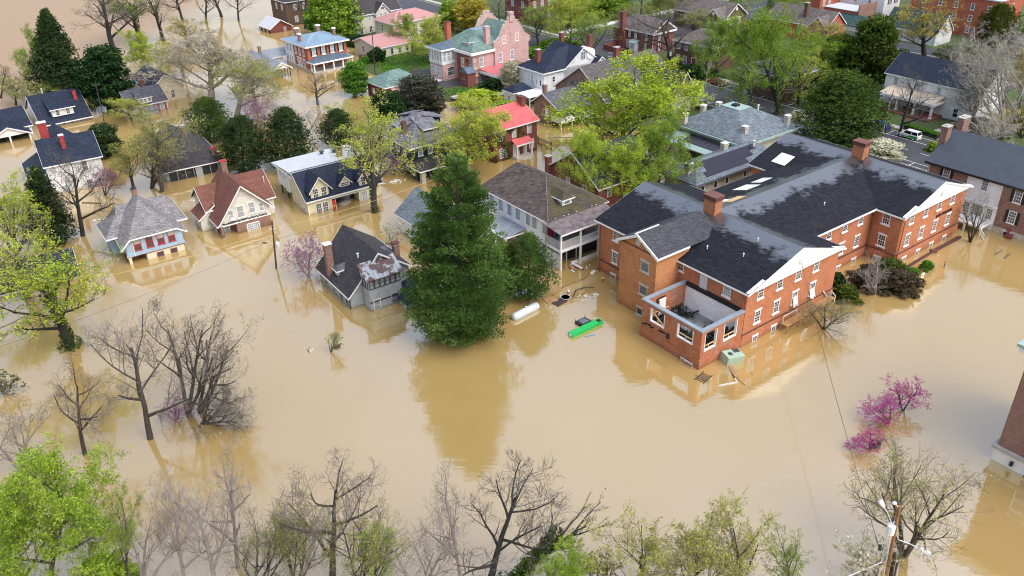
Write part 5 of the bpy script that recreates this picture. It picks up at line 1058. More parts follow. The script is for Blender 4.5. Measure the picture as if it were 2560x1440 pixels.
b.gable('y', 0, 9, -2, 14, 9.2, 12, ov=.3); b.wins('F', -2, (3, 6.5), 5.6, w=1, h=2, shut='black', pm='glass_mid'); b.wins('L', 0, (3, 8), 5.6, w=1, h=2); b.done()
b = Bld('brick_outbuilding', 'brick outbuilding with curved parapet, white roof and dark green lean-to', 'building', (2140, 66), 36.2, 1.2, wall='brick_orange2', roof='roof_white')
b.box(0, 9, 0, 12, -.5, 5.4); k = MB(); k.box(-.2, 8.2, .4, 12.2, 5.4, 5.55); k.build('roof', 'roof_white', b.e); k = MB(); k.box(-.2, 9.2, -.3, .1, 3.5, 7.4); k.build('parapet', 'brick_old', b.e); k = MB(); k.prism([(-6, 2.6), (0, 4.6), (0, 4.45), (-6, 2.45)], 'y', -6, 5); k.build('lean_to_roof', 'sh_dkgreen', b.e); b.box(-5.8, 0, -5.8, 4.8, -.5, 2.6, 'sid_white'); b.wins('L', 0, (5, 9), 2.2, w=1, h=1.8, pm='glass_pale'); b.done()
b = Bld('brick_house', 'red brick house with white sunroom windows at the top edge beside the outbuilding', 'house', (2025, 40), 36.2, 1.2, wall='brick_orange2', roof='sh_char')
b.gable('y', 0, 12, -3, 14, 8, 11, ov=.4); b.wins('L', 0, (1, 2.4, 3.8, 5.2, 6.6), 3.2, w=1.1, h=2, pm='glass_pale'); b.wins('F', -3, (2, 5), 4.4, w=1.2, h=2.2, kind='sg', pm='glass_pale'); k = MB(); k.prism([(-4, 2.9), (0, 3.6), (0, 3.45), (-4, 2.75)], 'x', 4, 10); o = k.build('sunroom_roof', 'roof_white', b.e); o.location = (0, -3, 0); b.box(4.3, 9.7, -6.6, -3, -.5, 2.9, 'white'); b.wins('F', -6.6, (5.2, 6.6, 8, 9.2), .9, w=1, h=1.8, kind='', pm='glass'); b.done()
b = Bld('brick_house', 'dark brick house with many white windows at the top edge above the pink mansion', 'house', (1322, 62), 39, 1.0, wall='brick_red', roof='sh_char')
b.hip(0, 14, 0, 12, 9, (5, 6), (9, 6), 12, ov=.5); b.wins('F', 0, (2.5, 5.8, 9, 12), 5.8, w=1.3, h=2.2, kind='sg', pm='glass_pale'); b.wins('F', 0, (2.5, 5.8, 9, 12), 1.8, w=1.3, h=2.2, kind='sg', pm='glass_pale'); b.wins('L', 0, (3, 8), 5.8, w=1.2, h=2.2); b.done()

# ================================================================== right edge: brick and white house with metal roof
b = Bld('brick_house', 'long brick house with black metal roof and white centre bay at the right edge', 'house', (2300 + 640 * .4031, 290 + 775 * .4031), 36.2, wall='brick_old', roof='mt_dark')
b.gable('y', 0, 13.4, -8, 17.4, 8.5, 12.2, ov=.5, trim=False)
k = MB(); k.box(-.62, -.5, -8.5, 17.9, 7.9, 8.25); k.build('eaves_gutter', 'black', b.e)
b.w('sid_white').box(-.08, 0, 5.1, 10.7, 3.8, 8.1); b.w('white').box(-.1, 0, 5.0, 10.7, -1.6, 3.8); b.w('white').box(-.3, 0, 5, 10.7, 3.7, 4.0); b.w('stone').box(-.12, 0, -8, 4.95, -1.6, .9); b.w('stone').box(-.12, 0, 10.75, 17.4, -1.6, .9)
for y in (2.6, -3): b.win('L', 0, y, 5.6, w=1.2, h=2.3, kind='sgo', shut='black', pm='glass_mid'); b.win('L', 0, y, 2.1, w=1.2, h=2.1, kind='sgo', shut='black', pm='glass_mid')
b.win('L', 0, 14.2, 5.8, w=1.2, h=2.1, kind='sgo', shut='black', pm='glass_mid'); b.win('L', -.08, 7.8, 6.0, w=1.1, h=1.85, kind='sg', pm='glass_mid'); b.win('L', -.1, 7.9, 1.6, w=1.8, h=2.0, kind='g', pm='glass_mid'); b.wins('L', -.1, (9.7, 6.0), 1.6, w=1.1, h=1.9, kind='sg', pm='glass_mid'); b.win('L', -.12, 2.6, -.1, w=1.3, h=.8, kind='', pm='glass')
k = MB(); k.box(-3.4, -.1, 5.2, 10.6, 1.1, 1.3); k.build('porch_deck', 'white', b.e); b.rail([(-3.4, 10.6), (-3.4, 5.2)], 1.3, .8, 'white'); b.rail([(-4.6, 4.0), (-3.4, 5.0)], .0, .9, 'white')
for y in (10.5, 7.9, 5.3): b.post(-3.3, y, -1.6, 1.1, .25, 'white')
b.chimney(4.2, 17.9, 8, 13.2, 1.5, 1.1, 'brick_old', cap='conc'); b.chimney(9.6, 17.9, 8, 13.6, 2.2, 1.1, 'brick_old', cap='conc'); b.down(-.1, 17.2, 0, 8, 'white'); b.done()

# ================================================================== building cut off by the right edge
b = Bld('brick_tower', 'red brick corner building with white stone base and green glazing cut by the right edge', 'building', (2482, 1147), -53.8, wall='brick_pink', roof='roof_white')
b.w('brick_old').box(0, 14, .0, 12, 1.9, 13.5); b.w('white').box(-.15, 14, -.15, 12, -1.6, 1.75); k = MB(); k.box(-.4, 14, -.4, 12, 1.6, 1.95); k.build('stone_ledge', 'conc', b.e)
k = MB(); k.box(-.8, 14, -.8, 12.5, 13.5, 14.2); k.build('cornice', 'white', b.e); k = MB(); k.box(-1.0, 14, -1.0, 12.6, 14.2, 14.5); k.build('roof', 'verdigris', b.e)
for z in (-.9, .4, 1.9, 3.2, 4.5): b.win('F', -.17, 4.7, z, w=3.4, h=1.2, kind='d', pm='glass_mid')
k = MB(); k.box(1.7, 2.0, -.5, -.15, .55, 1.0); k.build('wall_lamp', 'black', b.e); b.done()
# ------------------------------------------------------------------ vegetation
def grow(seed, levels, n0=1, up=.25, spread=.75, ratio=.62, kids=(5, 5, 4, 3), curve=.25, first=.25, lean=0, r0=.022, taper=.55, sway=0):
    """recursive branching in a unit-high tree. returns list of (points, radii, level)"""
    rnd = random.Random(seed); out = []
    def br(p, d, L, r, lev):
        n = 5 if lev == 0 else (4 if lev < levels - 1 else 3)
        pts = [p.copy()]; rad = [r]; q = p.copy(); dd = d.copy()
        for i in range(n):
            j = Vector((rnd.uniform(-1, 1), rnd.uniform(-1, 1), rnd.uniform(-.6, .8)))
            dd = (dd + j * curve * (.5 if lev == 0 else 1) + Vector((0, 0, up * (.3 if lev == 0 else .5)))).normalized()
            q = q + dd * (L / n); pts.append(q.copy()); rad.append(max(r * (1 - (1 - taper * .6) * (i + 1) / n), .0007))
        out.append((pts, rad, lev))
        if lev >= levels: return
        k = kids[min(lev, len(kids) - 1)]
        for c in range(k):
            t = first + (1 - first) * (c + rnd.random() * .8) / k if lev == 0 else .2 + .8 * (c + rnd.random() * .7) / k
            t = min(t, .999); f = t * n; i = int(f); a = pts[i].lerp(pts[i + 1], f - i)
            ax = (pts[i + 1] - pts[i]).normalized()
            ph = rnd.uniform(0, 2 * pi) if lev else (c * 2.4 + rnd.uniform(-.5, .5))
            s1 = ax.orthogonal().normalized(); s2 = ax.cross(s1); sd = s1 * cos(ph) + s2 * sin(ph)
            sp = spread * rnd.uniform(.7, 1.25) * (1.1 - .35 * t if lev == 0 else 1)
            nd = (ax * (1 - sp * .45) + sd * sp).normalized()
            ln = L * ratio * rnd.uniform(.75, 1.15) * (1.15 - .45 * t if lev == 0 else 1.1 - .35 * t)
            br(a, nd, ln, max(.0008, rad[i] * (.62 if lev == 0 else .6)), lev + 1)
    for k in range(n0):
        an = 2 * pi * k / max(1, n0) + rnd.uniform(-.4, .4); t = .0 if n0 == 1 else rnd.uniform(.25, .5)
        d = Vector((cos(an) * t + lean, sin(an) * t, 1)).normalized()
        br(Vector((0, 0, -.03)), d, .62 if n0 == 1 else .55, r0 * (1 if n0 == 1 else .75), 0)
    return out
def norm(brs, leaves=None):
    zs = max(p.z for b in brs for p in b[0]); w = sorted(max(abs(p.x), abs(p.y)) for b in brs for p in b[0])
    return zs, w[int(len(w) * .97)] * 2
_tc = {}
def tree_mesh(kind, v):
    """(trunk mesh, crown mesh, natural width) for a unit-high tree"""
    key = (kind, v)
    if key in _tc: return _tc[key]
    rnd = random.Random(hash((kind, v)) & 0xffff if False else sum(map(ord, kind)) * 31 + v * 7)
    T = MB(); C = MB()
    if kind in ('bare', 'bud', 'leaf', 'spread', 'multi', 'thin', 'blossom', 'sapling'):
        P = dict(bare=dict(levels=4, kids=(8, 6, 6, 5), up=.12, spread=.95, ratio=.6, first=.28),
                 bud=dict(levels=4, kids=(9, 6, 5, 4), up=.16, spread=.8, ratio=.6, first=.3),
                 leaf=dict(levels=4, kids=(11, 6, 5, 3), up=.11, spread=.9, ratio=.6, first=.14, r0=.016),
                 spread=dict(levels=4, n0=4, kids=(6, 5, 5, 4), up=.12, spread=.75, ratio=.62, first=.3),
                 multi=dict(levels=4, n0=3, kids=(5, 5, 4, 4), up=.1, spread=.85, ratio=.6, first=.3),
                 thin=dict(levels=3, kids=(9, 5, 4), up=.3, spread=.55, ratio=.5, first=.3),
                 blossom=dict(levels=3, n0=3, kids=(6, 6, 6), up=.12, spread=.85, ratio=.62, first=.25),
                 sapling=dict(levels=3, n0=5, kids=(4, 4, 3), up=.15, spread=.7, ratio=.6, first=.2))[kind]
        brs = grow(rnd.randint(0, 9999), **P)
        zs, wd = norm(brs)
        for pts, rad, lev in brs:
            pts = [p / zs for p in pts]; rad = [r / zs for r in rad]
            if lev <= 1: T.tube(pts, rad, 6 if lev == 0 else 4, cap=False)
            elif lev == 2: C.tube(pts, [max(r * .8, .0012) for r in rad], 3, cap=False); C.mi[-1] = 0
            else: C.tube([pts[0], pts[len(pts) // 2], pts[-1]], [.0010, .0008, .0004], 3, cap=False)
        nb = len(C.f); C.mi = [0] * nb
        dens = dict(bare=0, bud=6, leaf=22, spread=2, multi=1, thin=2, blossom=5, sapling=4)[kind]
        ls = dict(bud=.0085, leaf=.0092, spread=.008, multi=.007, thin=.011, blossom=.017, sapling=.03).get(kind, 0)
        top = max(l for _, _, l in brs)
        if dens:
            for pts, rad, lev in brs:
                if lev < top - (1 if kind in ('leaf', 'blossom', 'bud') else 0): continue
                nl = dens if lev == top else dens // 2
                for i in range(nl):
                    t = rnd.uniform(.25, 1.05) * (len(pts) - 1); k = min(int(t), len(pts) - 2); p = pts[k].lerp(pts[k + 1], t - k) / zs
                    j = .014 if kind in ('leaf',) else (.004 if kind == 'blossom' else .009)
                    p = p + Vector((rnd.gauss(0, j), rnd.gauss(0, j), rnd.gauss(0, j)))
                    leafquad(C, p, ls * rnd.uniform(.6, 1.3), rnd); C.mi[-1] = 1
        wd /= zs
    elif kind == 'pine':
        T.tube([(0, 0, -.03), (.004, 0, .3), (-.003, .004, .65), (0, 0, .97)], [.02, .015, .008, .002], 8, cap=False)
        def clump(c, r, d, n):
            for m in range(n):
                a = Vector((rnd.gauss(0, 1), rnd.gauss(0, 1), rnd.gauss(.15, .75))); a.normalize()
                p = c + Vector((a.x, a.y, a.z * .62)) * r * rnd.uniform(.3, .85)
                g_ = (a * .9 + d * .5 + Vector((0, 0, .55))).normalized(); ln = rnd.uniform(.009, .017)
                w_ = g_.cross(Vector((rnd.gauss(0, 1), rnd.gauss(0, 1), rnd.gauss(0, 1)))).normalized() * ln * .2; i0 = len(C.v)
                C.v += [tuple(p - w_ * .6), tuple(p + g_ * ln * .6 - w_), tuple(p + g_ * ln), tuple(p + g_ * ln * .6 + w_)]; C.f.append((i0, i0 + 1, i0 + 2, i0 + 3)); C.mi.append(1)
        nw = 26
        for k in range(nw):
            u = (k + rnd.random() * .5) / nw; z = .035 + .94 * u
            wid = .30 * (1 - u) ** .62 * min(1, .62 + u * 2.2) * (.84 + .16 * (k % 2))
            nb_ = max(4, int(9 * (1 - u) + 3))
            for j in range(nb_):
                an = j * 2 * pi / nb_ + k * 1.1 + rnd.uniform(-.25, .25); d = Vector((cos(an), sin(an), 0)); sd = Vector((-d.y, d.x, 0))
                L = wid * rnd.uniform(.72, 1.12) + .012; rise = -.06 + .5 * u + rnd.uniform(-.06, .06)
                P_ = lambda q: Vector((0, 0, z)) + d * (L * q) + Vector((0, 0, L * (rise * q + .16 * q * q)))
                T.tube([P_(0), P_(.4), P_(.75), P_(1)], [.0035, .003, .002, .001], 3, cap=False)
                for q in (.3, .5, .68, .84, 1.0):
                    r = (.016 + .022 * (1 - abs(q - .75))) * (1 - .35 * u)
                    clump(P_(q), r, d, int(46 * (.6 + q * .6)))
                    if q in (.5, .68, .84) and L > .09:
                        for e_ in (-1, 1): clump(P_(q) + sd * e_ * L * (.26 - .12 * q) * rnd.uniform(.8, 1.2) + d * .012, r * .92, d + sd * e_ * .5, int(44 * (.6 + q * .5)))
        xs_ = sorted(max(abs(q[0]), abs(q[1])) for q in C.v); wd = xs_[int(len(xs_) * .985)] * 2
    elif kind in ('spruce', 'cedar'):
        T.tube([(0, 0, -.03), (.004, 0, .3), (-.003, .004, .65), (0, 0, .97)], [.022, .016, .009, .002], 8, cap=False)
        n = dict(pine=300, spruce=420, cedar=380)[kind]; wmax = dict(pine=.30, spruce=.27, cedar=.33)[kind]
        z0 = dict(pine=.03, spruce=.05, cedar=.02)[kind]
        for i in range(n):
            t = (i + rnd.random()) / n; z = z0 + (1 - z0) * t ** (1.0 if kind != 'pine' else .95)
            u = (z - z0) / (1 - z0)
            if kind == 'pine': prof_ = (1 - u) ** .5 * (.80 + .20 * sin(u * 24 + v)) * min(1, .66 + u * 1.7)
            elif kind == 'spruce': prof_ = (1 - u) ** .8 * min(1, .5 + u * 4)
            else: prof_ = max(0, 1 - u ** 2.0) ** .65 * min(1, .6 + u * 3)
            L = wmax * prof_ * rnd.uniform(.62, 1.12) + .012; an = i * 2.399 + rnd.uniform(-.5, .5)
            d = Vector((cos(an), sin(an), 0)); rise = dict(pine=.16 + .25 * u, spruce=-.12 + .4 * u, cedar=.35)[kind]
            pts = [Vector((0, 0, z)) + d * (L * s) + Vector((0, 0, L * (rise * s - (.25 if kind == 'pine' else .15) * s * (1 - s)))) for s in (0, .35, .7, 1)]
            if i % 2 == 0 and kind != 'cedar': T.tube(pts, [.0035, .0028, .002, .001], 3, cap=False)
            # tufts along the outer part of each limb
            nt_ = int(6 + L * (62 if kind == 'pine' else 52))
            for k in range(nt_):
                s = rnd.uniform(.22, 1.0) ** .8; f = s * 3; q = min(int(f), 2); p = pts[q].lerp(pts[q + 1], f - q)
                sidew = Vector((-d.y, d.x, 0)) * rnd.gauss(0, .17 * L + .008) * (1.15 - .5 * s)
                p = p + sidew + Vector((0, 0, rnd.gauss(.004, .009 if kind == 'pine' else .014)))
                nn = 13 if kind == 'pine' else 9
                for m in range(nn):
                    a = Vector((rnd.gauss(0, 1), rnd.gauss(0, 1), rnd.gauss(0, .8))).normalized()
                    g_ = (d * .8 + Vector((0, 0, .55 if kind == 'pine' else .15)) + a * 1.0).normalized()
                    ln = rnd.uniform(.012, .024) * (.72 if kind == 'pine' else .85); sd_ = g_.orthogonal().normalized() if m % 2 else g_.cross(a).normalized()
                    w_ = sd_ * ln * (.17 if kind == 'pine' else .24); i0 = len(C.v)
                    C.v += [tuple(p - w_ * .6), tuple(p + g_ * ln * .6 - w_), tuple(p + g_ * ln), tuple(p + g_ * ln * .6 + w_)]; C.f.append((i0, i0 + 1, i0 + 2, i0 + 3)); C.mi.append(1)
        xs_ = sorted(max(abs(q[0]), abs(q[1])) for q in C.v); wd = xs_[int(len(xs_) * .985)] * 2
    else:   # rounded crowns from leaf clumps: 'dense' tree, 'bush', 'low'
        h0 = dict(dense=.12, bush=.02, low=.0)[kind]
        T.tube([(0, 0, -.03), (.01, 0, .4), (0, 0, .8)], [.03, .02, .006], 7, cap=False)
        nC = dict(dense=95, bush=46, low=40)[kind]; wmax = dict(dense=.30, bush=.55, low=.8)[kind]
        for i in range(nC):
            t = (i + .5) / nC; z = h0 + (1 - h0) * t; u = t
            rr_ = wmax * (max(.02, (1 - (2 * u - .85) ** 2 / 1.35)) ** .5 if kind == 'dense' else max(.03, 1 - u ** 2.4) ** .5) * rnd.uniform(.35, 1.0)
            an = i * 2.399; c = Vector((cos(an) * rr_, sin(an) * rr_, z * .93)); cr = rnd.uniform(.065, .12) * (1 if kind == 'dense' else 1.5)
            if i % 3 == 0: T.tube([(0, 0, max(.02, z * .45)), tuple(c * .6 + Vector((0, 0, z * .25))), tuple(c)], [.008, .005, .002], 3, cap=False)
            for k in range(120 if kind == 'dense' else 130):
                a = Vector((rnd.gauss(0, 1), rnd.gauss(0, 1), rnd.gauss(0, 1))).normalized(); q = c + Vector((a.x, a.y, a.z * .75)) * cr * rnd.uniform(.55, 1.05)
                if q.z < 0: continue
                leafquad(C, q, (.026 if kind == 'dense' else .05) * rnd.uniform(.6, 1.3), rnd, 1.5, a); C.mi[-1] = 1
        xs_ = sorted(max(abs(q[0]), abs(q[1])) for q in C.v); wd = xs_[int(len(xs_) * .985)] * 2
    tm = T.mesh('trunk', ['bark'], smooth=True, recalc=False); cm = C.mesh('crown', ['bark', 'lf_green'], recalc=False)
    _tc[key] = (tm, cm, wd); return _tc[key]
_tn = [0]
def tree(kind, base, top, w, label, name='tree', cat='tree', lf='lf_bud', bk='bark', gz=0.0, v=None, group=None, ivy=0, rz=None):
    """base/top: where the foot and the tip are seen; w: crown width as seen"""
    _tn[0] += 1
    if v is None: v = _tn[0] % 3
    B = G(base[0], base[1], gz); a = top_vec(B, *top); H = a.length
    tm, cm, wd = tree_mesh(kind, v)
    mid = B + a * .6; W_ = w * depth(mid) / F
    e = empty(name, B, 0, label, cat, group)
    sxy = W_ / wd; up = a.normalized()
    x = Vector((1, 0, 0)); x = (x - up * x.dot(up)).normalized(); y = up.cross(x)
    an = (rz if rz is not None else _tn[0] * 1.7); x, y = x * cos(an) + y * sin(an), y * cos(an) - x * sin(an)
    R = Matrix((x, y, up)).transposed().to_4x4()
    loc = R @ Matrix.Diagonal((sxy, sxy, H, 1))
    for nm, me in (('trunk', tm), ('crown', cm)):
        o = link(nm, me, e); o.matrix_basis = loc
        o.material_slots[0].link = 'OBJECT'; o.material_slots[0].material = M[bk] if nm == 'trunk' or bk in ('bark_pale', 'bark_grey') else M['twig_dark' if bk == 'bark_dark' else 'twig']
        if nm == 'crown': o.material_slots[1].link = 'OBJECT'; o.material_slots[1].material = M[lf]
    if ivy:
        I = MB(); rnd = random.Random(_tn[0])
        for i in range(int(900 * ivy)):
            t = rnd.random() ** 1.2 * .62; r_ = .35 + .5 * (1 - t) * ivy * rnd.random() + (.5 * ivy if t < .06 else 0)
            q = rnd.uniform(0, 2 * pi); n_ = x * cos(q) + y * sin(q); leafquad(I, a * t + n_ * r_, .28 * rnd.uniform(.6, 1.3), rnd, 1.4, n_)
        I.build('ivy', 'ivy', e, recalc=False)
    return e
def bush(base, w, h, label, lf='lf_green', kind='bush', name='shrub', cat='shrub', gz=0.0, v=None, bk='bark'):
    """w seen width in px, h height in m"""
    B = G(base[0], base[1], gz); t = PRJ(B + Vector((0, 0, h)))
    return tree(kind, base, t, w, label, name, cat, lf, bk, gz, v)
def PRJ(p):
    q = Vector(p) - Vector((0, 0, CH)); d = q.dot(_f); return 1280 + F * q.dot(_r) / d, 720 - F * q.dot(_u) / d

T_ = tree
# --- top left, standing in the river
T_('spruce', (160, 245), (112, 28), 135, 'tall dark spruce standing in brown water behind the navy-roofed bungalow', 'spruce_tree', lf='lf_dark', bk='bark_dark')
T_('leaf', (95, 235), (85, 58), 140, 'bright lime green tree behind the tall dark spruce', lf='lf_lime2')
T_('bare', (285, 132), (222, -55), 250, 'big leaning bare tree with thick dark trunk rising from the river', 'bare_tree', bk='bark_dark', v=0)
T_('dense', (272, 272), (252, 112), 135, 'dark glossy broadleaf evergreen beside the wooden pole', 'evergreen_tree', lf='lf_magn')
T_('bud', (350, 100), (330, -40), 140, 'ivy-wrapped tree with yellow-green buds at the river edge', lf='lf_lime2', bk='bark_dark', ivy=.8)
T_('leaf', (378, 202), (352, 72), 115, 'small lime green tree on a forked pale trunk in the river', lf='lf_lime', bk='bark', v=1)
T_('thin', (408, 101), (372, -45), 80, 'ivy-clad narrow bare trunk in the river', 'bare_tree', bk='bark_dark', ivy=.6, lf='lf_bud')
T_('bare', (458, 53), (432, -70), 120, 'dark bare tree at the top edge of the river', 'bare_tree', bk='bark_dark')
T_('thin', (516, 58), (500, -50), 60, 'thin leaning bare trunk at the top edge, left of a pair', 'bare_tree', bk='bark_dark')
T_('thin', (554, 42), (530, -60), 70, 'thin bare tree beside the forked one at the top edge', 'bare_tree', bk='bark_dark')
T_('bare', (597, 53), (592, -60), 90, 'forked bare tree mirrored in the bright water at the top edge', 'bare_tree', bk='bark_dark')
T_('bud', (470, 118), (465, 45), 110, 'golden budding tree above the pale bare thicket', lf='lf_gold')
T_('bud', (525, 265), (535, 78), 290, 'large pale grey bare tree with faint buds beside the cream house', 'budding_tree', lf='lf_straw', bk='bark_grey', v=1)
T_('bud', (590, 300), (585, 130), 210, 'pale olive budding tree over the grey metal roofs', 'budding_tree', lf='lf_bud', bk='bark_grey', v=2)
T_('bare', (690, 215), (620, 120), 120, 'pale bare tree leaning over the porch posts', 'bare_tree', bk='bark_grey')
T_('blossom', (655, 320), (620, 235), 95, 'mauve budding tree over the white water reflection', 'blossom_tree', lf='bl_mauve', bk='bark_grey')
T_('bare', (700, 335), (690, 245), 110, 'low grey bare tree behind the dark conifers', 'bare_tree', bk='bark_grey')
T_('bare', (2, 245), (8, 160), 90, 'bare tree at the left edge of the river', 'bare_tree', bk='bark_dark')
T_('bud', (98, 262), (110, 195), 120, 'low olive budding tree at the foot of the spruce', lf='lf_bud')
T_('bud', (40, 262), (50, 200), 90, 'small olive budding tree near the left-edge porch house', lf='lf_bud')
T_('dense', (205, 230), (195, 180), 70, 'rounded dark olive tree between spruce and bungalow', lf='lf_olive')
bush((268, 390), 92, 7, 'rounded dark juniper right of the navy-roofed white house', lf='lf_dark', kind='dense')
T_('bud', (405, 480), (400, 285), 170, 'olive budding tree in front of the dark-roofed house', 'budding_tree', lf='lf_bud', bk='bark', v=0)
T_('multi', (380, 470), (430, 330), 170, 'many-stemmed bare tree before the screened porch', 'bare_tree', bk='bark', lf='lf_bud')
T_('bud', (330, 300), (325, 240), 120, 'pale yellow-green tree beside the grey dormer cottage', lf='lf_yellow')
T_('blossom', (262, 488), (262, 405), 80, 'dull purple redbud beside the white house with navy roof', 'redbud_tree', lf='bl_mauve')
T_('bud', (335, 478), (330, 360), 120, 'bushy olive tree right of the purple redbud', lf='lf_bud')
T_('spruce', (130, 605), (88, 420), 125, 'dark spruce at the lower left of the white house', 'spruce_tree', lf='lf_dark', bk='bark_dark', v=1)
T_('bare', (207, 590), (160, 365), 215, 'tall bare tree in front of the white clapboard house', 'bare_tree', bk='bark_dark', v=2)
T_('bud', (45, 690), (5, 430), 170, 'light green budding tree at the left edge', lf='lf_lime', v=1)
T_('bud', (70, 745), (60, 590), 240, 'yellow-green tree over the sunken navy roof', lf='lf_yellow', v=2)
T_('bud', (178, 866), (70, 610), 330, 'large leaning ivy-covered tree with light green leaves', 'leaning_tree', lf='lf_lime', bk='bark_dark', ivy=1.3, v=0)
# --- left middle evergreens
T_('cedar', (608, 425), (600, 292), 130, 'dark green cedar, left of the pair behind the white gabled house', 'cedar_tree', lf='lf_dark')
T_('cedar', (716, 418), (712, 272), 140, 'dark green cedar, right of the pair beside the yellow house', 'cedar_tree', lf='lf_dark', v=1)
T_('cedar', (525, 350), (512, 245), 125, 'green cedar behind the dark-roofed house', 'cedar_tree', lf='lf_cedar', v=2)
T_('bare', (795, 262), (775, 172), 130, 'bare brown tree before the columned brick porch', 'bare_tree', bk='bark')
T_('dense', (888, 238), (886, 152), 78, 'rounded green tree right of the columned porch', lf='lf_green')
T_('dense', (838, 100), (828, -35), 135, 'big bright green tree behind the blue-roofed brick house', lf='lf_lime2', v=1)
T_('dense', (795, 85), (800, 0), 70, 'smaller green tree left of the big bright one', lf='lf_green', v=2)
T_('bare', (764, 72), (770, -45), 110, 'dark bare tree before the brown brick house at the top', 'bare_tree', bk='bark_dark')
T_('bud', (938, 530), (895, 240), 235, 'yellow-green tree with mossy trunk in front of the yellow house', lf='lf_yellow', bk='bark', v=1, ivy=.45)
T_('multi', (1045, 290), (1045, 160), 165, 'dense dark grey-green bare tree beside the green-roofed garage', 'bare_tree', lf='lf_greyol', bk='bark_dark')
T_('dense', (1050, 300), (1050, 185), 130, 'dark olive bush-tree below the mansion scaffold', lf='lf_greyol')
T_('dense', (975, 325), (965, 225), 95, 'dark evergreen behind the grey cross-gabled roof', 'evergreen_tree', lf='lf_magn')
T_('cedar', (845, 365), (842, 275), 100, 'dark cedar between the conifers and the yellow house', 'cedar_tree', lf='lf_dark')
T_('leaf', (1165, 440), (1165, 240), 200, 'bright yellow-green tree between green house and red roof', lf='lf_yellow', v=0)
T_('leaf', (1235, 360), (1230, 265), 90, 'thin yellow tree before the red metal roof', lf='lf_yellow', v=1)
bush((1195, 262), 120, 3.4, 'light green shrub on the mansion lawn', lf='lf_lime', gz=1)
bush((1270, 285), 100, 3, 'green shrub beside the white annex', lf='lf_lime2', gz=1)
bush((1230, 225), 60, 3, 'dark round shrub at the red veranda', lf='lf_magn', gz=1)
T_('dense', (1278, 225), (1280, 150), 60, 'creamy flowering tree beside the white three-storey house', 'dogwood_tree', lf='lf_pale', gz=1)
T_('leaf', (1078, 160), (1060, 35), 125, 'yellow-green tree between the cream houses and mansion', lf='lf_yellow', gz=1, v=1)
T_('leaf', (1020, 120), (1005, 30), 90, 'thin budding tree before the salmon roof', lf='lf_lime2', gz=1)
T_('dense', (1182, 80), (1172, -10), 95, 'golden olive tree behind the mansion chimneys', lf='lf_gold', gz=1)
T_('dense', (1125, 70), (1120, 0), 60, 'bright green tree at the top edge behind the cream houses', lf='lf_lime2', gz=1)
T_('bare', (1250, 62), (1250, -20), 90, 'bare brown tree behind the stepped gable', 'bare_tree', bk='bark', gz=1)
bush((945, 158), 52, 4.4, 'round dark green bush on the grass by the cream house', lf='lf_magn', gz=.3)
bush((918, 160), 36, 2.2, 'clipped light hedge beside the pole', lf='lf_green', gz=.3)
bush((895, 112), 70, 3, 'dark hedge left of the low cream house', lf='lf_magn', gz=.2)
bush((1325, 170), 70, 5.5, 'leafy green tree between mansion and white house', lf='lf_green', gz=1)
# --- top centre street trees
T_('bud', (1345, 118), (1340, 5), 110, 'budding tree along the cross street, nearest the mansion', lf='lf_lime2', gz=1)
T_('leaf', (1425, 125), (1420, -15), 165, 'broad green budding tree on the cross street', lf='lf_yellow', gz=1)
T_('bud', (1478, 158), (1468, 35), 120, 'budding tree with wide low limbs above the white house', lf='lf_lime2', bk='bark_dark', gz=1)
T_('dense', (1525, 42), (1520, -40), 120, 'dark trunked green tree at the top edge of the park', lf='lf_lime2', bk='bark_dark', gz=1)
T_('bare', (1600, 48), (1600, -30), 120, 'bare brown tree at the top edge behind the brick house', 'bare_tree', gz=1)
T_('bud', (1690, 60), (1690, -30), 110, 'pale budding tree at the top edge', lf='lf_bud', gz=1)
T_('bare', (1682, 176), (1655, 0), 165, 'tall dark bare tree rising before the red brick house', 'bare_tree', bk='bark_dark', gz=1)
T_('leaf', (1790, 190), (1785, 40), 140, 'dark-trunked spring tree before the brown house', lf='lf_lime2', bk='bark_dark', gz=1)
T_('thin', (1765, 207), (1772, 145), 34, 'young white-stemmed street tree beside the red car', bk='bark_pale', gz=1)
T_('leaf', (1948, 287), (1930, 15), 270, 'very tall ivy-clad spring tree at the street corner', lf='lf_lime2', bk='bark_dark', gz=1, ivy=1.0, v=2)
T_('bud', (1882, 262), (1882, 150), 95, 'budding tree beside the street corner left of the tall ivy tree', lf='lf_bud', gz=1)
T_('leaf', (2035, 205), (2040, 85), 150, 'yellow-green tree between the tall ivy tree and the cedar', lf='lf_lime2', bk='bark_dark', gz=1, v=0)
T_('dense', (2100, 190), (2095, 85), 115, 'dark olive tree behind the big cedar', lf='lf_olive', gz=1)
T_('dense', (2185, 212), (2190, 38), 140, 'tall olive magnolia left of the white porch house', 'magnolia_tree', lf='lf_olive', gz=1, v=1)
T_('bud', (1850, 60), (1850, -30), 150, 'spring tree over the tan roofs at the top', lf='lf_lime2', gz=1)
T_('leaf', (1960, 60), (1955, -30), 110, 'bright spring tree at the top edge over the tan gable', lf='lf_lime2', gz=1)
T_('bud', (1730, 100), (1730, 20), 90, 'small olive tree between the brick and brown houses', lf='lf_bud', gz=1)
T_('cedar', (2108, 362), (2108, 182), 215, 'large full green cedar beside the grey hipped roof', 'cedar_tree', lf='lf_cedar', gz=1)
T_('bud', (2312, 145), (2325, 0), 180, 'golden street tree with black spreading limbs', lf='lf_gold', bk='bark_dark', gz=1, v=0)
T_('bare', (2245, 342), (2290, 160), 150, 'dark bare street tree before the white porch house', 'bare_tree', bk='bark_dark', gz=1)
T_('multi', (2425, 325), (2420, 190), 130, 'dark bare tree before the white porch house gable', 'bare_tree', bk='bark_dark', gz=1)
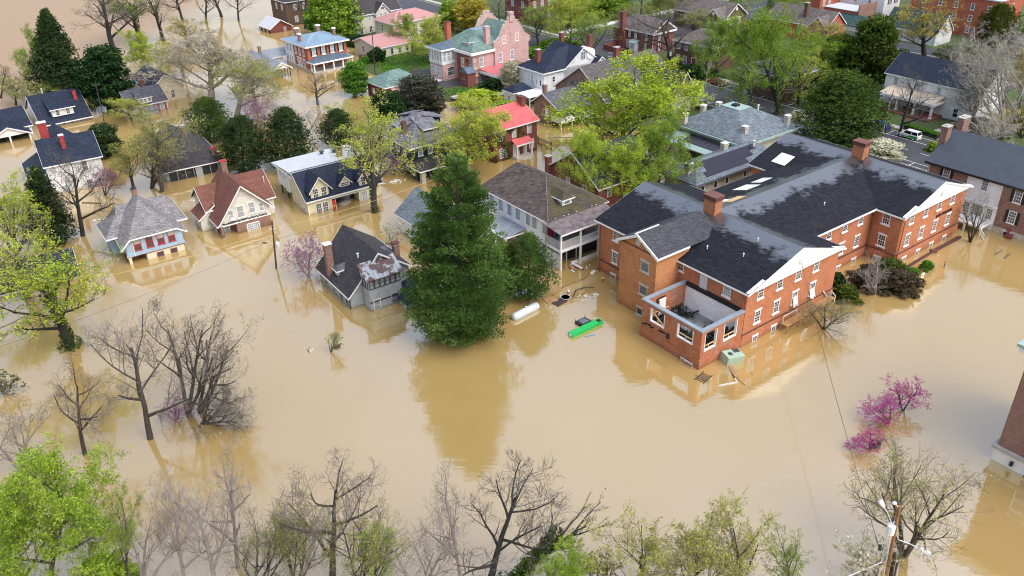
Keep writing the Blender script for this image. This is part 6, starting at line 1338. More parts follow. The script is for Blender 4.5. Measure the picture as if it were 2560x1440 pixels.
T_('spread', (2510, 335), (2475, 70), 270, 'large white-limbed sycamore at the right edge', 'sycamore_tree', bk='bark_pale', lf='lf_pale', gz=1)
T_('bare', (2440, 250), (2440, 60), 190, 'pinkish grey bare tree behind the sycamore', 'bare_tree', bk='bark_grey', gz=1)
T_('cedar', (2490, 135), (2505, 12), 120, 'tall olive cedar before the grey roof in the top right corner', 'cedar_tree', lf='lf_olive', gz=1)
T_('bud', (2550, 270), (2548, 120), 90, 'golden tree at the right edge above the black metal roof', lf='lf_gold', gz=1)
bush((1718, 262), 110, 3.2, 'creamy white flowering tree by the parked red car', lf='bl_white', kind='dense', name='dogwood_tree', cat='tree', gz=1)
bush((1990, 318), 70, 3.5, 'white flowering shrub at the corner of the hipped roof', lf='bl_white', gz=1)
bush((2200, 400), 110, 4, 'white flowering tree behind the dark ridge chimney', lf='bl_white', kind='dense', name='dogwood_tree', cat='tree', gz=1)
bush((2330, 385), 40, 2.5, 'green bush at the corner of the black metal roof', lf='lf_lime2', gz=.5)
# --- centre
T_('leaf', (1548, 415), (1560, 132), 350, 'huge lime green tree in front of the grey-roofed brick house', lf='lf_lime', bk='bark_dark', v=0)
T_('leaf', (1440, 520), (1452, 320), 150, 'lower lime green crown left of the huge lime tree', lf='lf_lime', v=2)
T_('leaf', (1591, 532), (1575, 350), 210, 'low lime crown over the blackish gable roof', lf='lf_lime', v=2)
T_('leaf', (1650, 512), (1645, 290), 190, 'lower green crown right of the huge lime tree', lf='lf_lime2', v=1)
T_('pine', (1150, 832), (1140, 386), 268, 'giant dark green pine in the middle of the flood', 'pine_tree', lf='lf_pine', v=0)
T_('cedar', (1322, 742), (1322, 588), 135, 'dark green arborvitae right of the giant pine', 'arborvitae_tree', lf='lf_pine', v=1)
T_('cedar', (1268, 735), (1262, 610), 100, 'shaded dark green arborvitae between pine and its neighbour', 'arborvitae_tree', lf='lf_cedar', v=2)
T_('blossom', (772, 692), (742, 588), 130, 'pale mauve redbud standing in water beside the utility pole', 'redbud_tree', lf='bl_mauve', bk='bark_grey')
T_('sapling', (985, 628), (975, 555), 72, 'thin pale shrub standing in the white reflection', 'shrub', 'shrub', bk='bark_grey', lf='lf_pale')
T_('sapling', (828, 880), (836, 826), 44, 'little bare shrub holding a dark bag in open water', 'shrub', 'shrub', bk='bark', lf='lf_bud')
T_('blossom', (985, 436), (982, 385), 75, 'magenta redbud beside the dark green house', 'redbud_tree', lf='bl_mauve')
T_('blossom', (2258, 1026), (2272, 948), 105, 'magenta redbud, upper of the three in open water', 'redbud_tree', lf='bl_pink')
T_('blossom', (2222, 1058), (2192, 1000), 115, 'magenta redbud, middle of the three in open water', 'redbud_tree', lf='bl_pink', v=1)
T_('blossom', (2172, 1124), (2160, 1078), 95, 'magenta redbud, lowest of the three, over a dark tub', 'redbud_tree', lf='bl_pink', v=2)
T_('multi', (2185, 735), (2170, 650), 130, 'leafless grey shrub beside the brick building', 'bare_shrub', 'shrub', bk='bark_grey', lf='lf_greyol')
bush((2170, 712), 110, 3, 'dark brown-green bush under the grey leafless shrub', lf='lf_brown')
bush((2245, 722), 110, 2.8, 'rounded brownish bush right of the leafless shrub', lf='lf_brown')
bush((2225, 690), 90, 2.6, 'dark green bush against the brick wing', lf='lf_olive')
bush((2085, 722), 60, 2.6, 'glossy green bush at the end of the timber ramp', lf='lf_magn')
bush((2110, 745), 80, 2, 'dark low bush beside the timber ramp', lf='lf_olive')
T_('spread', (2060, 822), (2075, 742), 160, 'sprawling half-drowned olive tree below the timber ramp', 'budding_tree', lf='lf_bud', bk='bark')
T_('multi', (2425, 605), (2440, 475), 110, 'green budding tree before the white house bay', lf='lf_lime2', bk='bark')
bush((2316, 672), 36, 1.4, 'bright green shrub in water near the sign', lf='lf_green')
bush((2282, 682), 36, .8, 'half-sunken green shrub beside the bright one', lf='lf_green')
# fill between the houses of the dry quarter
T_('bud', (1995, 262), (1985, 120), 140, 'twiggy spring tree between the tall ivy tree and the small brick house', lf='lf_yellow', bk='bark_dark', gz=1)
T_('dense', (2060, 262), (2055, 175), 90, 'dark shrubby tree behind the big cedar, left side', lf='lf_olive', gz=1)
T_('leaf', (1905, 160), (1900, 60), 130, 'yellow-green tree over the dark hipped roof', lf='lf_lime2', gz=1, v=0)
T_('bud', (2060, 130), (2060, 50), 110, 'golden budding tree before the bright timber gable', lf='lf_gold', gz=1)
T_('dense', (2140, 205), (2140, 110), 90, 'dark evergreen between the olive tree and the magnolia', 'evergreen_tree', lf='lf_magn', gz=1)
T_('bare', (2380, 215), (2385, 90), 150, 'pinkish bare tree right of the golden street tree', 'bare_tree', bk='bark_grey', gz=1)
T_('bare', (2530, 215), (2535, 60), 150, 'pinkish bare tree near the right edge above the sycamore', 'bare_tree', bk='bark_grey', gz=1)
T_('multi', (2465, 270), (2460, 150), 160, 'tangled grey bare tree behind the white house gable', 'bare_tree', bk='bark_grey', lf='lf_greyol', gz=1)
T_('multi', (2555, 345), (2550, 230), 130, 'rusty brown bare tree at the right edge beside the chimneys', 'bare_tree', bk='bark', lf='lf_gold', gz=1)
T_('spread', (2470, 370), (2470, 270), 180, 'low pale branches above the ridge of the black metal roof', 'bare_tree', bk='bark_pale', lf='lf_pale', gz=1)
bush((2440, 335), 120, 3.2, 'brown undergrowth below the sycamore, left part', lf='lf_greyol', gz=1)
bush((2540, 320), 130, 3.6, 'golden-brown undergrowth below the sycamore, right part', lf='lf_gold', gz=1)
bush((2395, 145), 110, 3, 'olive undergrowth before the brick apartments', lf='lf_olive', gz=1)
T_('bud', (1390, 78), (1385, -10), 110, 'greenish budding tree at the top edge left of the broad one', lf='lf_lime2', gz=1)
T_('dense', (1455, 62), (1455, -15), 90, 'green tree at the top edge beyond the cross street', lf='lf_lime2', gz=1)
T_('bud', (1570, 95), (1560, 10), 90, 'spring tree behind the red brick house chimney', lf='lf_bud', gz=1)
T_('leaf', (1650, 60), (1650, -20), 100, 'olive spring tree at the top edge behind the tall bare tree', lf='lf_bud', gz=1)
bush((1400, 118), 120, 2.2, 'low green shrubs beside the cross street', lf='lf_lime2', gz=1)
bush((1650, 178), 110, 2.2, 'rusty shrub hedge before the red brick house', lf='lf_gold', gz=1)
bush((1735, 185), 130, 1.8, 'dark shrubs before the brown house doorway', lf='lf_magn', gz=1)
bush((1490, 165), 90, 2.4, 'dark green shrubs beside the brick garden wall', lf='lf_magn', gz=1)
T_('bud', (460, 190), (455, 100), 120, 'straw-coloured budding tree beside the cream house', lf='lf_gold', bk='bark_grey')
T_('bud', (640, 265), (640, 150), 150, 'grey-green budding tree before the white gabled porch', lf='lf_bud', bk='bark_grey')
T_('multi', (760, 345), (745, 255), 150, 'leafless grey shrub tree between cedar pair and columned porch', 'bare_tree', bk='bark_grey', lf='lf_greyol')
T_('bud', (855, 330), (850, 255), 90, 'creamy budding tree behind the yellow house roof', lf='lf_yellow', bk='bark_grey')
# --- foreground
T_('bare', (213, 1135), (170, 885), 210, 'bare tree with forked trunk in the left foreground water', 'bare_tree', v=0)
T_('bare', (377, 1097), (335, 790), 250, 'tall bare tree with wide fork left of the bare clump', 'bare_tree', v=1)
T_('multi', (470, 1035), (480, 745), 260, 'multi-stemmed bare clump in the left foreground, tallest part', 'bare_tree', bk='bark', lf='lf_greyol', v=0)
T_('multi', (500, 1030), (570, 790), 230, 'multi-stemmed bare tree leaning right in the bare clump', 'bare_tree', lf='lf_greyol', v=1)
T_('spread', (510, 1058), (600, 960), 200, 'low bare branches trailing right over the water', 'bare_tree', lf='lf_greyol', v=2)
T_('blossom', (440, 1052), (435, 1005), 90, 'pink-tinged redbud shrub at the foot of the bare clump', 'redbud_tree', lf='bl_mauve')
T_('multi', (55, 1180), (40, 990), 190, 'bare thicket at the left edge above the lime tree', 'bare_tree', lf='lf_greyol', bk='bark_grey')
T_('sapling', (10, 985), (12, 935), 80, 'small grey bush at the left edge of open water', 'shrub', 'shrub', lf='lf_olive', bk='bark_grey')
T_('leaf', (125, 1480), (150, 1090), 330, 'bright lime tree filling the bottom left corner', lf='lf_lime3', v=1)
T_('leaf', (30, 1520), (20, 1180), 260, 'lime tree cut by the left edge at the bottom', lf='lf_lime3', v=0)
T_('bud', (320, 1470), (330, 1210), 110, 'sparse lime sapling right of the bottom left tree', lf='lf_lime3')
bush((270, 1470), 160, 3.5, 'lime green bush at the bottom edge under the lime tree', lf='lf_lime3')
T_('bare', (465, 1475), (410, 1190), 190, 'bare grey tree at the bottom, left of the pale one', 'bare_tree', bk='bark_grey', v=2)
T_('bare', (545, 1480), (500, 1160), 200, 'bare tree with dark upper trunk at the bottom left', 'bare_tree', bk='bark_grey', v=1)
T_('bare', (595, 1420), (580, 1085), 210, 'pale-barked bare tree at the bottom', 'bare_tree', bk='bark_grey', v=0)
T_('multi', (360, 1470), (380, 1260), 200, 'low tangled bare thicket along the bottom edge, left part', 'bare_tree', lf='lf_greyol', bk='bark_grey')
T_('spread', (640, 1480), (680, 1270), 220, 'tangled bare branches with olive buds along the bottom edge', 'budding_tree', lf='lf_bud', bk='bark')
T_('spread', (740, 1480), (755, 1240), 190, 'olive budding tree with broken limb at the bottom', 'budding_tree', lf='lf_lime', v=2)
T_('bare', (830, 1455), (822, 1095), 290, 'tall many-branched bare tree at the bottom centre left', 'bare_tree', v=1, rz=2)
T_('spread', (900, 1490), (930, 1230), 220, 'budding tree with yellow tips right of the tall bare one', 'budding_tree', lf='lf_yellow', bk='bark')
T_('leaf', (945, 1490), (955, 1320), 130, 'small bright lime tree at the bottom', lf='lf_lime3', v=2)
T_('bare', (1155, 1460), (1110, 1140), 190, 'slim bare tree at the bottom centre', 'bare_tree', bk='bark_grey', v=0)
T_('bare', (1220, 1465), (1270, 1165), 300, 'thick dark leaning bare tree at the bottom centre', 'bare_tree', bk='bark_dark', v=1)
T_('multi', (1050, 1490), (1060, 1290), 230, 'pale bare thicket at the bottom edge, centre', 'bare_tree', lf='lf_pale', bk='bark_grey')
T_('thin', (1270, 1470), (1480, 1230), 150, 'ivy-wrapped leaning snag with bare tips at the bottom', 'leaning_tree', bk='bark_dark', ivy=1.2, lf='lf_bud')
T_('leaf', (1395, 1540), (1400, 1350), 150, 'lime leaves at the bottom edge beside the ivy snag', lf='lf_lime3', v=0)
T_('bud', (1600, 1530), (1590, 1295), 220, 'olive-green tree at the bottom, leftmost of the row of three', lf='lf_bud2', v=0)
T_('bud', (1745, 1540), (1735, 1265), 200, 'olive-green tree at the bottom, tallest of the row of three', lf='lf_bud2', v=1)
T_('bud', (1870, 1540), (1870, 1275), 230, 'olive-green tree at the bottom, rightmost of the row of three', lf='lf_bud2', v=2)
T_('bud', (1980, 1490), (1965, 1325), 110, 'small green tree left of the pale shrub at the bottom', lf='lf_lime2')
T_('sapling', (1500, 1490), (1480, 1380), 130, 'low bare bush at the bottom between lime and olive trees', 'shrub', 'shrub', lf='lf_bud', bk='bark')
T_('spread', (2258, 1388), (2262, 1125), 350, 'wide spreading budding tree behind the transformer pole', 'budding_tree', lf='lf_bud2', bk='bark', v=1)
T_('sapling', (2180, 1475), (2172, 1335), 150, 'cream-flowered shrub left of the transformer pole', 'shrub', 'shrub', lf='bl_white', bk='bark_grey')
# ------------------------------------------------------------------ water, ground, streets
def water_mat():
    m, n, p = _mat('flood_water'); L = n.links
    tc = node(n, 'ShaderNodeTexCoord')
    nz = node(n, 'ShaderNodeTexNoise', Scale=.02, Detail=5, Roughness=.6); L.new(tc.outputs['Object'], nz.inputs['Vector'])
    r = ramp(n, [(.3, (.37, .25, .082)), (.7, (.41, .29, .115))]); L.new(nz.outputs['Fac'], r.inputs['Fac']); sp = node(n, 'ShaderNodeSeparateXYZ'); L.new(tc.outputs['Object'], sp.inputs[0])   # the open river west of the houses runs rougher and browner
    rv = node(n, 'ShaderNodeMapRange'); rv.inputs['From Min'].default_value = -96; rv.inputs['From Max'].default_value = -125; rv.interpolation_type = 'SMOOTHSTEP'; L.new(sp.outputs[0], rv.inputs['Value'])
    ml = node(n, 'ShaderNodeMath', operation='MULTIPLY'); L.new(rv.outputs[0], ml.inputs[0]); ml.inputs[1].default_value = .35; ad0 = node(n, 'ShaderNodeMath', operation='ADD'); L.new(ml.outputs[0], ad0.inputs[0]); ad0.inputs[1].default_value = .06
    L.new(ad0.outputs[0], p.inputs['Roughness'])
    fo = node(n, 'ShaderNodeTexNoise', Scale=.16, Detail=7, Roughness=.7); mf = node(n, 'ShaderNodeMapping'); mf.inputs['Scale'].default_value = (.35, 1.6, 1); mf.inputs['Rotation'].default_value = (0, 0, .25); L.new(tc.outputs['Object'], mf.inputs['Vector']); L.new(mf.outputs[0], fo.inputs['Vector'])
    fr = ramp(n, [(.64, (0, 0, 0)), (.72, (1, 1, 1))]); L.new(fo.outputs['Fac'], fr.inputs['Fac']); m3 = node(n, 'ShaderNodeMath', operation='MULTIPLY'); L.new(fr.outputs[0], m3.inputs[0]); L.new(rv.outputs[0], m3.inputs[1])
    c1 = mixrgb(n, r.outputs[0], (.33, .21, .105), rv.outputs[0]); L.new(mixrgb(n, c1, (.5, .43, .33), m3.outputs[0]), p.inputs['Base Color'])
    io = node(n, 'ShaderNodeMapRange'); io.inputs['To Min'].default_value = WIOR; io.inputs['To Max'].default_value = 1.45; L.new(rv.outputs[0], io.inputs['Value']); L.new(io.outputs[0], p.inputs['IOR'])
    mp = node(n, 'ShaderNodeMapping'); mp.inputs['Scale'].default_value = (.35, 1.0, 1); L.new(tc.outputs['Object'], mp.inputs['Vector'])
    w1 = node(n, 'ShaderNodeTexNoise', Scale=.9, Detail=4, Roughness=.55); L.new(mp.outputs[0], w1.inputs['Vector'])
    w2 = node(n, 'ShaderNodeTexNoise', Scale=.12, Detail=3); L.new(mp.outputs[0], w2.inputs['Vector'])
    ad = node(n, 'ShaderNodeMath', operation='MULTIPLY_ADD'); L.new(w2.outputs['Fac'], ad.inputs[0]); ad.inputs[1].default_value = 1.5; L.new(w1.outputs['Fac'], ad.inputs[2])
    b = node(n, 'ShaderNodeBump', Strength=.3, Distance=.07); L.new(ad.outputs[0], b.inputs['Height']); L.new(b.outputs[0], p.inputs['Normal'])
    return m
WIOR = 3.3
k = MB(); k.poly([(-700, -60, 0), (800, -60, 0), (800, 900, 0), (-700, 900, 0)])
tag(k.build('water', [water_mat()]), kind='structure')

def smooth(t): t = max(0, min(1, t)); return t * t * (3 - 2 * t)
SH = [(-200, 26), (-40, 26), (64, 25), (70, 11), (106, 10), (112, -5), (140, -7), (160, -5), (172, 4), (205, 12), (260, 30), (500, 60)]
def shore(y):
    for (a, p), (b_, q) in zip(SH, SH[1:]):
        if a <= y <= b_: return p + (q - p) * (y - a) / (b_ - a)
    return 26
def gz_at(x, y):
    d = x - shore(y) + 2.0 * noise.noise(Vector((x * .09, y * .09, 0)))
    return -2.2 + 3.2 * smooth((d + 11) / 14) + .08 * noise.noise(Vector((x * .2, y * .2, 3)))
def ground_mat():
    m, n, p = _mat('ground'); L = n.links; tc = node(n, 'ShaderNodeTexCoord')
    a = node(n, 'ShaderNodeTexNoise', Scale=.06, Detail=8, Roughness=.7); b = node(n, 'ShaderNodeTexNoise', Scale=1.6, Detail=6, Roughness=.7)
    L.new(tc.outputs['Object'], a.inputs['Vector']); L.new(tc.outputs['Object'], b.inputs['Vector'])
    r = ramp(n, [(.3, (.075, .062, .035)), (.45, (.06, .085, .022)), (.6, (.075, .135, .025)), (.75, (.10, .105, .04))]); L.new(a.outputs['Fac'], r.inputs['Fac'])
    r2 = ramp(n, [(.3, (.6, .6, .6)), (.7, (1.15, 1.15, 1.1))]); L.new(b.outputs['Fac'], r2.inputs['Fac'])
    L.new(mixrgb(n, r.outputs[0], r2.outputs[0], 1.0, 'MULTIPLY'), p.inputs['Base Color']); p.inputs['Roughness'].default_value = .95
    return m
k = MB(); xs = [-40 + 2.5 * i for i in range(46)] + [75 + 9 * i for i in range(26)]; ys = [-150 + 4 * i for i in range(140)]
for x in xs:
    for y in ys: v = FW(x, y, gz_at(x, y)); k.v.append(tuple(v))
for i in range(len(xs) - 1):
    for j in range(len(ys) - 1): a = i * len(ys) + j; k.f.append((a, a + 1, a + len(ys) + 1, a + len(ys))); k.mi.append(0)
tag(k.build('ground', [ground_mat()], smooth=True), kind='structure')
def slab(name, x0, x1, y0, y1, z, mat, th=.4, kind='structure'):
    k = MB(); q = [FW(x0, y0), FW(x1, y0), FW(x1, y1), FW(x0, y1)]
    k.prism([(0, 0)], 'y', 0, 0) if False else None
    i = len(k.v); k.v += [(p.x, p.y, z - th) for p in q] + [(p.x, p.y, z) for p in q]
    for f in ((0, 3, 2, 1), (4, 5, 6, 7), (0, 1, 5, 4), (1, 2, 6, 5), (2, 3, 7, 6), (3, 0, 4, 7)): k.f.append(f); k.mi.append(0)
    o = k.build(name, mat); return tag(o, kind=kind)
RZ = 1.12
slab('road', 36.5, 52, -150, 400, RZ, 'asphalt')
slab('cross_road', 52, 250, 120, 139, RZ - .006, 'asphalt'); slab('cross_road', -2, 36.5, 120, 139, RZ - .006, 'asphalt')
slab('back_road', 106, 122, -150, 119, RZ, 'asphalt'); slab('car_park', 90, 105.5, 30, 84, RZ - .004, 'asphalt')
for y0, y1 in ((-150, 119), (140, 400)):
    slab('pavement', 53.6, 55.4, y0, y1, RZ + .13, 'conc'); slab('kerb', 52, 52.25, y0, y1, RZ + .12, 'conc'); slab('kerb', 36.2, 36.5, y0, y1, RZ + .12, 'conc')
slab('pavement', 57, 200, 144.5, 147.5, RZ + .14, plain('bright_concrete', (.62, .61, .6), .9, .1)); slab('path', 55.4, 60, 24, 26.5, RZ + .1, 'conc'); slab('path', -5, 20, 112, 113.2, 1.12, 'conc')
slab('kerb', 33.8, 36, 44, 58, RZ + .4, 'conc'); slab('kerb', 52, 52.3, 40, 60, RZ + .14, 'yellowl')
mk = MB()
def stripe(x0, y0, x1, y1, w=.14):
    a, b_ = FW(x0, y0, RZ + .006), FW(x1, y1, RZ + .006); d = (b_ - a).normalized(); n = Vector((-d.y, d.x, 0)) * w / 2
    mk.poly([a - n, b_ - n, b_ + n, a + n])
stripe(49.3, -20, 49.3, 116); stripe(38.7, -20, 38.7, 116)
for i in range(22): stripe(49.3, -18 + 6.2 * i, 51.9, -18 + 6.2 * i); stripe(36.7, -18 + 6.2 * i, 38.7, -18 + 6.2 * i)
for i in range(30): stripe(44, -16 + 4.4 * i, 44, -14 + 4.4 * i, .11)
stripe(114, -40, 114, 117, .2); stripe(60, 129.5, 180, 129.5, .12)
tag(mk.build('road_markings', 'line', recalc=False), kind='structure')

# ------------------------------------------------------------------ cars
def car(name, pos, rz, body, label, suv=False, cat='car', two=None):
    e = empty(name, pos, rz, label, cat)
    L_, Wd = (4.6, 1.78) if not suv else (4.5, 1.78); H1 = .95 if not suv else 1.05; H2 = 1.45 if not suv else 1.68
    k = MB()   # side profile, widths vary with height
    low = [(-L_ / 2, .32), (-L_ / 2 - .02, .62), (-L_ / 2 + .08, H1 - .05), (-L_ / 2 + .9 if not suv else -L_ / 2 + .2, H1), (L_ / 2 - 1.35, H1), (L_ / 2 - .25, H1 - .18), (L_ / 2, .6), (L_ / 2 - .03, .3)]
    k.prism([(x, z) for x, z in low], 'y', 0, 0) if False else None
    secs = [(-Wd / 2, .9), (-Wd / 2 + .1, 1.0), (Wd / 2 - .1, 1.0), (Wd / 2, .9)]
    n = len(low)
    for y, s in secs:
        for x, z in low: k.v.append((x * (.985 if s < 1 else 1), y, .3 + (z - .3) * (s if z > .7 else 1)))
    for a in range(3):
        for i in range(n): k.f.append((a * n + i, a * n + (i + 1) % n, (a + 1) * n + (i + 1) % n, (a + 1) * n + i)); k.mi.append(0)
    k.f.append(tuple(range(n))); k.f.append(tuple(range(4 * n - 1, 3 * n - 1, -1))); k.mi += [0, 0]
    k.build('body', body, e)
    c = MB(); x0, x1, x2, x3 = ((-L_ / 2 + .55, -L_ / 2 + 1.25, .45, 1.15) if not suv else (-L_ / 2 + .12, -L_ / 2 + .35, .55, 1.15))
    hw, tw = Wd / 2 - .06, Wd / 2 - .22
    b0 = [(x0, -hw, H1 - .02), (x3, -hw, H1 - .02), (x3, hw, H1 - .02), (x0, hw, H1 - .02)]; t0 = [(x1, -tw, H2 - .05), (x2, -tw, H2 - .05), (x2, tw, H2 - .05), (x1, tw, H2 - .05)]
    for i in range(4): c.poly([b0[i], b0[(i + 1) % 4], t0[(i + 1) % 4], t0[i]])
    c.build('windows', 'glass', e)
    r = MB(); r.box(x1 - .03, x2 + .05, -tw - .02, tw + .02, H2 - .06, H2)
    for a, b_ in zip(b0, t0): r.beam(a, b_, .09, .07)
    xm = (x1 + x2) / 2 - .1
    for s in (-1, 1): r.beam((xm, s * hw, H1), (xm, s * tw, H2 - .05), .1, .07)
    r.build('roof', two or body, e)
    for sx in (-L_ / 2 + .85, L_ / 2 - .85):
        for sy in (-1, 1):
            w = MB(); w.tube([(0, -.1, 0), (0, .1, 0)], .33, 14); o = w.build('wheel', 'black', e); o.location = (sx, sy * (Wd / 2 - .1), .33)
            w = MB(); w.tube([(0, -.11, 0), (0, .11, 0)], .2, 10); w.build('rim', 'metal', o)
    for sy in (-1, 1):
        h = MB(); h.box(L_ / 2 - .16, L_ / 2 + .0, sy * .62 - .18, sy * .62 + .18, .62, .74); h.build('headlight', 'white', e)
        h = MB(); h.box(-L_ / 2 - .03, -L_ / 2 + .1, sy * .68 - .14, sy * .68 + .14, .68, .86); h.build('tail_light', 'redp', e)
        h = MB(); h.box(.75, .9, sy * (Wd / 2 + .08) - .08, sy * (Wd / 2 + .08) + .08, H1 - .02, H1 + .12); h.build('mirror', body, e)
    return e
AV = A0 + pi / 2
paint = lambda nm, c: plain(nm, c, .25, .05, .3, spec=.7)
car('parked_car', FW(50.4, 78, RZ), AV + pi, paint('car_paint_maroon', (.22, .012, .035)), 'dark red hatchback parked at the kerb of the dry street')
two = paint('car_paint_white', (.8, .8, .8))
cs = car('parked_suv', FW(50.5, 27.4, RZ), AV, two, 'white and green boxy car parked below the white porch house', suv=True)
k = MB()
for s in (-1, 1): k.box(-2.2, -.3, s * .9 - .012, s * .9 + .012, .45, .85); k.box(-.3, 1.0, s * .9 - .012, s * .9 + .012, .42, .6)
k.build('green_livery', plain('green_livery', (.01, .3, .06), .3, .1), cs)
car('parked_car', FW(50.4, 34.2, RZ), AV, paint('car_paint_blue', (.015, .03, .3)), 'blue car parked behind the white and green one', suv=True)

# ------------------------------------------------------------------ poles, lamps, wires
def pole(name, base, top, label, cat='utility pole', m='polewood', r=.14, gz=0, cross=0, tr=None, z0=-1.5):
    B = G(base[0], base[1], gz); a = top_vec(B, *top)
    e = empty(name, B, 0, label, cat); k = MB(); k.tube([a * (-.08), a * .5, a], [r, r * .9, r * .75], 10); k.build('pole', m, e)
    if cross:
        u = a.normalized(); c = MB(); z = a * .93
        c.beam(z - X0 * cross, z + X0 * cross, .12, .14)
        for s in (-1, -.5, .5, 1): c.tube([z + X0 * (cross * s * .95), z + X0 * (cross * s * .95) + Vector((0, 0, .25))], .05, 6)
        c.build('crossarm', m, e)
    if tr:
        t, dx = tr; p = a * t + _r * dx; k = MB(); k.tube([p + Vector((0, 0, -.5)), p + Vector((0, 0, -.45)), p + Vector((0, 0, .45)), p + Vector((0, 0, .5))], [.2, .3, .3, .2], 14)
        k.tube([p + Vector((.1, 0, .5)), p + Vector((.1, 0, .75))], .04, 6); k.tube([p + Vector((-.12, 0, .5)), p + Vector((-.12, 0, .75))], .04, 6); k.beam(a * t, p, .08, .2)
        k.build('transformer', 'metal', e)
    return e, B, a
pA, BA, aA = pole('utility_pole', (691, 672), (680, 552), 'dark utility pole with grey transformer standing in flood water beside the mauve redbud', tr=(.5, .55))
k = MB(); k.beam(aA * .83 - _r * .45, aA * .83 + _r * .45, .12, .14)
for s in (-.4, 0, .4): k.tube([aA * .83 + _r * s, aA * .83 + _r * s + Vector((0, 0, .3))], .06, 6)
k.build('insulators', 'metal', pA)
pB, BB, aB = pole('utility_pole', (938, 186), (930, 78), 'two-tone utility pole beside the clipped hedge and low cream house', m='polewood')
pC, BC, aC = pole('utility_pole', (262, 312), (238, 205), 'thin wooden pole with crossarm before the dark broadleaf evergreen', cross=.9, r=.12, m='bark')
pD, BD, aD = pole('utility_pole', (1499, 143), (1499, 72), 'orange-brown wooden pole beside the white three-storey house', m='rustpole', gz=1)
pE, BE, aE = pole('utility_pole', (1684, 178), (1678, 100), 'dark pole with grey transformer before the red brick house', gz=1, tr=(.55, -.5))
pG, BG, aG = pole('utility_pole', (2210, 110), (2216, 48), 'black pole with crossarm beside the tall magnolia', gz=1, cross=1.3, m='black', r=.18)
pH, BH, aH = pole('utility_pole', (2216, 300), (2234, 225), 'thin brown pole in front of the white house porch', gz=1, m='rustpole', r=.12)
# street lamp with curved arm
def lamp(base, label, h, d, L=2.4, gz=1.1, arm=None):
    B = G(*base, gz); e = empty('street_lamp', B, 0, label, 'street lamp'); k = MB(); pts = [Vector((0, 0, 0)), Vector((0, 0, h * .8))]
    for t in (.3, .6, 1): pts.append(Vector((0, 0, h * .8)) + d * (L * t * t) + Vector((0, 0, h * .22 * sin(t * pi / 2))))
    k.tube(pts, [.1, .08, .06, .05, .05], 8); k.build('lamp_post', 'metal', e)
    q = pts[-1]; k = MB(); k.obox(q + d * .3, d * .35, d.cross(Vector((0, 0, 1))) * .14, (0, 0, .07)); k.build('lamp_head', 'metal', e); return e
lamp((2207, 335), 'grey street lamp with curved arm beside the big cedar', 8.2, _r.normalized(), 3.0)
lamp((2050, 245), 'thin street lamp among the spring trees left of the cedar', 6, -_r, 1.4)
# foreground transformer pole
pF, BF, aF = pole('utility_pole', (2205, 1500), (2249, 1265), 'rusty-brown utility pole with white transformer and two street lights at the bottom right', m='rustpole', r=.17)
def at_pole(px, py):   # a point seen at px,py in the upright plane of the pole
    return top_vec(BF, px, py)
k = MB(); p = at_pole(2227, 1323); k.tube([p + Vector((0, 0, -.52)), p + Vector((0, 0, -.46)), p + Vector((0, 0, .44)), p + Vector((0, 0, .5))], [.22, .34, .34, .24], 16); k.tube([p + Vector((.08, 0, .5)), p + Vector((.1, 0, .9))], .045, 6); k.tube([p + Vector((-.12, 0, .5)), p + Vector((-.12, 0, .7))], .045, 6)
k.build('transformer', plain('white_enamel', (.72, .75, .77), .35, .06), pF)
def arm(pts, head, nm):
    k = MB(); k.tube([at_pole(*q) for q in pts], .045, 7); o = k.build('lamp_arm', 'metal', pF)
    a, b_ = at_pole(*head[0]), at_pole(*head[1]); d = b_ - a; w = _f.cross(d).normalized() if d.length else _r
    h = MB(); h.obox((a + b_) / 2, d / 2, Vector(_f) * .16, w * .14); h.obox(a * .35 + b_ * .65, d * .3, Vector(_f) * .11, w * .2); h.build('lamp_head', 'metal', o)
arm([(2228, 1306), (2218, 1280), (2208, 1262)], ((2209, 1266), (2199, 1250)), 'l')
arm([(2248, 1350), (2275, 1360), (2300, 1372)], ((2298, 1368), (2324, 1386)), 'r')
k = MB(); k.tube([at_pole(2246, 1268), at_pole(2236, 1258)], .05, 6); k.ball(tuple(at_pole(2236, 1258)), .2, .16, .16); k.build('lightning_arrester', 'metal', pF)
k = MB(); k.tube([at_pole(2225, 1345), at_pole(2216, 1400), at_pole(2206, 1455)], .06, 7); k.build('conduit', 'metal', pF)
k = MB(); q0 = at_pole(2238, 1392); k.tube([q0 + Vector((.1, .4, 0)), at_pole(2226, 1470) + Vector((.1, .4, 0))], .17, 10); k.build('stub_post', 'polewood', pF)
k = MB(); k.tube([at_pole(2246, 1398), at_pole(2234, 1450)], .1, 8)
for i in range(3): k.tube([at_pole(2240, 1402 + 5 * i), at_pole(2250, 1406 + 5 * i)], .03, 5)
k.build('cable_riser', 'metald', pF)
def wire(name, pts, r, label, sag=0, seg=14, m='metald', cat='cable'):
    P = []
    for a, b_ in zip(pts, pts[1:]):
        for i in range(seg):
            t = i / seg; P.append(a.lerp(b_, t) + Vector((0, 0, -sag * 4 * t * (1 - t))))
    P.append(pts[-1]); k = MB(); k.tube(P, r, 4, cap=False); return tag(k.build(name, m), label, cat)
wire('overhead_wire', [BF + at_pole(2195, 1360), FW(-25.3, -.8, 9.4)], .025, 'thin overhead wire from the transformer pole to the white pediment', .6)
k = MB(); q = BF + at_pole(2200, 1369); k.tube([q + Vector((-.05, 0, .25)), q + Vector((.05, 0, -.25))], .14, 8); tag(k.build('splice_case', 'black'), 'black splice case hanging on the overhead wire beside the pole', 'splice case')
wire('overhead_wire', [BF + at_pole(2205, 1405), BF + at_pole(2110, 1440) + Vector((-6, -2, -.5))], .05, 'thick pale cable leaving the transformer pole at the bottom edge', .2, m='metal')
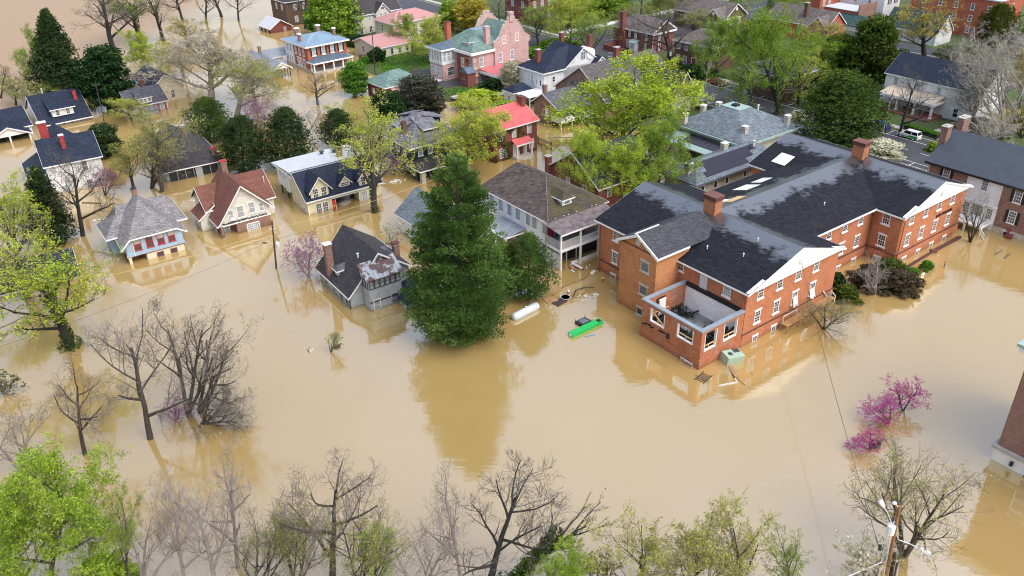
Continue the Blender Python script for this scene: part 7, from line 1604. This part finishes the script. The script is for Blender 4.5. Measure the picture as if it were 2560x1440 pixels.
k = MB(); q = BF + at_pole(2183, 1415); k.tube([q - _r * .2, q + _r * .2], .11, 8); tag(k.build('splice_case', 'black'), 'small black splice case on the pale cable at the bottom', 'splice case')
wl = BA + aA * .83; wl2 = BA + aA * .62
wire('overhead_wire', [G(-120, 905, 3), wl2, G(1025, 470, 6)], .022, 'dark overhead wire crossing the flood past the utility pole', .9)
wire('overhead_wire', [G(260, 690, 5), wl, G(1130, 430, 7)], .022, 'pale overhead wire from the blue house to the pine', .7, m='newwood')
k = MB(); q = wl2.lerp(G(-120, 905, 3), .035); k.tube([q - _r * .35, q + _r * .35], .1, 6); tag(k.build('splice_case', 'black'), 'pair of black couplings on the wire left of the utility pole', 'splice case')
wire('overhead_wire', [BG + aG * .93, BE + aE * .95], .025, 'wire between the poles above the street trees', .8)

# ------------------------------------------------------------------ floating and drowned things
def floater(name, px, py, z, rz, label, cat, group=None): return empty(name, G(px, py, z), rz, label, cat, group)
def rot_to(px0, py0, px1, py1, z=0): d = G(px1, py1, z) - G(px0, py0, z); return math.atan2(d.y, d.x), d.length
an, L_ = rot_to(1282, 797, 1346, 764)
e = floater('propane_tank', 1314, 779, .32, an, 'long pale grey propane tank floating right of the giant pine', 'tank')
k = MB(); h = L_ / 2; k.tube([(-h, 0, 0), (-h + .06, 0, 0), (-h + .2, 0, 0), (-h + .5, 0, 0), (h - .5, 0, 0), (h - .2, 0, 0), (h - .06, 0, 0), (h, 0, 0)], [.05, .3, .5, .6, .6, .5, .3, .05], 24); k.build('shell', plain('tank_paint', (.5, .56, .6), .4, .18, 3), e, smooth=True)
k = MB(); k.tube([(.1, 0, .55), (.1, 0, .78)], .16, 10); k.box(-.5, -.3, -.1, .1, .55, .68); k.build('valve_cover', 'metal', e)
k = MB(); [k.tube([(x, 0, 0), (x + .03, 0, 0)], .607, 24, cap=False) for x in (-h + .55, h - .58)]; k.build('weld_band', 'metal', e)
an, L_ = rot_to(1427, 838, 1503, 802)
e = floater('channel_beam', 1465, 820, .25, an, 'long bright green trough floating left of the brick building', 'trough')
g_ = plain('green_plastic', (.012, .42, .09), .4, .12, 2); k = MB(); h = L_ / 2; k.box(-h, h, -.42, .42, -.4, .22); k.build('body', g_, e)
k = MB(); k.box(-h, h, -.47, -.40, .1, .27); k.box(-h, h, .40, .47, .1, .27); k.build('rim', g_, e); k = MB(); k.box(-h - .04, -h, -.25, .25, -.15, .15); k.build('end_plate', 'white', e); k = MB(); k.box(h - .7, h - .2, -.25, .25, .22, .3); k.build('end_block', 'lf_magn' if False else 'black', e)
e = floater('cart', 1459, 806, .15, an, 'black framed cart half sunk beside the green trough', 'cart')
k = MB(); k.box(-.9, .9, -.7, .7, -.4, .2); k.build('tub', 'black', e); k = MB(); k.box(-.6, .6, -.45, .45, .2, .26); k.build('glass_top', 'glass_mid', e)
k = MB()
for x, y in ((-.9, -.7), (.9, -.7), (.9, .7), (-.9, .7)): k.tube([(x, y, -.3), (x, y, .5)], .05, 6)
k.beam((-.9, -.7, .3), (-1.5, -1.2, .0), .06); k.build('frame', 'metald', e)
an, L_ = rot_to(1462, 842, 1488, 836); e = floater('plastic_pipe', 1475, 839, .04, an, 'thin blue pipe floating below the green trough', 'pipe'); k = MB(); k.tube([(-L_ / 2, 0, 0), (L_ / 2, 0, 0)], .06, 8); k.build('tube', plain('blue_plastic', (.06, .16, .6), .4, .1), e)
# hvac box
e = floater('hvac_unit', 1830, 895, .35, A0 - .25, 'tipped pale green HVAC cabinet at the corner of the burnt sunroom', 'HVAC unit'); gm = plain('green_grey_enamel', (.34, .46, .36), .45, .12, 2)
k = MB(); k.box(-1.25, 1.25, -.8, .8, -1.0, .75); o = k.build('cabinet', gm, e); o.rotation_euler = (.12, .1, 0)
k = MB(); k.box(.2, 1.1, .1, .75, .75, .8); k.tube([(-.5, 0, .75), (-.5, 0, .82)], .3, 14); o = k.build('grille', 'metald', e); o.rotation_euler = (.12, .1, 0)
k = MB(); k.box(1.25, 1.3, -.7, .7, -.9, .65); o = k.build('access_panel', gm, e); o.rotation_euler = (.12, .1, 0)
def plank(name, a, b_, w, h, label, cat, m, z=.05, part='board'):
    an, L_ = rot_to(*a, *b_); e = floater(name, (a[0] + b_[0]) / 2, (a[1] + b_[1]) / 2, z, an, label, cat)
    k = MB(); n = max(1, round(w / .22)); 
    for i in range(n): y = -w / 2 + (i + .5) * w / n; k.box(-L_ / 2 + .05 * (i % 3), L_ / 2 - .04 * (i % 2), y - w / n * .46, y + w / n * .46, -h / 2, h / 2)
    k.build(part, m, e); return e
plank('plank_raft', (1362, 754), (1390, 746), 1.5, .12, 'weathered brown plank raft floating beyond the propane tank', 'debris', 'wood')
plank('door_panel', (1386, 762), (1412, 748), 1.3, .1, 'dark purple-brown panel floating beside the plank raft', 'debris', plain('soaked_panel', (.06, .035, .035), .7, .4))
plank('gutter', (1818, 915), (1843, 955), .14, .1, 'bent white gutter floating below the HVAC cabinet, upper length', 'gutter', 'metal')
plank('gutter', (1843, 955), (1797, 964), .14, .1, 'bent white gutter floating below the HVAC cabinet, lower length', 'gutter', 'metal')
plank('sodden_board', (1824, 913), (1842, 945), .7, .1, 'dark sodden board lying beside the bent gutter', 'debris', 'wood')
plank('plank', (1842, 945), (1864, 963), .12, .08, 'thin plank trailing from the sodden board', 'plank', 'wood')
e = floater('wire_rack', 1758, 944, .08, A0 + .2, 'black wire rack floating near the sunroom corner', 'rack'); k = MB()
for i in range(6): k.beam((-.8 + .32 * i, -.6, 0), (-.8 + .32 * i, .6, 0), .05)
k.beam((-1, -.6, .0), (1.2, -.6, .0), .07); k.beam((-1, .6, .0), (1.2, .6, .0), .07); k.beam((-.3, .9, .1), (-.3, -1, .1), .05); k.build('bars', 'metald', e)
e = floater('metal_bracket', 1715, 908, .2, A0 - pi / 2 + pi, 'pale metal bracket frame against the sunroom wall', 'bracket'); k = MB(); k.beam((-1, 0, .4), (1, 0, .4), .09)
for x in (-.9, .9): k.beam((x, 0, .4), (x, -.3, -.6), .08)
k.beam((-.6, -.2, .05), (.6, -.2, .05), .06); k.build('frame', 'metal', e)
e = floater('basin', 1414, 744, .1, .3, 'grey-white plastic basin floating beside the panel', 'basin'); k = MB(); k.tube([(0, 0, -.2), (0, 0, .12), (0, 0, .12), (0, 0, -.05)], [.5, .75, .66, .5], 16); k.build('shell', 'metal', e)
e = floater('traffic_drum', 1421, 736, .3, 0, 'orange and white striped traffic post beside the basin', 'traffic post')
for i, m in enumerate(('redp', 'white', 'redp', 'white')): k = MB(); k.tube([(0, 0, -.5 + .3 * i), (0, 0, -.2 + .3 * i)], .16, 10); k.build('band', m, e)
def junk(px, py, n, s, label, mats, seed, name='debris_pile', cat='debris'):
    e = floater(name, px, py, .03, 0, label, cat); rnd = random.Random(seed)
    for j, m in enumerate(mats):
        k = MB()
        for i in range(n):
            a = rnd.uniform(0, pi); x, y = rnd.gauss(0, s), rnd.gauss(0, s * .7); l = rnd.uniform(.15, .6) * s * .8
            k.beam((x - cos(a) * l, y - sin(a) * l, .02), (x + cos(a) * l, y + sin(a) * l, .02 + rnd.random() * .15), rnd.uniform(.06, .3) * min(1, s), .05)
        k.build('scraps', m, e)
    return e
junk(1468, 738, 8, .8, 'pale cardboard and white scraps floating by the brick building', ('newwood', 'white'), 1)
junk(1432, 668, 9, .9, 'dark branches and red scraps below the weathered porch', ('wood', 'maroon', 'metal'), 2)
junk(1405, 742, 6, .5, 'small brown scraps between raft and basin', ('wood',), 3)
junk(985, 455, 9, 1.0, 'white lawn furniture tangled in front of the dark green house', ('metal', 'white'), 4)
junk(1140, 852, 4, .5, 'white and orange litter floating under the giant pine', ('white', 'newwood'), 5)
junk(1205, 822, 4, .5, 'red and white litter at the right foot of the pine', ('redp', 'white'), 6)
junk(775, 877, 5, .4, 'tiny green and white clump floating in open water', ('white', 'lf_green'), 7)
junk(1878, 936, 2, .3, 'grey lump floating right of the bent gutter', ('metald',), 8)
junk(478, 502, 5, .5, 'white plastic bundle floating beside the red-brown roof', ('white', 'metal'), 9)
junk(250, 553, 6, .8, 'white and dark litter behind the blue house', ('white', 'lf_dark'), 10)
junk(683, 470, 2, .35, 'blue tub floating between the gabled and yellow houses', (plain('blue_tub', (.02, .16, .7), .4, .1),), 11)
junk(145, 497, 3, .5, 'blue tarp at the corner of the white clapboard house', (plain('blue_tarp', (.03, .06, .3), .5, .2),), 12)
junk(183, 880, 10, .7, 'drift of twigs around the ivy-covered trunk', ('wood',), 13)
plank('timber_beam', (205, 507), (252, 508), .2, .15, 'dark drifting beam in front of the white clapboard house', 'beam', 'polewood')
plank('trough', (1478, 685), (1486, 676), .5, .12, 'white trough floating by the fence top', 'trough', 'white')
plank('gutter', (1432, 659), (1455, 671), .35, .15, 'fallen white gutter leaning from the weathered porch', 'gutter', 'white', z=.3)
# drowned fence: only its top rail shows
e = floater('fence', 1440, 710, .1, 0, 'top rail of a drowned fence curving from the porch to the brick building', 'fence'); k = MB(); P = [(1383, 737), (1406, 717), (1458, 696), (1480, 675), (1500, 663)]
o_ = G(1440, 710, 0)
for a, b_ in zip(P, P[1:]): k.beam(G(*a, .18) - o_, G(*b_, .12) - o_, .1, .1)
k.build('rail', 'wood', e)
k = MB()
for q in P: v = G(*q, 0) - o_; k.beam((v.x, v.y, -.8), (v.x, v.y, .25), .12, .12)
k.build('post', 'wood', e)
wire('hose', [G(1432, 742, .05), G(1440, 725, .06), G(1460, 719, .06), G(1486, 719, .04)], .07, 'black hose curling over the water beside the brick building', 0, 6, 'black', 'hose')
def pailbuoy(px, py, label, m, r=.25, name='bollard', cat='bollard', h=.5):
    e = floater(name, px, py, 0, 0, label, cat); k = MB(); k.tube([(0, 0, -.5), (0, 0, h)], r * .7, 8); k.build('stem', 'wood', e); k = MB(); k.tube([(0, 0, h), (0, 0, h + .12)], [r, r * .8], 10); k.build('cap', m, e)
pailbuoy(1507, 703, 'small pale-capped post in water before the brick wall', 'newwood')
pailbuoy(1545, 710, 'dark stub at the foot of the brown tower', 'wood', .2)
# timber ramp along the brick front
e = empty('timber_ramp', FW(-27.4, -1.15, 0), A0, 'orange timber access ramp on posts along the brick facade', 'ramp'); k = MB()
for i in range(44): k.box(.25 * i, .25 * i + .235, -.55 + .008 * i, .55 + .008 * i, 1.0 + .004 * i, 1.08 + .004 * i)
k.build('deck', plain('wet_timber', (.44, .24, .1), .6, .35, 2), e)
for i in range(5):
    for y in (-.5, .5): k = MB(); k.box(2.6 * i - .06, 2.6 * i + .06, y - .06, y + .06, -1.5, 1.0); k.build('post', 'wood', e)
k = MB(); k.beam((.3, .5, 2.0), (3.2, .5, 2.0), .1); k.beam((.3, .5, 1), (.3, .5, 2), .1); k.beam((3.2, .5, 1), (3.2, .5, 2), .1); k.beam((10.2, -.5, 2.0), (10.9, .6, 2.0), .1); k.beam((10.2, -.5, 1), (10.2, -.5, 2), .1); k.beam((10.9, .6, 1), (10.9, .6, 2), .1); k.beam((9.5, 1.0, 2.3), (10.4, .8, 1.2), .16); k.build('handrail', 'metal', e)
e = floater('tarpaulin', 2052, 736, .9, A0, 'bright mint green tarpaulin at the end of the ramp', 'tarpaulin'); k = MB(); rnd = random.Random(3)
for i in range(6):
    for j in range(3): k.box(-1.1 + .36 * i, -1.1 + .36 * i + .36, -.5 + .34 * j, -.5 + .34 * j + .34, -.1, .05 + .12 * rnd.random())
k.build('sheet', plain('mint_sheet', (.12, .6, .3), .5, .1), e)
def cloth(x, z, h, label):
    e = empty('hanging_sheet', FW(x, -.12, z), A0, label, 'sheet'); k = MB(); rnd = random.Random(int(x * 10))
    for i in range(5): k.beam((-.35 + .17 * i, 0, 0), (-.5 + .24 * i, -.28 - .1 * rnd.random(), -h * rnd.uniform(.8, 1.05)), .2, .05)
    k.build('cloth', 'white', e)
cloth(-24.3, 3.9, 1.6, 'white torn sheet hanging from the third lower window of the brick wing'); cloth(-20.6, 3.6, 1.3, 'white sheet bunched in the last lower window of the brick wing')
# garden wall, sign, posts
e = empty('brick_kerb_wall', G(2330, 625, 0), 0, 'line of drowned brick garden wall along the sign facade', 'wall'); o_ = G(2330, 625, 0); k = MB()
for a, b_, w in (((2255, 675), (2332, 629), .35), ((2332, 629), (2400, 592), .55)): k.beam(G(*a, .08) - o_, G(*b_, .12) - o_, w, .3)
k.build('coping', 'brick_dark', e); k = MB(); v = G(2333, 629, .1) - o_; k.box(v.x - .4, v.x + .4, v.y - .4, v.y + .4, -.5, .4); k.build('pier', 'brick_red', e)
e = floater('sign', 2304, 697, 0, A0 - .2, 'small white notice sign on a post standing in the water', 'sign'); k = MB(); k.tube([(0, 0, -1), (0, 0, .9)], .05, 6); k.build('post', 'metald', e); k = MB(); k.box(-.3, .3, -.06, -.02, .1, 1.0); k.build('board', 'white', e); k = MB(); k.box(-.2, .2, -.07, -.06, .55, .62); k.box(-.2, .2, -.07, -.06, .4, .46); k.build('lettering_bars', 'metald', e)
for i, (a, b_) in enumerate((((2360, 668), (2364, 652)), ((2488, 637), (2505, 626)), ((2510, 647), (2527, 633)))):
    e = floater('stake', a[0], a[1], 0, 0, ('thin stake leaning in the flood right of the notice sign', 'submerged rail end near the right edge, left of two', 'submerged rail end near the right edge, right of two')[i], 'stake'); k = MB(); k.tube([(0, 0, -.4), top_vec(G(*a), *b_)] if i == 0 else [(0, 0, .1), G(*b_, .25) - G(*a)], .06, 6); k.build('rod', 'metald', e)
e = floater('lawn_chair', 2523, 590, .3, -A0, 'dark red slatted chair against the white stone base at the right edge', 'chair'); k = MB(); k.obox((0, 0, .1), (.5, 0, 0), (0, .5, .12), (0, 0, .06)); k.build('seat', 'maroon', e); k = MB(); k.obox((0, .55, .6), (.5, 0, 0), (0, .12, .5), (0, .05, 0)); k.build('backrest', 'maroon', e); k = MB(); [k.box(x - .05, x + .05, -.5, -.4, -1, .1) for x in (-.45, .45)]; k.build('leg', 'maroon', e)
# iron gate beside the red-roofed house, flag, bags, hedge
e = empty('iron_fence', G(1345, 360), math.atan2(*(G(1364, 368) - G(1345, 360)).yx), 'black iron fence panel beside the red-roofed brick house', 'fence'); k = MB()
for i in range(16): k.tube([(.28 * i, 0, -.8), (.28 * i, 0, 1.5)], .03, 5)
k.beam((0, 0, 1.3), (4.3, 0, 1.3), .06); k.beam((0, 0, .2), (4.3, 0, .2), .06); k.build('bars', 'black', e); k = MB(); [k.box(x - .08, x + .08, -.08, .08, -.8, 1.7) for x in (0, 4.3)]; k.build('post', 'black', e)
e = floater('banner_flag', 838, 528, 0, A0 - pi / 2 + .6, 'bright red flag with yellow emblem hanging before the yellow house porch', 'flag'); k = MB()
for i in range(6): k.prism([(-.32 + .1 * abs(i - 2.5) * .4, .35 + .3 * i), (.32 - .1 * abs(i - 1) * .4, .35 + .3 * i), (.34, .65 + .3 * i), (-.3 + .08 * i * .3, .65 + .3 * i)], 'y', -.02 - .01 * (i % 2), .02)
k.build('cloth', plain('flag_red', (.75, .012, .02), .6, .08), e); k = MB(); k.tube([(0, -.05, 1.05), (0, .045, 1.05)], .17, 12); k.build('emblem', plain('flag_yellow', (.8, .62, .03), .6, .05), e); k = MB(); k.tube([(.36, 0, -.8), (.36, 0, 2.3)], .04, 6); k.build('staff', 'metal', e)
e = floater('rubbish_bag', 842, 866, .12, .4, 'dark rubbish bag caught on the little bare shrub', 'bag'); k = MB(); k.ball((0, 0, 0), .45, .3, .28); k.tube([(.4, 0, .1), (.7, .1, .25)], [.1, .04], 6); k.build('bag', 'black', e)
e = floater('tub', 2188, 1112, .15, .2, 'dark tub caught in the lowest magenta redbud', 'tub'); k = MB(); k.tube([(0, 0, -.3), (0, 0, .3), (0, 0, .3), (0, 0, 0)], [.5, .6, .5, .45], 14); k.build('shell', 'metald', e)
def hedge(name, a, b_, w, h, label, gz, lf='lf_green'):
    A_, B2 = G(*a, gz), G(*b_, gz); e = empty(name, A_, 0, label, 'hedge'); d = B2 - A_; n = Vector((-d.y, d.x, 0)).normalized(); k = MB(); rnd = random.Random(len(label))
    for i in range(int(d.length * w * h * 160)):
        p = d * rnd.random() + n * rnd.uniform(-w / 2, w / 2); s = rnd.random()
        p = p + Vector((0, 0, h * (1 - .25 * rnd.random() ** 2) if s < .5 else h * rnd.random())); leafquad(k, p, .2, rnd)
    k.build('foliage', lf, e, recalc=False); k = MB(); k.beam(Vector((0, 0, h * .42)), d + Vector((0, 0, h * .42)), w * .8, h * .8); k.build('branches', 'bark_dark', e)
hedge('hedge', (2262, 322), (2345, 348), 1.6, 1.2, 'clipped green hedge in front of the white porch house', 1.1)
hedge('hedge', (35, 344), (72, 336), 1.6, 1.4, 'dark clipped hedge before the left-edge porch house', 0, 'lf_magn')
hedge('hedge', (-10, 356), (16, 352), 1.6, 1.4, 'dark clipped hedge cut by the left edge', 0, 'lf_magn')
# scaffold at the mansion
e = empty('scaffold', G(1165, 218, 1), radians(39), 'rusty tube scaffold standing against the pink mansion', 'scaffold'); k = MB()
for x in (0, 2.2, 4.4):
    for y in (0, 1.2): k.tube([(x, y, -.5), (x, y, 7)], .06, 6)
for z in (1.8, 3.6, 5.4, 7):
    for y in (0, 1.2): k.tube([(0, y, z), (4.4, y, z)], .05, 6)
    for x in (0, 2.2, 4.4): k.tube([(x, 0, z), (x, 1.2, z)], .05, 6)
k.build('tubes', 'rustpole', e); k = MB(); [k.box(-.2, 4.6, .1, 1.1, z, z + .07) for z in (1.9, 3.7)]; k.build('boards', 'newwood', e)
e = empty('garden_fence', G(1185, 250, 1), 0, 'low pale garden wall crossing the mansion lawn', 'wall'); o_ = G(1185, 250, 1); k = MB(); k.beam(Vector((0, 0, .3)), G(1262, 232, 1.3) - o_, .25, .7); k.build('wall_body', 'stone', e)
e = empty('grass_patch', (0, 0, 0)); bpy.data.objects.remove(e)
gr = MB(); rnd = random.Random(9)
for i in range(26000):
    x, y = rnd.uniform(-9, 36), rnd.uniform(100, 168)
    if x < shore(y) + 1 or 118 < y < 141: continue
    v = FW(x, y, gz_at(x, y) + .05); leafquad(gr, v, .35, rnd, 1.8)
tag(gr.build('grass', 'lf_green', recalc=False), 'short spring grass on the mansion lawn', 'grass', kind='stuff')
